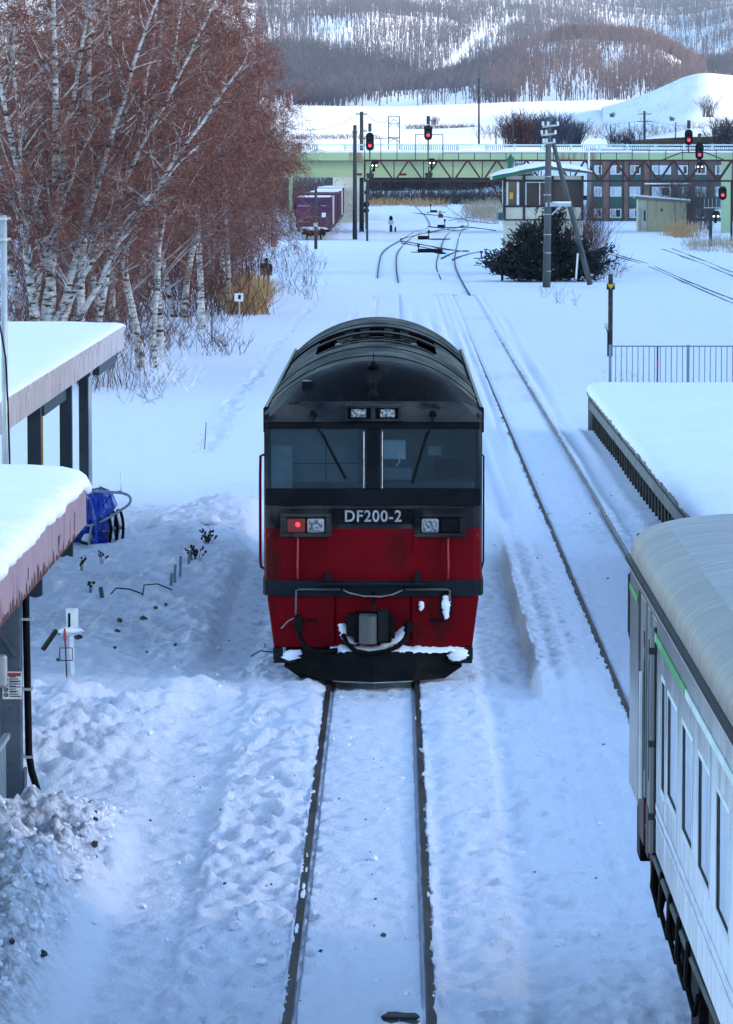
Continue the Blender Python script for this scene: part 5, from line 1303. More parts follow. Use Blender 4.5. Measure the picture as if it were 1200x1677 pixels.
for k, (x, y, r_) in enumerate(((255, 998, 0.05), (272, 992, 0.04), (235, 1015, 0.075), (196, 1018, 0.06), (193, 1036, 0.06), (128, 1045, 0.07), (188, 1063, 0.035), (95, 1083, 0.04), (240, 1070, 0.03), (287, 1058, 0.035))):
    g_ = G(x, y, 0.12)
    r_ *= 0.6; o = MB().blob((0, 0, 0), (r_ * 1.2, r_, r_ * 0.9), 40 + k, 7, 5, 0.38).build('stone', M['stone'], None, loc=(g_.x, g_.y, 0.14))
    tag(o, ['dark stone nearest the garden hoops, upper of two', 'dark stone nearest the garden hoops, lower of two', 'dark largest flat stone in the middle of the garden snow', 'dark upper of two stones above the white cross', 'dark lower of two stones above the white cross', 'dark flat stone just right of the white cross', 'dark pebble between cross and the middle of the garden', 'dark pebble left of the white cross', 'dark tiny lone pebble low in the garden snow', 'dark pebble farthest toward the locomotive in the garden snow'][k], 'stone', 'stones in the garden snow')
g_ = G(432, 1080, 0.0)
gtag(MB().tube([(g_.x - 0.18, g_.y, 0.04), (g_.x - 0.05, g_.y, 0.12), (g_.x + 0.12, g_.y, 0.10)], 0.01, 5).build('loose_twig', M['bark_dark'], None), 'bent dark twig lying beside the locomotive plough', 'twig')

# crumbs of frozen snow and grit on the ploughed heap
q = np.random.default_rng(9)
mb = MB(); mg = MB()
for k in range(500):
    y = q.uniform(31.2, 42); x = -2.75 - abs(q.normal(0, 0.75))
    if x < -4.3: continue
    z = float(ground_h(np.array(x), np.array(y))); r_ = abs(q.normal(0.0, 0.018)) + 0.010
    (mg if q.random() < 0.06 else mb).blob((x, y, z + r_ * 0.3), (r_, r_ * 1.1, r_ * 0.8), k, 6, 4, 0.3)
kind(mb.build('snow_chunks', M['snow'], None), 'stuff'); kind(mg.build('dirty_ice_chunks', M['stone'], None), 'stuff')
mb = MB()
for k in range(12):        # snow kicked on to the rail heads
    y = q.uniform(31.5, 51); x = XL + q.choice([-1, 1]) * RG + q.normal(0, 0.02)
    mb.blob((x, y, 0.0), (abs(q.normal(0, 0.010)) + 0.008, abs(q.normal(0, 0.10)) + 0.03, 0.008), k, 6, 4, 0.35)
for k in range(140):
    y = q.uniform(32, 75); x = q.uniform(-3.2, 2.2)
    if abs(abs(x - XL) - RG) < 0.1 or (y > 52 and abs(x - XL) < 1.4): continue
    z = float(ground_h(np.array(x), np.array(y))); r_ = abs(q.normal(0, 0.02)) + 0.012
    mb.blob((x, y, z + r_ * 0.2), (r_, r_ * 1.3, r_ * 0.7), k, 5, 4, 0.3)
kind(mb.build('snow_crumbs', M['snow'], None), 'stuff')
mb = MB()
for k in range(90):
    y = q.choice([q.uniform(32, 50), q.uniform(50, 95)]); x = q.choice([q.normal(XL, 0.35), q.normal(XR2 - 0.1, 0.7), q.normal(-1.5, 0.5)])
    if abs(abs(x - XL) - RG) < 0.08 or (y > 51 and abs(x - XL) < 1.45): continue
    if y < 36 and x > 1.5: continue
    z = float(ground_h(np.array(x), np.array(y))); r_ = abs(q.normal(0, 0.009)) + 0.006
    mb.blob((x, y, z + r_ * 0.2), (r_, r_ * 1.6, r_ * 0.6), k, 5, 4, 0.45)
kind(mb.build('ballast_grit', M['stone'], None), 'stuff')

# ================================================================== ROAD BRIDGE
BY = 372.0
BX0, BX1 = A(380, 250, BY).x, A(1420, 250, BY).x
def zb(py, Y=BY): return A(800, py, Y).z
bridge = thing('road_bridge', 'pale green steel girder road bridge crossing the yard with a light railing', 'bridge', (0, 0, 0))
MB().box(BX0, BX1, BY, BY + 7, zb(263), zb(250)).build('deck_edge', M['bridge_green'], bridge)
BXW = A(832, 270, BY).x
MB().box(BX0, BXW, BY + 0.7, BY + 0.85, zb(288), zb(263) - 0.003).build('web', M['bridge_web'], bridge)
MB().box(BX0, BXW, BY + 0.45, BY + 1.1, zb(291), zb(288) - 0.003).build('bottom_flange', M['bridge_green'], bridge)
MB().box(BX0, BXW, BY + 5.7, BY + 5.85, zb(288), zb(263) - 0.003).build('web', M['bridge_web'], bridge)
MB().box(BXW, BXW + 0.6, BY + 0.4, BY + 6.4, -0.2, zb(263) - 0.003).build('pier', M['bridge_green'], bridge)
MB().box(BX0, BX1, BY + 0.05, BY + 6.9, zb(250) + 0.003, zb(246.5)).build('deck_snow', M['snow'], bridge)
def railing(y, par, dark=False):
    x = BX0; k = 0
    MB().box(BX0, BX1, y - 0.05, y + 0.05, zb(238.5), zb(236.5)).build('top_rail', M['pale_cyan'], par)
    MB().box(BX0, BX1, y - 0.03, y + 0.03, zb(242.5), zb(241.8)).build('mid_rail', M['pale_cyan'], par)
    pme = None
    while x < BX1:
        if pme is None: pme = MB().box(-0.10, 0.10, -0.08, 0.08, zb(247), zb(236)).build('rail_post', M['pale_cyan'], par, loc=(x, y, 0)).data
        else: mkobj('rail_post', pme, None, par, loc=(x, y, 0))
        x += 2.52
railing(BY + 0.15, bridge); 
bars = MB(); x = BX0
while x < BX1:
    seg = int((x - BX0) / 2.52)
    if (seg * 7) % 5 not in (0, 1): bars.box(x - 0.025, x + 0.025, BY + 6.7, BY + 6.75, zb(247), zb(238.5))
    x += 0.19
kind(bars.build('far_side_bars', M['dark_trim'], bridge), 'stuff')
MB().box(BX0, BX1, BY + 6.72, BY + 6.8, zb(238.5), zb(236.8)).build('far_rail', M['pale_cyan'], bridge)
for (p0, p1) in ((1190, 1207), (1290, 1307), (470, 476)):
    a, b_ = A(p0, 300, BY - 6).x, A(p1, 300, BY - 6).x
    MB().box(a, b_, BY - 0.0 + 0.2, BY + 0.44, -0.2, zb(291) - 0.003 if p0 < 800 else zb(263) - 0.003).build('pier', M['bridge_green'], bridge)
for (pxa, wpx) in ((455, 12), (587, 10), (660, 10)):      # rust-stained splice plates
    a = A(pxa, 280, BY).x
    MB().box(a - 0.3, a + 0.3, BY + 0.66, BY + 0.70, zb(288) + 0.02, zb(284)).build('splice_plate', M['rust'], bridge)
cb = MB().box(A(545, 300, 430).x, A(602, 300, 430).x, 430, 440, -0.2, A(560, 288, 430).z)
tag(cb.build('abutment', M['cream']), 'pale concrete bridge abutment behind the freight train', 'abutment')

# ================================================================== SIGNAL GANTRY
GY = 335.0
GX0, GX1 = A(597, 280, GY).x, A(1330, 280, GY).x
gz1, gz0 = A(800, 262.5, GY).z, A(800, 297, GY).z
gan = thing('signal_gantry', 'dark red lattice signal gantry spanning the tracks before the bridge', 'gantry', (0, 0, 0))
for y in (GY, GY + 1.1):
    MB().box(GX0, GX1, y - 0.07, y + 0.07, gz1 - 0.10, gz1 + 0.05).build('top_chord', M['gantry_red'], gan)
    MB().box(GX0, GX1, y - 0.07, y + 0.07, gz0 - 0.05, gz0 + 0.10).build('bottom_chord', M['gantry_red'], gan)
pit = 48 * GY / FPX
x = GX0; k = 0
while x < GX1 - pit:
    for y in (GY, GY + 1.1):
        MB().bar((x + 0.05, y, gz0), (x + pit / 2, y, gz1), 0.12, 0.12).build('diagonal', M['gantry_red'], gan)
        MB().bar((x + pit / 2, y, gz1), (x + pit, y, gz0), 0.12, 0.12).build('diagonal', M['gantry_red'], gan)
    MB().box(x + pit - 0.04, x + pit + 0.04, GY - 0.05, GY + 0.05, gz0 + 0.101, gz1 - 0.101).build('strut', M['gantry_red'], gan)
    MB().box(x - 0.05, x + 0.05, GY + 0.071, GY + 1.029, gz0 - 0.02, gz0 + 0.06).build('cross_tie', M['gantry_red'], gan)
    x += pit; k += 1
MB().box(GX0 - 0.06, GX0 + 0.08, GY - 0.08, GY + 0.08, gz0 - 0.06, gz1 + 0.06).build('end_strut', M['gantry_red'], gan)
# walkway handrails
for (a, b_, zt) in ((597, 650, 226), (680, 725, 220), (725, 1035, 250), (1035, 1200, 246)):
    xa, xb = A(a, 250, GY).x, A(b_, 250, GY).x; zt = A(800, zt, GY).z
    hr_ = MB().box(xa, xb, GY - 0.03, GY + 0.03, zt - 0.05, zt)
    hr_.build('handrail', M['dark_metal'], gan)
    n_ = max(2, int((b_ - a) / 24) + 1)
    for i in range(n_):
        xx = xa + (xb - xa) * i / (n_ - 1)
        MB().box(xx - 0.03, xx + 0.03, GY - 0.03, GY + 0.03, gz1 + 0.051, zt - 0.001).build('handrail_post', M['dark_metal'], gan)
for (px_l, top) in ((601, 297), (836, 297), (1199, 297)):
    xx = A(px_l, 300, GY).x
    MB().box(xx - 0.09, xx + 0.09, GY + 0.45, GY + 0.65, -0.2, gz0 - 0.051).build('leg', M['pole_dark'] if px_l == 601 else M['gantry_red'], gan)
pa, pb_ = A(804, 299, GY), A(832, 352, GY)
MB().bar(pa, pb_, 0.14, 0.14).build('knee_brace', M['gantry_red'], gan)
for i, (p, q_) in enumerate((((1085, 262), (1115, 250)), ((1115, 250), (1155, 250)), ((1155, 250), (1185, 262)))):
    MB().bar(A(*p, GY), A(*q_, GY), 0.09, 0.09).build('stiffener', M['gantry_red'], gan)

def signal(px_, pyt, pyb, lab, pole_to=None, Y=GY - 0.4, box=True, w=6.6, grp='red signals on the gantry'):
    s_ = Y / FPX; c = A(px_, (pyt + pyb) / 2, Y)
    t_ = thing('railway_signal', lab, 'signal', (c.x, Y, 0), grp)
    hz = A(px_, pyt, Y).z; lz = A(px_, pyb, Y).z; rw = w * s_
    poly = []
    for i in range(12):
        a = math.pi * i / 11; poly.append((rw * math.cos(a), hz - rw + rw * math.sin(a)))
    for i in range(12):
        a = math.pi + math.pi * i / 11; poly.append((rw * math.cos(a), lz + rw + rw * math.sin(a)))
    bd = MB().prism(poly, 'y', -0.02, 0.03).build('target_board', M['dark_metal'], t_)
    hd = MB().box(-rw * 0.5, rw * 0.5, -0.22, -0.021, lz + rw * 0.6, hz - rw * 0.5).build('lamp_case', M['black'], t_, bevel=0.03)
    z_ = lz + rw * 1.25
    MB().lathe((0, -0.225, z_), [(0.40 * rw, 0), (0.40 * rw, -0.02), (0.25 * rw, -0.04)], 12, 'y').build('red_lamp', M['signal_red'], hd)
    for j in range(3):
        zz_ = z_ + rw * 1.15 * (j + 0.35)
        if zz_ > hz - rw * 0.6: break
        MB().tube([(rw * 0.45 * math.cos(t), -0.30, zz_ + rw * 0.45 * math.sin(t)) for t in np.linspace(0, math.pi, 8)], 0.03, 4).build('visor', M['pole_dark'], hd)
    if box: MB().box(-rw * 0.42, rw * 0.42, -0.1, 0.1, hz + 0.05, hz + 0.72).build('route_box', M['pole_dark'], t_, bevel=0.03)
    if pole_to: MB().tube([(0, 0.08, lz + 0.2), (0, 0.08, A(px_, pole_to, Y).z)], 0.06, 8).build('mast', M['pole_grey'], t_)
    return t_
signal(605.5, 217, 247, 'red signal at the gantry end nearest the freight train', 262)
signal(701, 205, 230, 'tallest red signal, in a handrail cage over the middle tracks', 262)
signal(1127.5, 212, 238, 'upper red signal of the pair at the right side of the gantry', 250)
signal(1145, 234, 262, 'lower red signal of the pair at the right side of the gantry', 268)
signal(1183, 305, 328, 'red signal hanging beside the green bridge pier', None, box=False)
def shunt(px_, py_, lab, Y=GY - 0.45, mast=None):
    c = A(px_, py_, Y); t_ = thing('shunting_signal', lab, 'signal', (c.x, Y, 0), 'two-light shunting signals')
    r_ = 0.30
    poly = [(-r_, c.z - 0.22), (-r_, c.z + 0.1), (-0.2, c.z + 0.32), (0.2, c.z + 0.32), (r_, c.z + 0.1), (r_, c.z - 0.22)]
    hd = MB().prism(poly, 'y', -0.1, 0.12).build('head', M['dark_metal'], t_)
    for s in (-1, 1): MB().lathe((s * 0.16, -0.105, c.z - 0.06), [(0.075, 0), (0.06, -0.03)], 10, 'y').build('white_lamp', M['signal_white'], hd)
    MB().box(-0.12, 0.06, -0.08, 0.1, c.z - 0.55, c.z - 0.225).build('bracket', M['black'], t_)
    if mast: MB().tube([(0, 0.05, c.z - 0.2), (0, 0.05, A(px_, mast, Y).z)], 0.07, 8).build('mast', M['pole_dark'], t_)
shunt(613, 270, 'two-light shunting signal under the gantry-end red signal')
shunt(707, 266, 'two-light shunting signal under the tallest red signal')
shunt(1146, 272, 'two-light shunting signal under the paired red signals')
shunt(1172, 353, 'two-light shunting signal low over the reeds by the pier', Y=300)
def hangbox(px_, py_, lab):
    c = A(px_, py_, GY - 0.5); t_ = thing('relay_box', lab, 'equipment box', (c.x, GY - 0.5, 0), 'boxes under the gantry')
    MB().prism([(-0.32, c.z + 0.2), (0.32, c.z + 0.2), (0.28, c.z - 0.14), (0.12, c.z - 0.24), (-0.12, c.z - 0.24), (-0.28, c.z - 0.14)], 'y', -0.2, 0.2).build('case', M['dark_trim'], t_, bevel=0.02)
    MB().tube([(0, 0, c.z + 0.2), (0, 0, c.z + 0.7)], 0.05, 6).build('hanger', M['black'], t_)
hangbox(606, 288, 'dark box hanging from the free end of the gantry')
hangbox(702, 287, 'dark box hanging under the tallest red signal')
sg = G(1163, 404)
t_ = thing('signal_post', 'dark post carrying the low shunting signal among the reeds', 'post', (sg.x, sg.y, 0))
MB().box(-0.12, 0.12, -0.1, 0.1, -0.1, A(1163, 345, sg.y).z).build('shaft', M['pole_dark'], t_)
MB().box(-0.5, 0.7, -0.3, 0.3, A(1163, 340, sg.y).z - 0.05, A(1163, 340, sg.y).z).build('platform', M['galv'], t_)
for i in range(5):
    MB().tube([(-0.5 + 0.3 * i, -0.3, A(1163, 340, sg.y).z), (-0.5 + 0.3 * i, -0.3, A(1163, 326, sg.y).z)], 0.02, 4).build('guard_bar', M['galv'], t_)

# ================================================================== FREIGHT TRAIN
FY0, FXc, CW = 338.0, A(513, 392, 338.0).x, 2.75
q = random.Random(17)
ordn = ['front', 'second', 'third', 'fourth', 'fifth', 'sixth', 'seventh', 'eighth', 'ninth', 'tenth', 'eleventh', 'twelfth', 'thirteenth', 'fourteenth', 'fifteenth', 'sixteenth']
seq = ['cont_purple', 'cont_white', 'cont_red', 'cont_purple', 'cont_red', 'cont_purple', 'cont_red', 'cont_white', 'cont_red', 'cont_purple', 'cont_red', 'cont_red', 'cont_purple', 'cont_red', 'cont_red', 'cont_purple']
wmesh = None
for k in range(8):
    y0 = FY0 + k * 19.6
    wg = thing('flat_wagon', 'low flat wagon carrying the %s and %s freight containers' % (ordn[2 * k], ordn[2 * k + 1]), 'wagon', (FXc, y0, 0), 'container wagons')
    if wmesh is None:
        d_ = MB().box(-1.3, 1.3, 0, 18.6, 0.82, 1.02).box(-0.5, 0.5, 0, 18.6, 0.55, 0.82)
        o1 = d_.build('deck', M['dark_metal'], wg); s_ = MB().box(-1.31, -1.2, 0, 18.6, 0.66, 0.98).box(1.2, 1.31, 0, 18.6, 0.66, 0.98); o2 = s_.build('side_sill', M['bark_dark'], wg)
        bgm = MB().box(-0.95, 0.95, -1.1, 1.1, 0.42, 0.62)
        for ya in (-0.8, 0.8): bgm.lathe((-0.62, ya, 0.40), [(0.06, 0), (0.40, 0), (0.40, 0.11), (0.06, 0.11), (0.06, 1.13), (0.40, 1.13), (0.40, 1.24), (0.06, 1.24)], 16, 'x')
        o3 = bgm.build('bogie', M['black'], wg, loc=(0, 2.4, 0)); wmesh = (o1.data, o2.data, o3.data); mkobj('bogie', o3.data, None, wg, loc=(0, 16.2, 0))
    else:
        mkobj('deck', wmesh[0], None, wg); mkobj('side_sill', wmesh[1], None, wg); mkobj('bogie', wmesh[2], None, wg, loc=(0, 2.4, 0)); mkobj('bogie', wmesh[2], None, wg, loc=(0, 16.2, 0))
    if k == 0:
        MB().box(-0.85, -0.55, -0.45, 0.0, 0.55, 0.95).box(0.55, 0.85, -0.45, 0.0, 0.55, 0.95).build('end_steps', M['black'], wg)
        MB().blob((0, 0.0, 0.95), (1.25, 0.15, 0.14), 6, 14, 5, 0.15).build('end_snow', M['snow'], wg, True)
        MB().box(-1.55, -1.32, 0.4, 0.7, 1.9, 3.0).build('brake_stand', M['black'], wg)
    for j in range(2):
        i = 2 * k + j; L_ = 9.0; hh = 2.42 + (0.14 if i in (2, 3, 9) else 0)
        m_ = M[seq[i]]; nm = {'cont_purple': 'purple', 'cont_red': 'dark red', 'cont_white': 'off-white'}[seq[i]]
        ct = thing('freight_container', '%s freight container, %s from the near end of the train' % (nm, ordn[i] if i else 'first'), 'container', (FXc, y0 + 0.1 + j * 9.35, 1.025), 'freight containers')
        MB().box(-CW / 2, CW / 2, 0.0, L_, 0, hh).build('box', m_, ct)
        fr = MB()
        for s in (-1, 1):
            for (a, b_) in ((-0.02, 0.12), (L_ - 0.12, L_ + 0.02)):
                fr.box(s * CW / 2 - 0.06, s * CW / 2 + 0.06, a, b_, -0.01, hh + 0.02)
        fr.box(-CW / 2 + 0.06, CW / 2 - 0.06, -0.02, 0.06, hh - 0.12, hh + 0.02).box(-CW / 2 + 0.06, CW / 2 - 0.06, -0.02, 0.06, -0.01, 0.10)
        fr.build('corner_posts', M['cont_white'] if i in (1, 7) else m_, ct)
        rb = None
        for r_ in range(7):
            yy_ = 1.1 + r_ * 1.12
            if rb is None: rb = MB().box(CW / 2 + 0.001, CW / 2 + 0.035, -0.18, 0.18, 0.12, hh - 0.12).build('side_rib', m_, ct, loc=(0, yy_, 0)).data
            else: mkobj('side_rib', rb, None, ct, loc=(0, yy_, 0))
        if i in (0, 5, 7, 8, 9, 12): MB().box(-CW / 2 + 0.1, CW / 2 - 0.1, 0.1, L_ - 0.1, hh + 0.002, hh + 0.10).build('roof_snow', M['snow'], ct, bevel=0.04)
        if i == 0:
            MB().box(-0.12, -0.08, -0.035, -0.001, 0.12, hh - 0.14).build('door_bar', m_, ct); MB().box(0.06, 0.10, -0.035, -0.001, 0.12, hh - 0.14).build('door_bar', m_, ct)
            for (a, b_, c_, d_) in ((-1.28, -0.25, 1.72, 1.80), (0.62, 1.05, 1.74, 1.80), (-0.95, -0.86, 0.40, 0.52), (-0.72, -0.30, 0.44, 0.50)):
                MB().box(a, b_, -0.03, -0.021, c_, d_).build('painted_mark', M['silver_letter'], ct)
            MB().box(0.68, 1.02, -0.03, -0.021, 0.85, 1.2).build('label_plate', M['white_sign'], ct)

# ================================================================== POLES
def pole(name, pxb, pyb, pyt, wpx, lab, arms=(), mat='pole_dark', taper=0.75, cat='pole', Y=None, pxt=None):
    if Y is None: b_ = G(pxb, pyb); Y = b_.y; z0 = -0.1
    else: b_ = A(pxb, pyb, Y); z0 = b_.z
    tp = A(pxt if pxt else pxb, pyt, Y); r_ = wpx * Y / FPX / 2
    t_ = thing(name, lab, cat, (b_.x, Y, 0))
    MB().tube([(0, 0, z0), (tp.x - b_.x, 0, tp.z)], [r_, r_ * taper], 10).build('shaft', M[mat], t_, True)
    for (py_, xl, xr) in arms:
        z = A(pxb, py_, Y).z; s_ = Y / FPX
        ar_ = MB().box(xl * s_, xr * s_, -0.08, 0.08, z - 0.05, z + 0.05).build('crossarm', M[mat], t_)
        for xx in (xl, (xl + xr) / 2 + 2, xr):
            MB().lathe((xx * s_ * 0.95, 0, z + 0.05), [(0.04, 0), (0.06, 0.08), (0.04, 0.16)], 8).build('insulator', M['white_frame'], ar_)
    return t_
pole('utility_pole', 581, 392, 205, 8.0, 'nearer of two dark concrete poles beside the freight train', ((218, -4, 4),))
pole('utility_pole', 592, 379, 183, 8.0, 'taller of two dark concrete poles beside the freight train', ((187, -9, 9), (215, -2, 9)))
pole('signal_mast', 600, 375, 305, 4.0, 'short dark mast with black lamp heads behind the two poles')
mh = G(600, 375); 
t_ = thing('dwarf_signal', 'black double-lens signal head on the short mast behind the poles', 'signal', (mh.x, mh.y - 0.3, 0))
for (z, r_) in ((A(600, 335, mh.y).z, 0.30), (A(600, 345, mh.y).z, 0.26)):
    MB().lathe((0, 0, z), [(r_, 0.1), (r_, -0.1), (r_ * 0.6, -0.25)], 12, 'y').build('head', M['black'], t_)
MB().lathe((0.08, -0.2, A(600, 318, mh.y).z), [(0.09, 0), (0.07, -0.05)], 10, 'y').build('white_lamp', M['signal_white'], t_)
MB().box(-0.2, 0.25, -0.15, 0.1, A(600, 316, mh.y).z - 0.12, A(600, 316, mh.y).z + 0.22).build('lamp_box', M['dark_metal'], t_)
pole('utility_pole', 517, 408, 300, 5.5, 'dark post with a small white plate before the freight train', (), 'pole_dark')
wp = G(517, 408); zc_ = A(517, 368, wp.y)
tag(MB().box(zc_.x - 0.2, zc_.x + 0.14, wp.y - 0.2, wp.y - 0.16, zc_.z - 0.14, zc_.z + 0.14).build('white_plate', M['white_sign']), 'small white plate with dark dot fixed to the post before the train', 'plate')
pole('utility_pole', 445, 405, 290, 3.5, 'thin dark pole standing among the birch tips by the traffic cone')
pole('radio_mast', 784, 236, 128, 3.4, 'tall thin dark mast rising beyond the bridge', (), 'bark_dark', 0.7, 'mast', Y=620)
pole('utility_pole', 1055, 238, 182, 4.5, 'double-armed power pole beyond the bridge on the right', ((187, -11, 11), (199, -12, 12)), 'pole_dark', 0.8, 'pole', Y=560)
for k, (px_, pt, lab) in enumerate(((840, 186, 'slender pole left of the dark thicket beyond the bridge'), (1106, 200, 'thin pole behind the paired signals beyond the bridge'), (1000, 205, 'thin pole in the field right of the dark thicket'), (812, 207, 'short thin pole near the tall mast beyond the bridge'), (1030, 200, 'thin pole left of the double-armed power pole'))):
    pole('utility_pole', px_, 238, pt, 2.2, lab, (), 'pole_dark', 0.8, 'pole', Y=600 + 25 * k)
# lattice tower
lt_ = thing('lattice_tower', 'small grey lattice power tower standing beyond the bridge', 'tower', (0, 0, 0)); LYT = 640
def lb(p, q_, w=0.10, nm='member'): MB().bar(A(*p, LYT), A(*q_, LYT), w, w).build(nm, M['pole_grey'], lt_)
for s in (636, 654): lb((s, 245), (s, 191), 0.16, 'leg')
for y_ in (191, 203, 225): lb((635, y_), (655, y_))
for (p, q_) in (((636, 203), (645, 195)), ((654, 203), (645, 195)), ((636, 209), (642, 203)), ((654, 209), (648, 203)), ((636, 232), (654, 225)), ((654, 232), (636, 225)), ((640, 191), (640, 187)), ((645, 191), (645, 187)), ((650, 191), (650, 187))): lb(p, q_, 0.08)

# leaning utility pole with its strut, before the yew
pb0 = G(895, 471); PYY = pb0.y
up = thing('utility_pole', 'thick concrete pole with a slanting strut in front of the dark yew', 'pole', (0, 0, 0))
def PA(x, y, dy=0.0): return A(x, y, PYY + dy)
MB().tube([PA(894.5, 473), PA(897, 330), PA(898, 192)], [0.21, 0.175, 0.14], 14).build('shaft', M['pole_grey'], up, True)
for y_ in (445, 415, 385, 352, 320, 290): MB().tube([PA(896, y_), PA(896, y_ - 1.5)], 0.205, 12).build('step_band', M['galv'], up)
MB().tube([PA(966, 466, 1.2), PA(933, 338, 0.6), PA(905, 232, 0.1)], [0.15, 0.14, 0.11], 10).build('strut', M['pole_grey'], up, True)
ar_ = MB().bar(PA(893, 335, -0.1), PA(934, 335, 0.2), 0.18, 0.22).build('strut_tie', M['galv'], up)
MB().bar(PA(905, 331.5), PA(934, 331.5, 0.2), 0.2, 0.08).build('tie_snow', M['snow'], up)
MB().bar(PA(903, 352, -0.2), PA(918, 338, -0.1), 0.06, 0.06).build('tie_brace', M['galv'], up)
for (y_, xl, xr) in ((208, 888, 914), (222, 886, 910), (236, 889, 908)):
    cr2 = MB().bar(PA(xl, y_, -0.15), PA(xr, y_ - 3, -0.15), 0.09, 0.1).build('crossarm', M['galv'], up)
    for xx in (xl + 1, xr - 1, (xl + xr) / 2 - 4):
        c = PA(xx, y_, -0.15); MB().lathe((c.x, c.y, c.z + 0.06), [(0.05, 0), (0.08, 0.06), (0.05, 0.12), (0.08, 0.16), (0.03, 0.22)], 8).build('insulator', M['white_frame'], cr2)
MB().box(PA(943, 410).x - 0.2, PA(943, 410).x + 0.16, PYY + 0.4, PYY + 0.7, PA(943, 416).z, PA(943, 404).z).build('cable_box', M['dark_metal'], up)
MB().bar(PA(943, 457, 0.3), PA(946, 415, 0.3), 0.09, 0.09).build('white_marker', M['white_sign'], up)

# ================================================================== SIGNAL BOX
SY = 238.0
sb_ = thing('signal_box', 'cream signal box with green-edged snowy roof half hidden by the yew', 'signal box', (0, 0, 0))
def SP(x, y, Y=SY): return A(x, y, Y)
x0, x1 = SP(827, 300).x, SP(955, 300).x; xl = x0
zE, zT, zS, zP, zG = SP(827, 288).z, SP(827, 296).z, SP(827, 338).z, SP(827, 359).z, -0.2
SD = 5.0
MB().box(x0 + 0.02, x1, SY + 0.05, SY + SD, zG, zP).build('lower_wall', M['cream'], sb_)
MB().box(x0 - 0.25, x0 + 0.55, SY - 0.35, SY + 0.6, zG, SP(827, 415).z).build('buttress', M['cream'], sb_, bevel=0.12, seg=3)
MB().box(x0 - 0.03, x1, SY, SY + SD, zP - 0.08, zP).build('sill_band', M['dark_trim'], sb_)
for (a, b_) in ((829, 858), (861, 905), (908, 953)):
    MB().box(SP(a, 1).x, SP(b_, 1).x, SY + 0.03, SY + 0.10, zP + 0.001, zS).build('panel', M['cream'], sb_)
    MB().box(SP(a, 1).x, SP(b_, 1).x, SY + 0.05, SY + 0.09, zT, zE).build('panel', M['cream'], sb_)
MB().box(x0, x1, SY + 0.11, SY + SD, zP + 0.001, zS).build('upper_wall', M['brown_board'], sb_)
for p_ in (826.5, 859, 906, 955):
    MB().box(SP(p_, 1).x - 0.07, SP(p_, 1).x + 0.07, SY - 0.01, SY + 0.14, zP + 0.002, zE).build('post', M['dark_trim'], sb_)
for z in (zS, zT): MB().box(x0, x1, SY + 0.0, SY + 0.13, z - 0.06, z + 0.06).build('rail', M['dark_trim'], sb_)
for (a, b_, m_) in ((829, 858, 'dark_glass'), (861, 905, 'brown_board'), (908, 953, 'brown_board')):
    w_ = MB().box(SP(a, 1).x, SP(b_, 1).x, SY + 0.10, SY + 0.12, zS + 0.06, zT - 0.06).build('window', M[m_], sb_)
    if a == 829:
        MB().box(SP(847, 1).x, SP(851, 1).x, SY + 0.06, SY + 0.1, zS + 0.07, zT - 0.07).box(SP(830, 1).x, SP(833, 1).x, SY + 0.06, SY + 0.1, zS + 0.07, zT - 0.07).build('frame', M['white_frame'], w_)
        MB().box(SP(835, 1).x, SP(841, 1).x, SY + 0.07, SY + 0.095, SP(1, 326).z, SP(1, 315).z).build('poster', M['yellow'], w_)
    if a == 861: MB().box(SP(861, 1).x, SP(863, 1).x, SY + 0.04, SY + 0.1, zS + 0.07, zT - 0.07).box(SP(884, 1).x, SP(885.5, 1).x, SY + 0.04, SY + 0.1, zS + 0.07, zT - 0.07).box(SP(863, 1).x, SP(905, 1).x, SY + 0.05, SY + 0.1, zT - 0.12, zT - 0.07).build('frame', M['white_frame'], w_)
MB().box(x0 - 0.03, x0 - 0.001, SY + 0.15, SY + SD, zS + 0.05, zT).build('side_window', M['pale_glass'], sb_)
MB().box(x0 - 0.40, x0 - 0.04, SY - 0.1, SY + SD, zP - 0.05, zP + 0.35).build('side_ledge', M['green_panel'], sb_)
ex0, exm, ex1 = SP(806, 290, SY - 0.6).x, SP(893, 290, SY - 0.6).x, SP(968, 290, SY - 0.6).x
ez0, ezm, ez1 = SP(1, 289, SY - 0.6).z, SP(1, 272, SY - 0.6).z, SP(1, 281, SY - 0.6).z
MB().prism([(ex0, ez0), (exm, ezm), (ex1, ez1), (ex1, ez1 - 0.12), (exm, ezm - 0.22), (ex0, ez0 - 0.2)], 'y', SY - 0.55, SY + SD + 0.5).build('roof', M['cream'], sb_)
MB().prism([(ex0, ez0), (exm, ezm), (exm, ezm - 0.16), (ex0, ez0 - 0.22)], 'y', SY - 0.62, SY - 0.552).build('green_verge', M['green_trim'], sb_)
MB().prism([(exm, ezm), (ex1, ez1), (ex1, ez1 - 0.12), (exm, ezm - 0.16)], 'y', SY - 0.62, SY - 0.552).build('verge', M['pole_grey'], sb_)
rows = []
for y in (SY - 0.66, SY - 0.64, SY - 0.5, SY + 1, SY + SD + 0.5):
    row = []
    for i in range(15):
        t = i / 14; xx = ex0 - 0.06 + (ex1 - ex0 + 0.12) * t
        z = (ez0 + (ezm - ez0) * min(1, (xx - ex0) / (exm - ex0))) if xx < exm else (ezm + (ez1 - ezm) * (xx - exm) / (ex1 - exm))
        th = 0.02 if y == SY - 0.66 else 0.2 if y == SY - 0.64 else 0.27
        th *= min(1, 0.15 + 5 * min(t, 1 - t))
        row.append((xx, y, z + th + 0.02 * math.sin(i * 1.7)))
    rows.append(row)
MB().grid(rows).build('roof_snow', M['snow'], sb_, True)
cz = SP(836, 268, SY + 2)
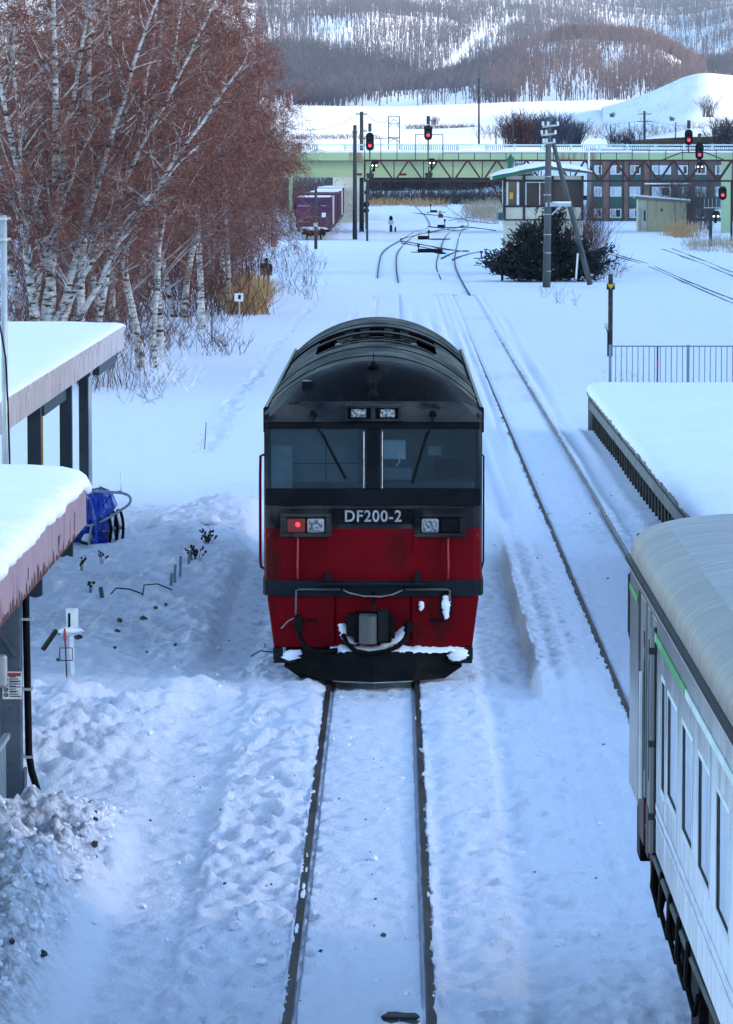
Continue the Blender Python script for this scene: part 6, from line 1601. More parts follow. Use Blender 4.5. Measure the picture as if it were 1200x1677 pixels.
MB().lathe((cz.x, SY + 2, cz.z - 0.4), [(0.16, 0), (0.16, 0.5), (0.24, 0.52), (0.24, 0.66), (0.1, 0.82), (0.03, 0.95)], 12).build('roof_vent', M['green_trim'], sb_)
c = SP(964, 262, SY + 1); MB().tube([(c.x, SY + 1, c.z - 0.5), (c.x, SY + 1, c.z + 0.9)], 0.05, 6).build('flue', M['white_sign'], sb_)
for (a, b_, l) in ((815, 440, 'slanting timber prop at the foot of the signal box'), (822, 452, 'dark stub post at the foot of the signal box')):
    g_ = G(a, b_ + 8); tag(MB().bar((g_.x, g_.y, -0.1), (g_.x + 0.05, g_.y, 1.2 if a == 822 else 0.7), 0.14, 0.14).build('stub_post', M['bark_dark']), l, 'post')

# ================================================================== SHED
hb_ = G(1049, 379); HY = hb_.y
sh = thing('shed', 'small olive-beige shed with a sloping snow-topped roof before the apartments', 'shed', (0, 0, 0))
hx0, hx1, hxf = A(1060, 350, HY).x, A(1124, 350, HY).x, A(1045, 350, HY).x
ztl, ztr = A(1060, 327, HY).z, A(1124, 332, HY).z
MB().prism([(hx0, -0.2), (hx1, -0.2), (hx1, ztr), (hx0, ztl)], 'y', HY, HY + 3).build('front_wall', M['olive_wall'], sh)
MB().prism([(hxf, -0.2), (hx0 - 0.01, -0.2), (hx0 - 0.01, ztl), (hxf, ztl)], 'y', HY + 0.25, HY + 3).build('side_wall', M['cream'], sh)
MB().box(hxf + 0.1, hxf + 0.35, HY + 0.2, HY + 0.26, -0.1, A(1, 342, HY).z).build('door', M['blind'], sh)
MB().box(hxf + 0.5, hxf + 0.66, HY + 0.2, HY + 0.26, A(1, 362, HY).z, A(1, 345, HY).z).build('window', M['dark_glass'], sh)
MB().box((hx0 + hx1) / 2 - 0.6, (hx0 + hx1) / 2 - 0.4, HY - 0.05, HY - 0.001, A(1, 346, HY).z, A(1, 342, HY).z).build('vent', M['pole_dark'], sh)
rl, rr_ = A(1040, 322, HY - 0.5), A(1131, 329, HY - 0.5)
MB().prism([(rl.x, rl.z), (rr_.x, rr_.z), (rr_.x, rr_.z - 0.18), (rl.x, rl.z - 0.18)], 'y', HY - 0.45, HY + 3.4).build('roof', M['grey_roof'], sh)
MB().prism([(rl.x + 0.03, rl.z + 0.16), (rr_.x - 0.03, rr_.z + 0.13), (rr_.x, rr_.z + 0.003), (rl.x, rl.z + 0.003)], 'y', HY - 0.42, HY + 3.3).build('roof_snow', M['snow'], sh, bevel=0.05)
for i in range(12):
    xx = hx0 + (hx1 - hx0) * (i + 0.5) / 12
    MB().box(xx - 0.015, xx + 0.015, HY - 0.018, HY - 0.001, -0.1, ztr - 0.1).build('batten', M['olive_wall'], sh)

# ================================================================== APARTMENT BLOCK
AY = 440.0
apt = thing('apartment_block', 'brown three-storey apartment block with white-framed windows behind the gantry', 'building', (0, 0, 0))
ax0, ax1 = A(968, 300, AY).x, A(1330, 300, AY).x; az = A(1, 249, AY).z
MB().box(ax0, ax1, AY, AY + 10, -0.6, az).build('wall', M['facade'], apt)
MB().box(ax0 - 0.2, ax1, AY - 0.3, AY + 10.2, az + 0.002, az + 0.25).build('roof', M['grey_roof'], apt)
MB().box(ax0 - 0.1, ax1, AY - 0.2, AY + 10, az + 0.252, az + 0.5).build('roof_snow', M['snow'], apt)
for (a, b_) in ((988, 998), (1023.5, 1030), (1056, 1064)):
    MB().box(A(a, 1, AY).x, A(b_, 1, AY).x, AY - 0.35, AY - 0.001, -0.6, az - 0.05).build('pilaster', M['brick_brown'], apt)
colw = ((974, 987), (1000, 1019), (1032, 1050), (1069, 1100), (1112, 1128), (1140, 1158), (1173, 1192), (1215, 1240), (1260, 1285))
rws = ((271, 286), (306, 322), (342, 357))
for (a, b_) in colw:
    for r_, (t0, b0) in enumerate(rws):
        wa, wb, wz1, wz0 = A(a, 1, AY).x, A(b_, 1, AY).x, A(1, t0, AY).z, A(1, b0, AY).z
        w_ = MB().box(wa, wb, AY - 0.06, AY - 0.002, wz0, wz0 + 0.12).box(wa, wb, AY - 0.06, AY - 0.002, wz1 - 0.10, wz1).box(wa, wa + 0.12, AY - 0.06, AY - 0.002, wz0 + 0.12, wz1 - 0.1).box(wb - 0.12, wb, AY - 0.06, AY - 0.002, wz0 + 0.12, wz1 - 0.1).box((wa + wb) / 2 - 0.05, (wa + wb) / 2 + 0.05, AY - 0.06, AY - 0.002, wz0 + 0.12, wz1 - 0.1).build('window', M['white_frame'], apt)
        MB().box(wa + 0.12, (wa + wb) / 2 - 0.05, AY - 0.03, AY - 0.003, wz0 + 0.12, wz1 - 0.1).build('pane', M['blind' if (a + r_) % 3 == 0 else 'pale_glass'], w_)
        MB().box((wa + wb) / 2 + 0.05, wb - 0.12, AY - 0.03, AY - 0.003, wz0 + 0.12, wz1 - 0.1).build('pane', M['dark_glass' if (a + r_) % 2 == 0 else 'pale_glass'], w_)
        MB().box(wa - 0.05, wb + 0.05, AY - 0.05, AY - 0.002, wz0 - 1.0, wz0 - 0.02).build('green_panel', M['green_panel'], apt)
        if a in (1069, 1112): MB().box(wa - 0.8, wb + 0.2, AY - 0.9, AY - 0.06, wz0 - 1.02, wz0 - 0.9).build('balcony_snow', M['snow'], apt)

# ================================================================== SWITCH STANDS
def stand(px_, py_, hp, lab, box=1.0, side=1):
    g_ = G(px_, py_); t_ = thing('switch_stand', lab, 'switch stand', (g_.x, g_.y, 0), 'switch stands')
    h_ = hp * g_.y / FPX
    MB().tube([(0, 0, -0.05), (0, 0, h_ * 0.75)], 0.045, 6).build('lever', M['dark_metal'], t_)
    MB().box(-0.10, 0.10, -0.03, 0.03, h_ * 0.72, h_).build('target', M['dirty_red'], t_)
    if box: MB().box(0.0 if side > 0 else -box, box if side > 0 else 0.0, -0.22, 0.22, -0.03, 0.28).build('machine', M['black'], t_, bevel=0.04)
    MB().box(-0.5, 1.8, 0.1, 0.2, -0.05, 0.06).build('rod', M['bark_dark'], t_)
stand(685, 414, 15, 'switch stand with a long black machine box, nearest on the left', 1.7)
stand(702, 392, 15, 'red-topped switch stand with a squat box left of the curving rails', 0.9, -1)
stand(788, 424, 13, 'lone thin switch stand closest to the signal box', 0)
stand(728, 373, 14, 'switch stand in the middle of the far turnout rails', 0.7, -1)
stand(705, 348, 14, 'farthest thin switch stand toward the bridge', 0.8)
g_ = G(721, 357); t_ = thing('point_lamp', 'small yellowish point lamp beside the far turnout', 'lamp', (g_.x, g_.y, 0))
MB().box(-0.25, 0.3, -0.2, 0.2, 0, 0.45).build('case', M['brown_board'], t_, bevel=0.08); MB().lathe((-0.05, 0, 0.45), [(0.13, 0), (0.13, 0.25), (0.06, 0.4)], 10).build('chimney', M['straw'], t_)
g_ = G(640, 379); t_ = thing('ground_signal', 'small black and white ground signal alone on the snow', 'signal', (g_.x, g_.y, 0))
MB().box(-0.13, 0.13, -0.1, 0.1, -0.05, 0.55).build('base', M['pole_dark'], t_); MB().lathe((0, 0, 0.8), [(0.26, 0.05), (0.26, -0.06), (0.2, -0.08)], 14, 'y').build('disc', M['white_sign'], t_)
MB().box(-0.16, 0.16, -0.08, 0.12, 1.0, 1.1).build('cap', M['black'], t_); MB().lathe((0, 0, 1.1), [(0.16, 0), (0.16, 0.2), (0.05, 0.32)], 10).build('lamp', M['black'], t_)
MB().box(0.32, 0.48, -0.1, 0.1, -0.05, 0.4).build('motor', M['dark_metal'], t_)

# ================================================================== BIRCHES
def ribbons_mesh(name, segs, mat, parent, loc=None):
    """segs: list of (p, q, w) - flat slivers, each turned its own way"""
    P = np.array([s[0] for s in segs], float); Q = np.array([s[1] for s in segs], float); Wd = np.array([s[2] for s in segs], float)
    rgn = np.random.default_rng(len(segs)); d = Q - P
    r_ = rgn.normal(size=d.shape); c = np.cross(d, r_); c /= (np.linalg.norm(c, axis=1, keepdims=True) + 1e-9)
    c = c * Wd[:, None] / 2
    V = np.stack([P - c, P + c, Q + c * 0.55, Q - c * 0.55], 1).reshape(-1, 3)
    F = np.arange(len(V)).reshape(-1, 4)
    o = npmesh(name, V, F, M[mat], parent)
    return o

def grow(seed, Ht, stems, spread=1.0, droop=0.6, dens=1.0, low=0.13, bias=(0, 0), twig_w=0.021):
    q = random.Random(seed)
    tr, lm, tw = MB(), MB(), []
    def rv(s): return Vector((q.gauss(0, s), q.gauss(0, s), q.gauss(0, s)))
    def twig(p, d, L_, dep):
        d = d.normalized(); pt = p; n_ = 3 if dep == 0 else 2
        for k in range(n_):
            d2 = (d + rv(0.22) + Vector((0, 0, -droop * 0.22 * (k + 1)))).normalized()
            e = pt + d2 * L_ / n_
            tw.append((tuple(pt), tuple(e), twig_w * (1.0 - 0.22 * k) * (1 if dep == 0 else 0.75)))
            if dep == 0:
                for _ in range(2 if q.random() < 0.75 * dens else 1):
                    twig(pt.lerp(e, q.random()), d2 + rv(0.7), L_ * q.uniform(0.35, 0.6), 1)
            pt, d = e, d2
    def limb(p, d, L_, r_, lev):
        n_ = 6 if lev == 0 else 4; pts = [p]; rs = [r_]; d = d.normalized()
        for k in range(n_):
            g_ = (0.05 if k < n_ * 0.5 else -0.10 * droop) if lev == 0 else -0.05 * droop
            d = (d + rv(0.10 if lev == 0 else 0.16) + Vector((bias[0] * 0.03, bias[1] * 0.03, g_))).normalized()
            pts.append(pts[-1] + d * L_ / n_); rs.append(r_ * (1 - 0.82 * (k + 1) / n_))
        lm.tube(pts, rs, 5 if lev == 0 else 3, cap=False)
        return pts, d
    for (base, top, r0) in stems:
        base, top = Vector(base), Vector(top); n_ = 10; pts = []; rs = []
        side = rv(0.35); side.z = 0
        for k in range(n_ + 1):
            t = k / n_
            p = base.lerp(top, t) + side * math.sin(t * math.pi) * 0.9 + rv(0.05) * (k > 0)
            pts.append(p); rs.append(r0 * (1 - 0.86 * t) ** 0.9 + 0.008)
        rs[0] *= 1.35
        tr.tube(pts, rs, 8, cap=False)
        SL = (top - base).length
        nl = int(SL * 2.3 * dens)
        for i in range(nl):
            t = low + (1 - low) * ((i + q.random()) / nl); f_ = t * n_; k = min(int(f_), n_ - 1)
            p = pts[k].lerp(pts[k + 1], f_ - k)
            az = q.uniform(0, 6.283) ; el = R(q.uniform(22, 58))
            d = Vector((math.cos(az) * math.cos(el) + bias[0] * 0.5, math.sin(az) * math.cos(el) + bias[1] * 0.5, math.sin(el)))
            L_ = (0.9 + (1 - t) * SL * 0.34 * q.uniform(0.7, 1.2)) * spread
            lp, ld = limb(p, d, L_, max(0.016, rs[k] * q.uniform(0.32, 0.5)), 0)
            ns_ = max(3, int(L_ * 2.2 * dens))
            for j in range(ns_):
                u = q.uniform(0.25, 1.0) * 6; kk = min(int(u), 5)
                sp_ = lp[kk].lerp(lp[kk + 1], u - kk)
                sd = (lp[min(kk + 1, 6)] - lp[kk]).normalized() + rv(0.65) + Vector((0, 0, 0.1))
                sl_ = L_ * q.uniform(0.25, 0.48)
                sps, _ = limb(sp_, sd, sl_, 0.011, 1)
                nt2 = max(4, int(sl_ * 7.4 * dens))
                for _ in range(nt2):
                    u2 = q.uniform(0.1, 1.0) * 4; k2 = min(int(u2), 3)
                    twig(sps[k2].lerp(sps[k2 + 1], u2 - k2), (sps[k2 + 1] - sps[k2]).normalized() + rv(0.6), q.uniform(0.35, 0.85), 0)
    return tr, lm, tw

def birch(label, X, Y, data=None, seed=0, **kw):
    t_ = thing('birch_tree', label, 'tree', (X, Y, -0.05), 'birches along the yard')
    if data is None:
        tr, lm, tw = grow(seed, **kw)
        a = tr.build('trunk', M['birch'], t_, True); b_ = lm.build('limbs', M['birch' if seed == 31 else 'limb'], t_, True); c = ribbons_mesh('crown', [w for i, w in enumerate(tw) if i % 7 < 5], 'twig', t_); c2 = ribbons_mesh('crown', [w for i, w in enumerate(tw) if i % 7 >= 5], 'twig_light', t_)
        data = (a.data, b_.data, c.data, c2.data)
    else:
        mkobj('trunk', data[0], None, t_); mkobj('limbs', data[1], None, t_); mkobj('crown', data[2], None, t_); mkobj('crown', data[3], None, t_)
    return t_, data

def bx(px_, Y): return (px_ - 645) * Y / FPX
# the great many-stemmed tree behind the far shelter
_, D0 = birch('largest white birch, many stems fanning out behind the far shelter roof', bx(72, 122), 122, None, 31, Ht=14,
              stems=[((0, 0, 0), (0.3, 0.5, 13.5), 0.17), ((0.15, 0, 0.1), (3.6, 0.8, 12.0), 0.12), ((0.1, 0.2, 0.5), (6.0, -0.5, 9.5), 0.095), ((-0.2, 0, 0), (-2.2, 0.4, 13), 0.12), ((0, 0.1, 1.0), (1.8, 1.2, 13.5), 0.11), ((0.05, -0.1, 0.8), (5.0, 1.0, 11.2), 0.085), ((0.1, 0.1, 1.4), (4.6, -0.8, 7.2), 0.07), ((-0.1, 0.1, 0.6), (-1.0, 0.8, 13.2), 0.09)],
              spread=0.75, dens=0.95, bias=(0.5, 0), low=0.22, droop=0.35, twig_w=0.022)
_, D1 = birch('straight pale birch just right of the many-stemmed tree', bx(125, 131), 131, None, 32, Ht=15, stems=[((0, 0, 0), (0.4, 0.3, 15.5), 0.125), ((0.3, 0.1, 0), (2.8, 0.5, 13), 0.10)], dens=1.0, droop=0.7)
_, D2 = birch('leaning twin-trunked birch just past the end of the far shelter', bx(232, 133), 133, None, 33, Ht=14, stems=[((0, 0, 0), (-1.0, 0.3, 14.5), 0.12), ((0.35, 0.2, 0), (1.3, 0.8, 12.5), 0.09)], dens=1.0, droop=0.8)
_, D3 = birch('slim birch with a knotted trunk beside the short stake', bx(330, 163), 163, None, 34, Ht=15, stems=[((0, 0, 0), (0.6, 0.3, 16), 0.125)], dens=1.15, spread=1.1, droop=0.9)
labs = [('slim birch right beside the small white sign and tan grass', 374, 180, D3, 1.2, 0.88), ('second birch directly behind the one at the white sign', 370, 196, D1, 2.5, 0.9),
        ('birch in the crowded back ranks of the stand, its trunk mostly hidden', 366, 214, D2, 4.0, 0.9), ('birch in the crowded back ranks of the stand, its trunk mostly hidden', 352, 240, D3, 3.0, 0.92),
        ('birch in the crowded back ranks of the stand, its trunk mostly hidden', 345, 268, D1, 5.2, 0.95), ('farthest birch of the row, toward the freight train', 350, 300, D2, 1.0, 1.0),
        ('thin birch between the far shelter and the short stake', 262, 140, D3, 0.4, 0.92), ('birch in the crowded back ranks of the stand, its trunk mostly hidden', 190, 150, D1, 3.3, 1.0),
        ('birch in the crowded back ranks of the stand, its trunk mostly hidden', 300, 175, D2, 2.2, 1.1), ('birch in the crowded back ranks of the stand, its trunk mostly hidden', 30, 150, D2, 5.0, 1.1),
        ('birch in the crowded back ranks of the stand, its trunk mostly hidden', 340, 205, D1, 0.9, 1.1), ('birch in the crowded back ranks of the stand, its trunk mostly hidden', 150, 175, D3, 2.8, 1.15), ('birch in the crowded back ranks of the stand, its trunk mostly hidden', 330, 262, D3, 4.4, 1.1),
        ('birch cut off by the left edge of the picture', -30, 128, D1, 1.7, 1.0), ('birch in the crowded back ranks of the stand, its trunk mostly hidden', 235, 195, D3, 5.5, 1.15), ('birch in the crowded back ranks of the stand, its trunk mostly hidden', 315, 300, D1, 2.0, 1.15)]
for (l, px_, Y, D, rz, sc) in labs:
    t_, _ = birch(l, bx(px_, Y), Y, D)
    t_.rotation_euler = (0, 0, rz); t_.scale = (sc, sc, sc * 1.02)

# undergrowth, brush and reeds
def sprays(name, pts, mat, n_, h, w, lean=0.25, seed=0, kindv='stuff', branch=2, label=None, cat=None):
    q = random.Random(seed); segs = []
    for (x, y, z, r_) in pts:
        for _ in range(n_):
            a = q.uniform(0, 6.283); rr = r_ * math.sqrt(q.random()); p = Vector((x + rr * math.cos(a), y + rr * math.sin(a), z - 0.05))
            hh = h * q.uniform(0.5, 1.15); d = Vector((q.gauss(0, lean), q.gauss(0, lean), 1)).normalized()
            m_ = p + d * hh * 0.5; e = m_ + (d + Vector((q.gauss(0, lean), q.gauss(0, lean), -0.25 * lean))).normalized() * hh * 0.5
            segs.append((tuple(p), tuple(m_), w)); segs.append((tuple(m_), tuple(e), w * 0.75))
            for _b in range(branch):
                s_ = p.lerp(e, q.uniform(0.3, 0.9)); f_ = s_ + (d + Vector((q.gauss(0, 0.6), q.gauss(0, 0.6), 0.1))).normalized() * hh * q.uniform(0.2, 0.4)
                segs.append((tuple(s_), tuple(f_), w * 0.6))
    o = ribbons_mesh(name, segs, mat, None)
    if label: tag(o, label, cat)
    else: kind(o, kindv)
    return o
q = random.Random(77)
sprays('undergrowth', [(bx(q.uniform(-20, 215), Y), Y, 0, 1.2) for Y in [q.uniform(118, 180) for _ in range(90)]], 'brush', 12, 2.4, 0.02, 0.35, 5, branch=4)
sprays('undergrowth', [(bx(q.uniform(60, 400), Y), Y, 0, 1.6) for Y in [q.uniform(172, 320) for _ in range(190)]], 'brush', 18, 3.0, 0.035, 0.35, 6, branch=4)
sprays('snowy_twigs', [(bx(q.uniform(200, 290), Y), Y, 0, 0.8) for Y in [q.uniform(118, 140) for _ in range(12)]], 'snow', 6, 0.9, 0.022, 0.5, 7, branch=3)
sprays('undergrowth', [(bx(q.uniform(215, 380), Y), Y, 0, 0.9) for Y in [q.uniform(140, 205) for _ in range(46)]], 'brush', 11, 1.1, 0.022, 0.45, 58, branch=4)
# the hanging twigs by the shelter end
sprays('undergrowth', [(bx(q.uniform(205, 300), Y), Y, 0, 0.5) for Y in [q.uniform(112, 135) for _ in range(20)]], 'twig_grey', 5, 0.7, 0.014, 0.6, 8, branch=3)
gc = G(412, 517)
sprays('tall_grass', [(bx(q.uniform(384, 428) if Y < 192 else q.uniform(384, 420), Y), Y, 0, 0.6) for Y in [q.uniform(178, 202) for _ in range(34)]], 'straw', 60, 1.35, 0.03, 0.42, 9, label='big tan clump of tall dry grass below the birches', cat='grass', branch=1)
sprays('dead_weeds', [(bx(q.uniform(450, 520), Y), Y, 0, 0.6) for Y in [q.uniform(195, 290) for _ in range(40)]], 'twig_grey', 5, 1.1, 0.022, 0.3, 10, branch=3)
sprays('reeds', [(bx(q.uniform(1125, 1230), Y), Y, 0, 0.8) for Y in [q.uniform(292, 322) for _ in range(34)]], 'straw_pale', 26, 0.9, 0.03, 0.25, 11, branch=0)
sprays('reeds', [(bx(q.uniform(600, 830), Y), Y, 0, 2.5) for Y in [q.uniform(590, 640) for _ in range(60)]], 'bark_dark', 40, 2.1, 0.08, 0.25, 12, branch=1)
sprays('reeds', [(bx(q.uniform(770, 835), Y), Y, 0, 1.5) for Y in [q.uniform(420, 560) for _ in range(34)]], 'straw_pale', 34, 1.5, 0.05, 0.25, 13, branch=1)
sprays('reeds', [(bx(q.uniform(600, 740), Y), Y, 0, 1.5) for Y in [q.uniform(570, 590) for _ in range(24)]], 'straw', 26, 1.2, 0.06, 0.25, 52, branch=1)
sprays('thicket', [(bx(q.uniform(560, 850), Y), Y, 0, 3.5) for Y in [q.uniform(700, 790) for _ in range(110)]], 'bark_dark', 40, 5.5, 0.16, 0.25, 14, branch=4)
sprays('thicket', [(bx(q.uniform(360, 560), Y), Y, 0, 3.5) for Y in [q.uniform(470, 640) for _ in range(60)]], 'twig_grey', 26, 4.5, 0.08, 0.25, 15, branch=4)
sprays('brush_wood', [(bx(q.uniform(1100, 1150), Y), Y, 0, 1.5) for Y in [q.uniform(372, 425) for _ in range(22)]], 'twig_grey', 20, 4.6, 0.04, 0.15, 16, branch=4)
sprays('dry_grass', [(bx(q.uniform(1090, 1150), Y), Y, 0, 1.0) for Y in [q.uniform(350, 362) for _ in range(16)]], 'straw', 24, 1.4, 0.04, 0.3, 17, branch=1)
sprays('brush_wood', [(bx(q.uniform(915, 975), Y), Y, 0, 1.0) for Y in [q.uniform(232, 262) for _ in range(26)]], 'brush', 18, 4.2, 0.026, 0.22, 18, branch=5)
sprays('dead_weeds', [(bx(q.uniform(985, 1180), Y), Y, 0, 0.7) for Y in [q.uniform(112, 128) for _ in range(16)]], 'straw_pale', 5, 0.5, 0.010, 0.5, 19, branch=2)
sprays('dead_weeds', [(bx(q.uniform(895, 945), Y), Y, 0, 0.4) for Y in [q.uniform(188, 208) for _ in range(5)]], 'twig_grey', 5, 0.9, 0.016, 0.3, 20, branch=3)
def zf(Y, py): return H + (258 - py) * Y / FPX
# bushes standing in the fields beyond the bridge
def bush(px_, py_, Y, wpx, hpx, lab, mat='twig_grey', seed=0, n_=110):
    z = A(px_, py_, Y).z; s_ = Y / FPX
    o = sprays('bush', [(A(px_, py_, Y).x + u * wpx * s_, Y + q.uniform(-1, 1), z, wpx * s_ * 0.28) for u in (-0.3, -0.1, 0.12, 0.3)], mat, n_ // 4, hpx * s_, 0.12, 0.35, seed, branch=5, label=lab, cat='bush')
bush(850, 240, 640, 44, 54, 'rounded bare bush left of the dark thicket beyond the bridge', 'brush', 31, 240)
bush(897, 240, 650, 62, 52, 'widest dark thicket beyond the bridge railing', 'forest_dark', 32, 420)
bush(940, 240, 660, 22, 44, 'narrow dark bush closing the thicket beyond the bridge', 'forest_dark', 33, 160)
bush(1020, 240, 680, 46, 24, 'low grey brush right of the dark thicket', 'twig_grey', 34, 120)
bush(1160, 192, 1020, 18, 36, 'lone bare tree on the warm slope at upper right', 'bark_dark', 35, 60)
bush(1185, 236, 640, 40, 44, 'bare grey bush behind the paired signals at the frame edge', 'twig_grey', 36, 160)
bush(711, 204, 1250, 12, 14, 'tiny bare tree behind the tallest signal', 'twig_grey', 37, 50)
bush(1002, 192, 1150, 7, 8, 'first small dark shrub dotted on the far snowfield', 'forest_dark', 38, 40)
bush(1100, 198, 1030, 8, 7, 'second small dark shrub dotted on the far snowfield', 'forest_dark', 39, 40)
# hedge lines in the snowfield
sprays('hedge_line', [(A(px_, 210, 1230).x, 1230, A(px_, 211, 1230).z, 2.0) for px_ in range(668, 780, 3)], 'twig_grey', 12, 1.6, 0.10, 0.4, 41, branch=3)
sprays('hedge_line', [(A(px_, 222, 1080).x, 1080, A(px_, 228, 1080).z, 2.0) for px_ in range(470, 620, 4)], 'twig_grey', 10, 1.6, 0.09, 0.4, 42, branch=3)
sprays('hedge_line', [(A(px_, 222, 1000).x, 1000 + q.uniform(-8, 8), A(px_, 222 + q.uniform(-6, 8), 1000).z, 3.0) for px_ in range(790, 1200, 4)], 'twig_grey', 8, 3.0, 0.09, 0.35, 43, branch=3)
sprays('field_stubble', [(*knoll.pos(np.array(q.uniform(1030, 1220)), np.array(q.uniform(0.3, 1.0))), 2.0) for _ in range(150)], 'straw_pale', 4, 1.2, 0.08, 0.4, 44, branch=2)

# ================================================================== YEW
yc = G(897, 462)
yw = thing('yew', 'large dark evergreen yew in front of the signal box', 'shrub', (yc.x, yc.y + 1.2, 0))
q = random.Random(9); segs = []; st = MB(); snl = MB()
for k in range(210):
    a = q.uniform(0, 6.283); rad = 2.85 * math.sqrt(q.random()); el = q.random()
    zt = 5.1 * (1 - (rad / 3.4) ** 1.05) * (0.35 + 0.65 * el)
    e = Vector((rad * math.cos(a) * 1.02, rad * math.sin(a) * 0.75, max(0.15, zt)))
    if k < 10: e = Vector((q.choice([-1, 1]) * q.uniform(2.9, 3.5), q.uniform(-0.6, 0.6), q.uniform(0.8, 1.7)))
    st.tube([(e.x * 0.08, e.y * 0.08, 0), tuple(e * 0.5 + Vector((0, 0, 0.15))), tuple(e)], [0.05, 0.03, 0.01], 4, cap=False)
    d = (e - Vector((e.x * 0.3, e.y * 0.3, 0.2))).normalized()
    for j in range(44):
        c = Vector((e.x * 0.35, e.y * 0.35, e.z * 0.45)).lerp(e, q.uniform(0.15, 1.05)) + Vector((q.gauss(0, 0.16), q.gauss(0, 0.16), q.gauss(0, 0.12)))
        dd = (d + Vector((q.gauss(0, 0.5), q.gauss(0, 0.5), q.gauss(0.1, 0.35)))).normalized()
        tip = c + dd * q.uniform(0.22, 0.5)
        segs.append((tuple(c), tuple(tip), 0.06))
        for i in range(6):
            s_ = c.lerp(tip, 0.15 + 0.14 * i); f_ = s_ + (dd * 0.6 + Vector((q.gauss(0, 0.8), q.gauss(0, 0.8), q.gauss(0, 0.5)))).normalized() * q.uniform(0.07, 0.15)
            segs.append((tuple(s_), tuple(f_), 0.07))
    if k % 2 == 0: snl.blob(tuple(e * q.uniform(0.8, 1.0) + Vector((0, -0.05, 0.05))), (q.uniform(0.04, 0.13), 0.08, q.uniform(0.02, 0.045)), k, 7, 4, 0.4)
st.build('trunk', M['bark_dark'], yw); ribbons_mesh('crown', segs, 'yew', yw); kind(snl.build('snow_dabs', M['snow'], yw, True), 'stuff')
# buried shrub sprigs right of it
sprays('dead_weeds', [(bx(q.uniform(960, 1000), Y), Y, 0, 0.8) for Y in [q.uniform(225, 250) for _ in range(10)]], 'bark_dark', 12, 1.6, 0.028, 0.7, 21, branch=3)

# ================================================================== PERSON, SIGNS, CONE
pg = G(436, 474)
per = thing('person', 'person in a black hooded coat walking away past the tan grass', 'person', (pg.x, pg.y, 0))
def skin_body(name, joints, edges, mat, parent, lev=2):
    me = bpy.data.meshes.new(name); me.from_pydata([j[0] for j in joints], edges, []); me.update()
    o = bpy.data.objects.new(name, me); COL.objects.link(o); o.parent = parent
    o.modifiers.new('skin', 'SKIN')
    sv = me.skin_vertices[0].data if me.skin_vertices else None
    if sv is None:
        return o
    for i, j in enumerate(joints): sv[i].radius = (j[1], j[1] * (j[2] if len(j) > 2 else 1)); sv[i].use_root = (i == 0)
    s_ = o.modifiers.new('sub', 'SUBSURF'); s_.levels = lev; s_.render_levels = lev
    me.materials.append(M[mat])
    return o
# one continuous figure, lofted from rings so the coat, hood and legs join
def loft(rings, n=14, dy=0.0):
    mb = MB(); rows = []
    for (cx, cy, z, rx, ry) in rings:
        rows.append([(cx + rx * math.cos(2 * math.pi * i / n), cy + ry * math.sin(2 * math.pi * i / n), z) for i in range(n)])
    mb.grid(rows, close=True); mb.f.append(tuple(range(n - 1, -1, -1))); mb.f.append(tuple(len(mb.v) - n + i for i in range(n)))
    return mb
bd = loft([(0, 0, 0.72, 0.20, 0.15), (0, 0, 0.80, 0.215, 0.16), (0, 0, 0.95, 0.20, 0.145), (0, 0, 1.08, 0.195, 0.14), (0, 0, 1.20, 0.215, 0.145), (0, 0.0, 1.29, 0.20, 0.13), (0, 0.0, 1.335, 0.13, 0.11), (0, 0.01, 1.36, 0.085, 0.09), (0, 0.02, 1.40, 0.10, 0.115), (0, 0.02, 1.46, 0.115, 0.13), (0, 0.02, 1.53, 0.11, 0.125), (0, 0.02, 1.59, 0.075, 0.085), (0, 0.02, 1.615, 0.02, 0.02)])
for s in (-1, 1):
    l = loft([(s * 0.10, 0.10 * s, 0.0, 0.05, 0.10), (s * 0.10, 0.08 * s, 0.08, 0.055, 0.08), (s * 0.10, 0.05 * s, 0.30, 0.065, 0.07), (s * 0.10, 0.03 * s, 0.46, 0.07, 0.075), (s * 0.095, 0.01 * s, 0.65, 0.085, 0.09), (s * 0.09, 0, 0.80, 0.10, 0.11)], 10)
    bd.add(l.v, l.f)
    bd.tube([(s * 0.18, 0, 1.27), (s * 0.24, -0.02 * s, 1.17), (s * 0.265, -0.02 * s, 1.0), (s * 0.255, 0.06, 0.86), (s * 0.235, 0.12, 0.78)], [0.075, 0.072, 0.065, 0.055, 0.045], 9)
    bd.tube([(s * 0.235, 0.12, 0.78), (s * 0.232, 0.135, 0.735), (s * 0.228, 0.15, 0.70)], [0.042, 0.045, 0.025], 8)
po = bd.build('coat', M['jacket'], per, True)
MB().blob((0, 0.115, 1.475), (0.075, 0.045, 0.095), 1, 10, 8, 0.02).build('face', M['skin'], per, True)
sp_ = G(392, 522); t_ = thing('sign', 'small square white sign on a thin post beside the tan grass', 'sign', (sp_.x, sp_.y, 0))
MB().tube([(0, 0, -0.1), (0, 0, 1.1)], 0.03, 6).build('post', M['galv'], t_); z_ = A(390, 487, sp_.y).z
MB().box(-0.20, 0.17, -0.04, -0.02, z_ - 0.17, z_ + 0.17).build('plate', M['white_sign'], t_); MB().box(-0.05, 0.06, -0.05, -0.041, z_ - 0.08, z_ + 0.10).build('mark', M['dark_metal'], t_)
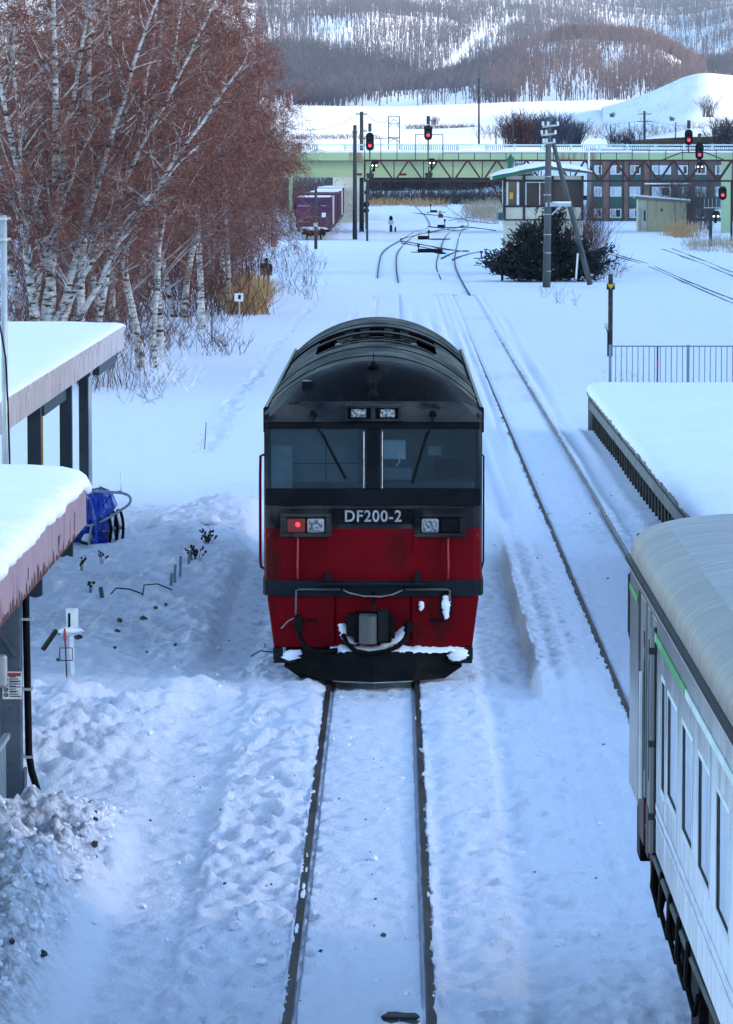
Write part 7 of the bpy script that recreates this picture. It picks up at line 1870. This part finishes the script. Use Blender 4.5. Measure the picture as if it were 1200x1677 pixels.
sp_ = G(347, 560); tag(MB().tube([(sp_.x, sp_.y, -0.1), (sp_.x, sp_.y, A(347, 512, sp_.y).z)], 0.03, 6).build('stake', M['pole_grey']), 'grey stake with snow on its tip beside the slim birch', 'stake')
sp_ = G(450, 404); t_ = thing('traffic_cone', 'orange-red traffic cone by the thin dark pole', 'cone', (sp_.x, sp_.y, 0))
MB().lathe((0, 0, 0), [(0.17, 0), (0.14, 0.1), (0.04, 0.75), (0.02, 0.78)], 12).build('cone', M['orange'], t_, True); MB().box(-0.22, 0.22, -0.22, 0.22, -0.02, 0.03).build('base', M['orange'], t_)
# overhead wires
def wire(p, q_, sag, lab, r_=0.012):
    p, q_ = Vector(p), Vector(q_); pts = [p.lerp(q_, i / 16) + Vector((0, 0, -sag * 4 * (i / 16) * (1 - i / 16))) for i in range(17)]
    tag(MB().tube(pts, r_, 4).build('overhead_wire', M['rubber']), lab, 'wire')
wire(A(584, 188, 380), A(460, 205, 330), 0.8, 'overhead wire from the taller concrete pole into the birches', 0.02)
wire(A(600, 188, 380), A(637, 196, 640), 0.6, 'overhead wire from the taller concrete pole to the lattice tower', 0.025)
wire(A(1043, 199, 560), A(812, 207, 675), 0.6, 'overhead wire left from the double-armed pole', 0.02)
wire(A(1067, 199, 560), A(1260, 208, 560), 0.6, 'overhead wire right from the double-armed pole', 0.02)

# ================================================================== HAZE
hz_ = MB().box(-2600, 2600, -300, 5900, -1.5, 420)
hm = bpy.data.materials.new('haze'); hm.use_nodes = True
for n_ in list(hm.node_tree.nodes):
    if n_.type != 'OUTPUT_MATERIAL': hm.node_tree.nodes.remove(n_)
pv = hm.node_tree.nodes.new('ShaderNodeVolumePrincipled'); pv.inputs['Color'].default_value = (0.70, 0.83, 1.0, 1); pv.inputs['Density'].default_value = 0.00005; pv.inputs['Anisotropy'].default_value = 0.2
hm.node_tree.links.new(pv.outputs[0], [n_ for n_ in hm.node_tree.nodes if n_.type == 'OUTPUT_MATERIAL'][0].inputs['Volume'])
if True:
    kind(hz_.build('haze', hm), 'stuff')
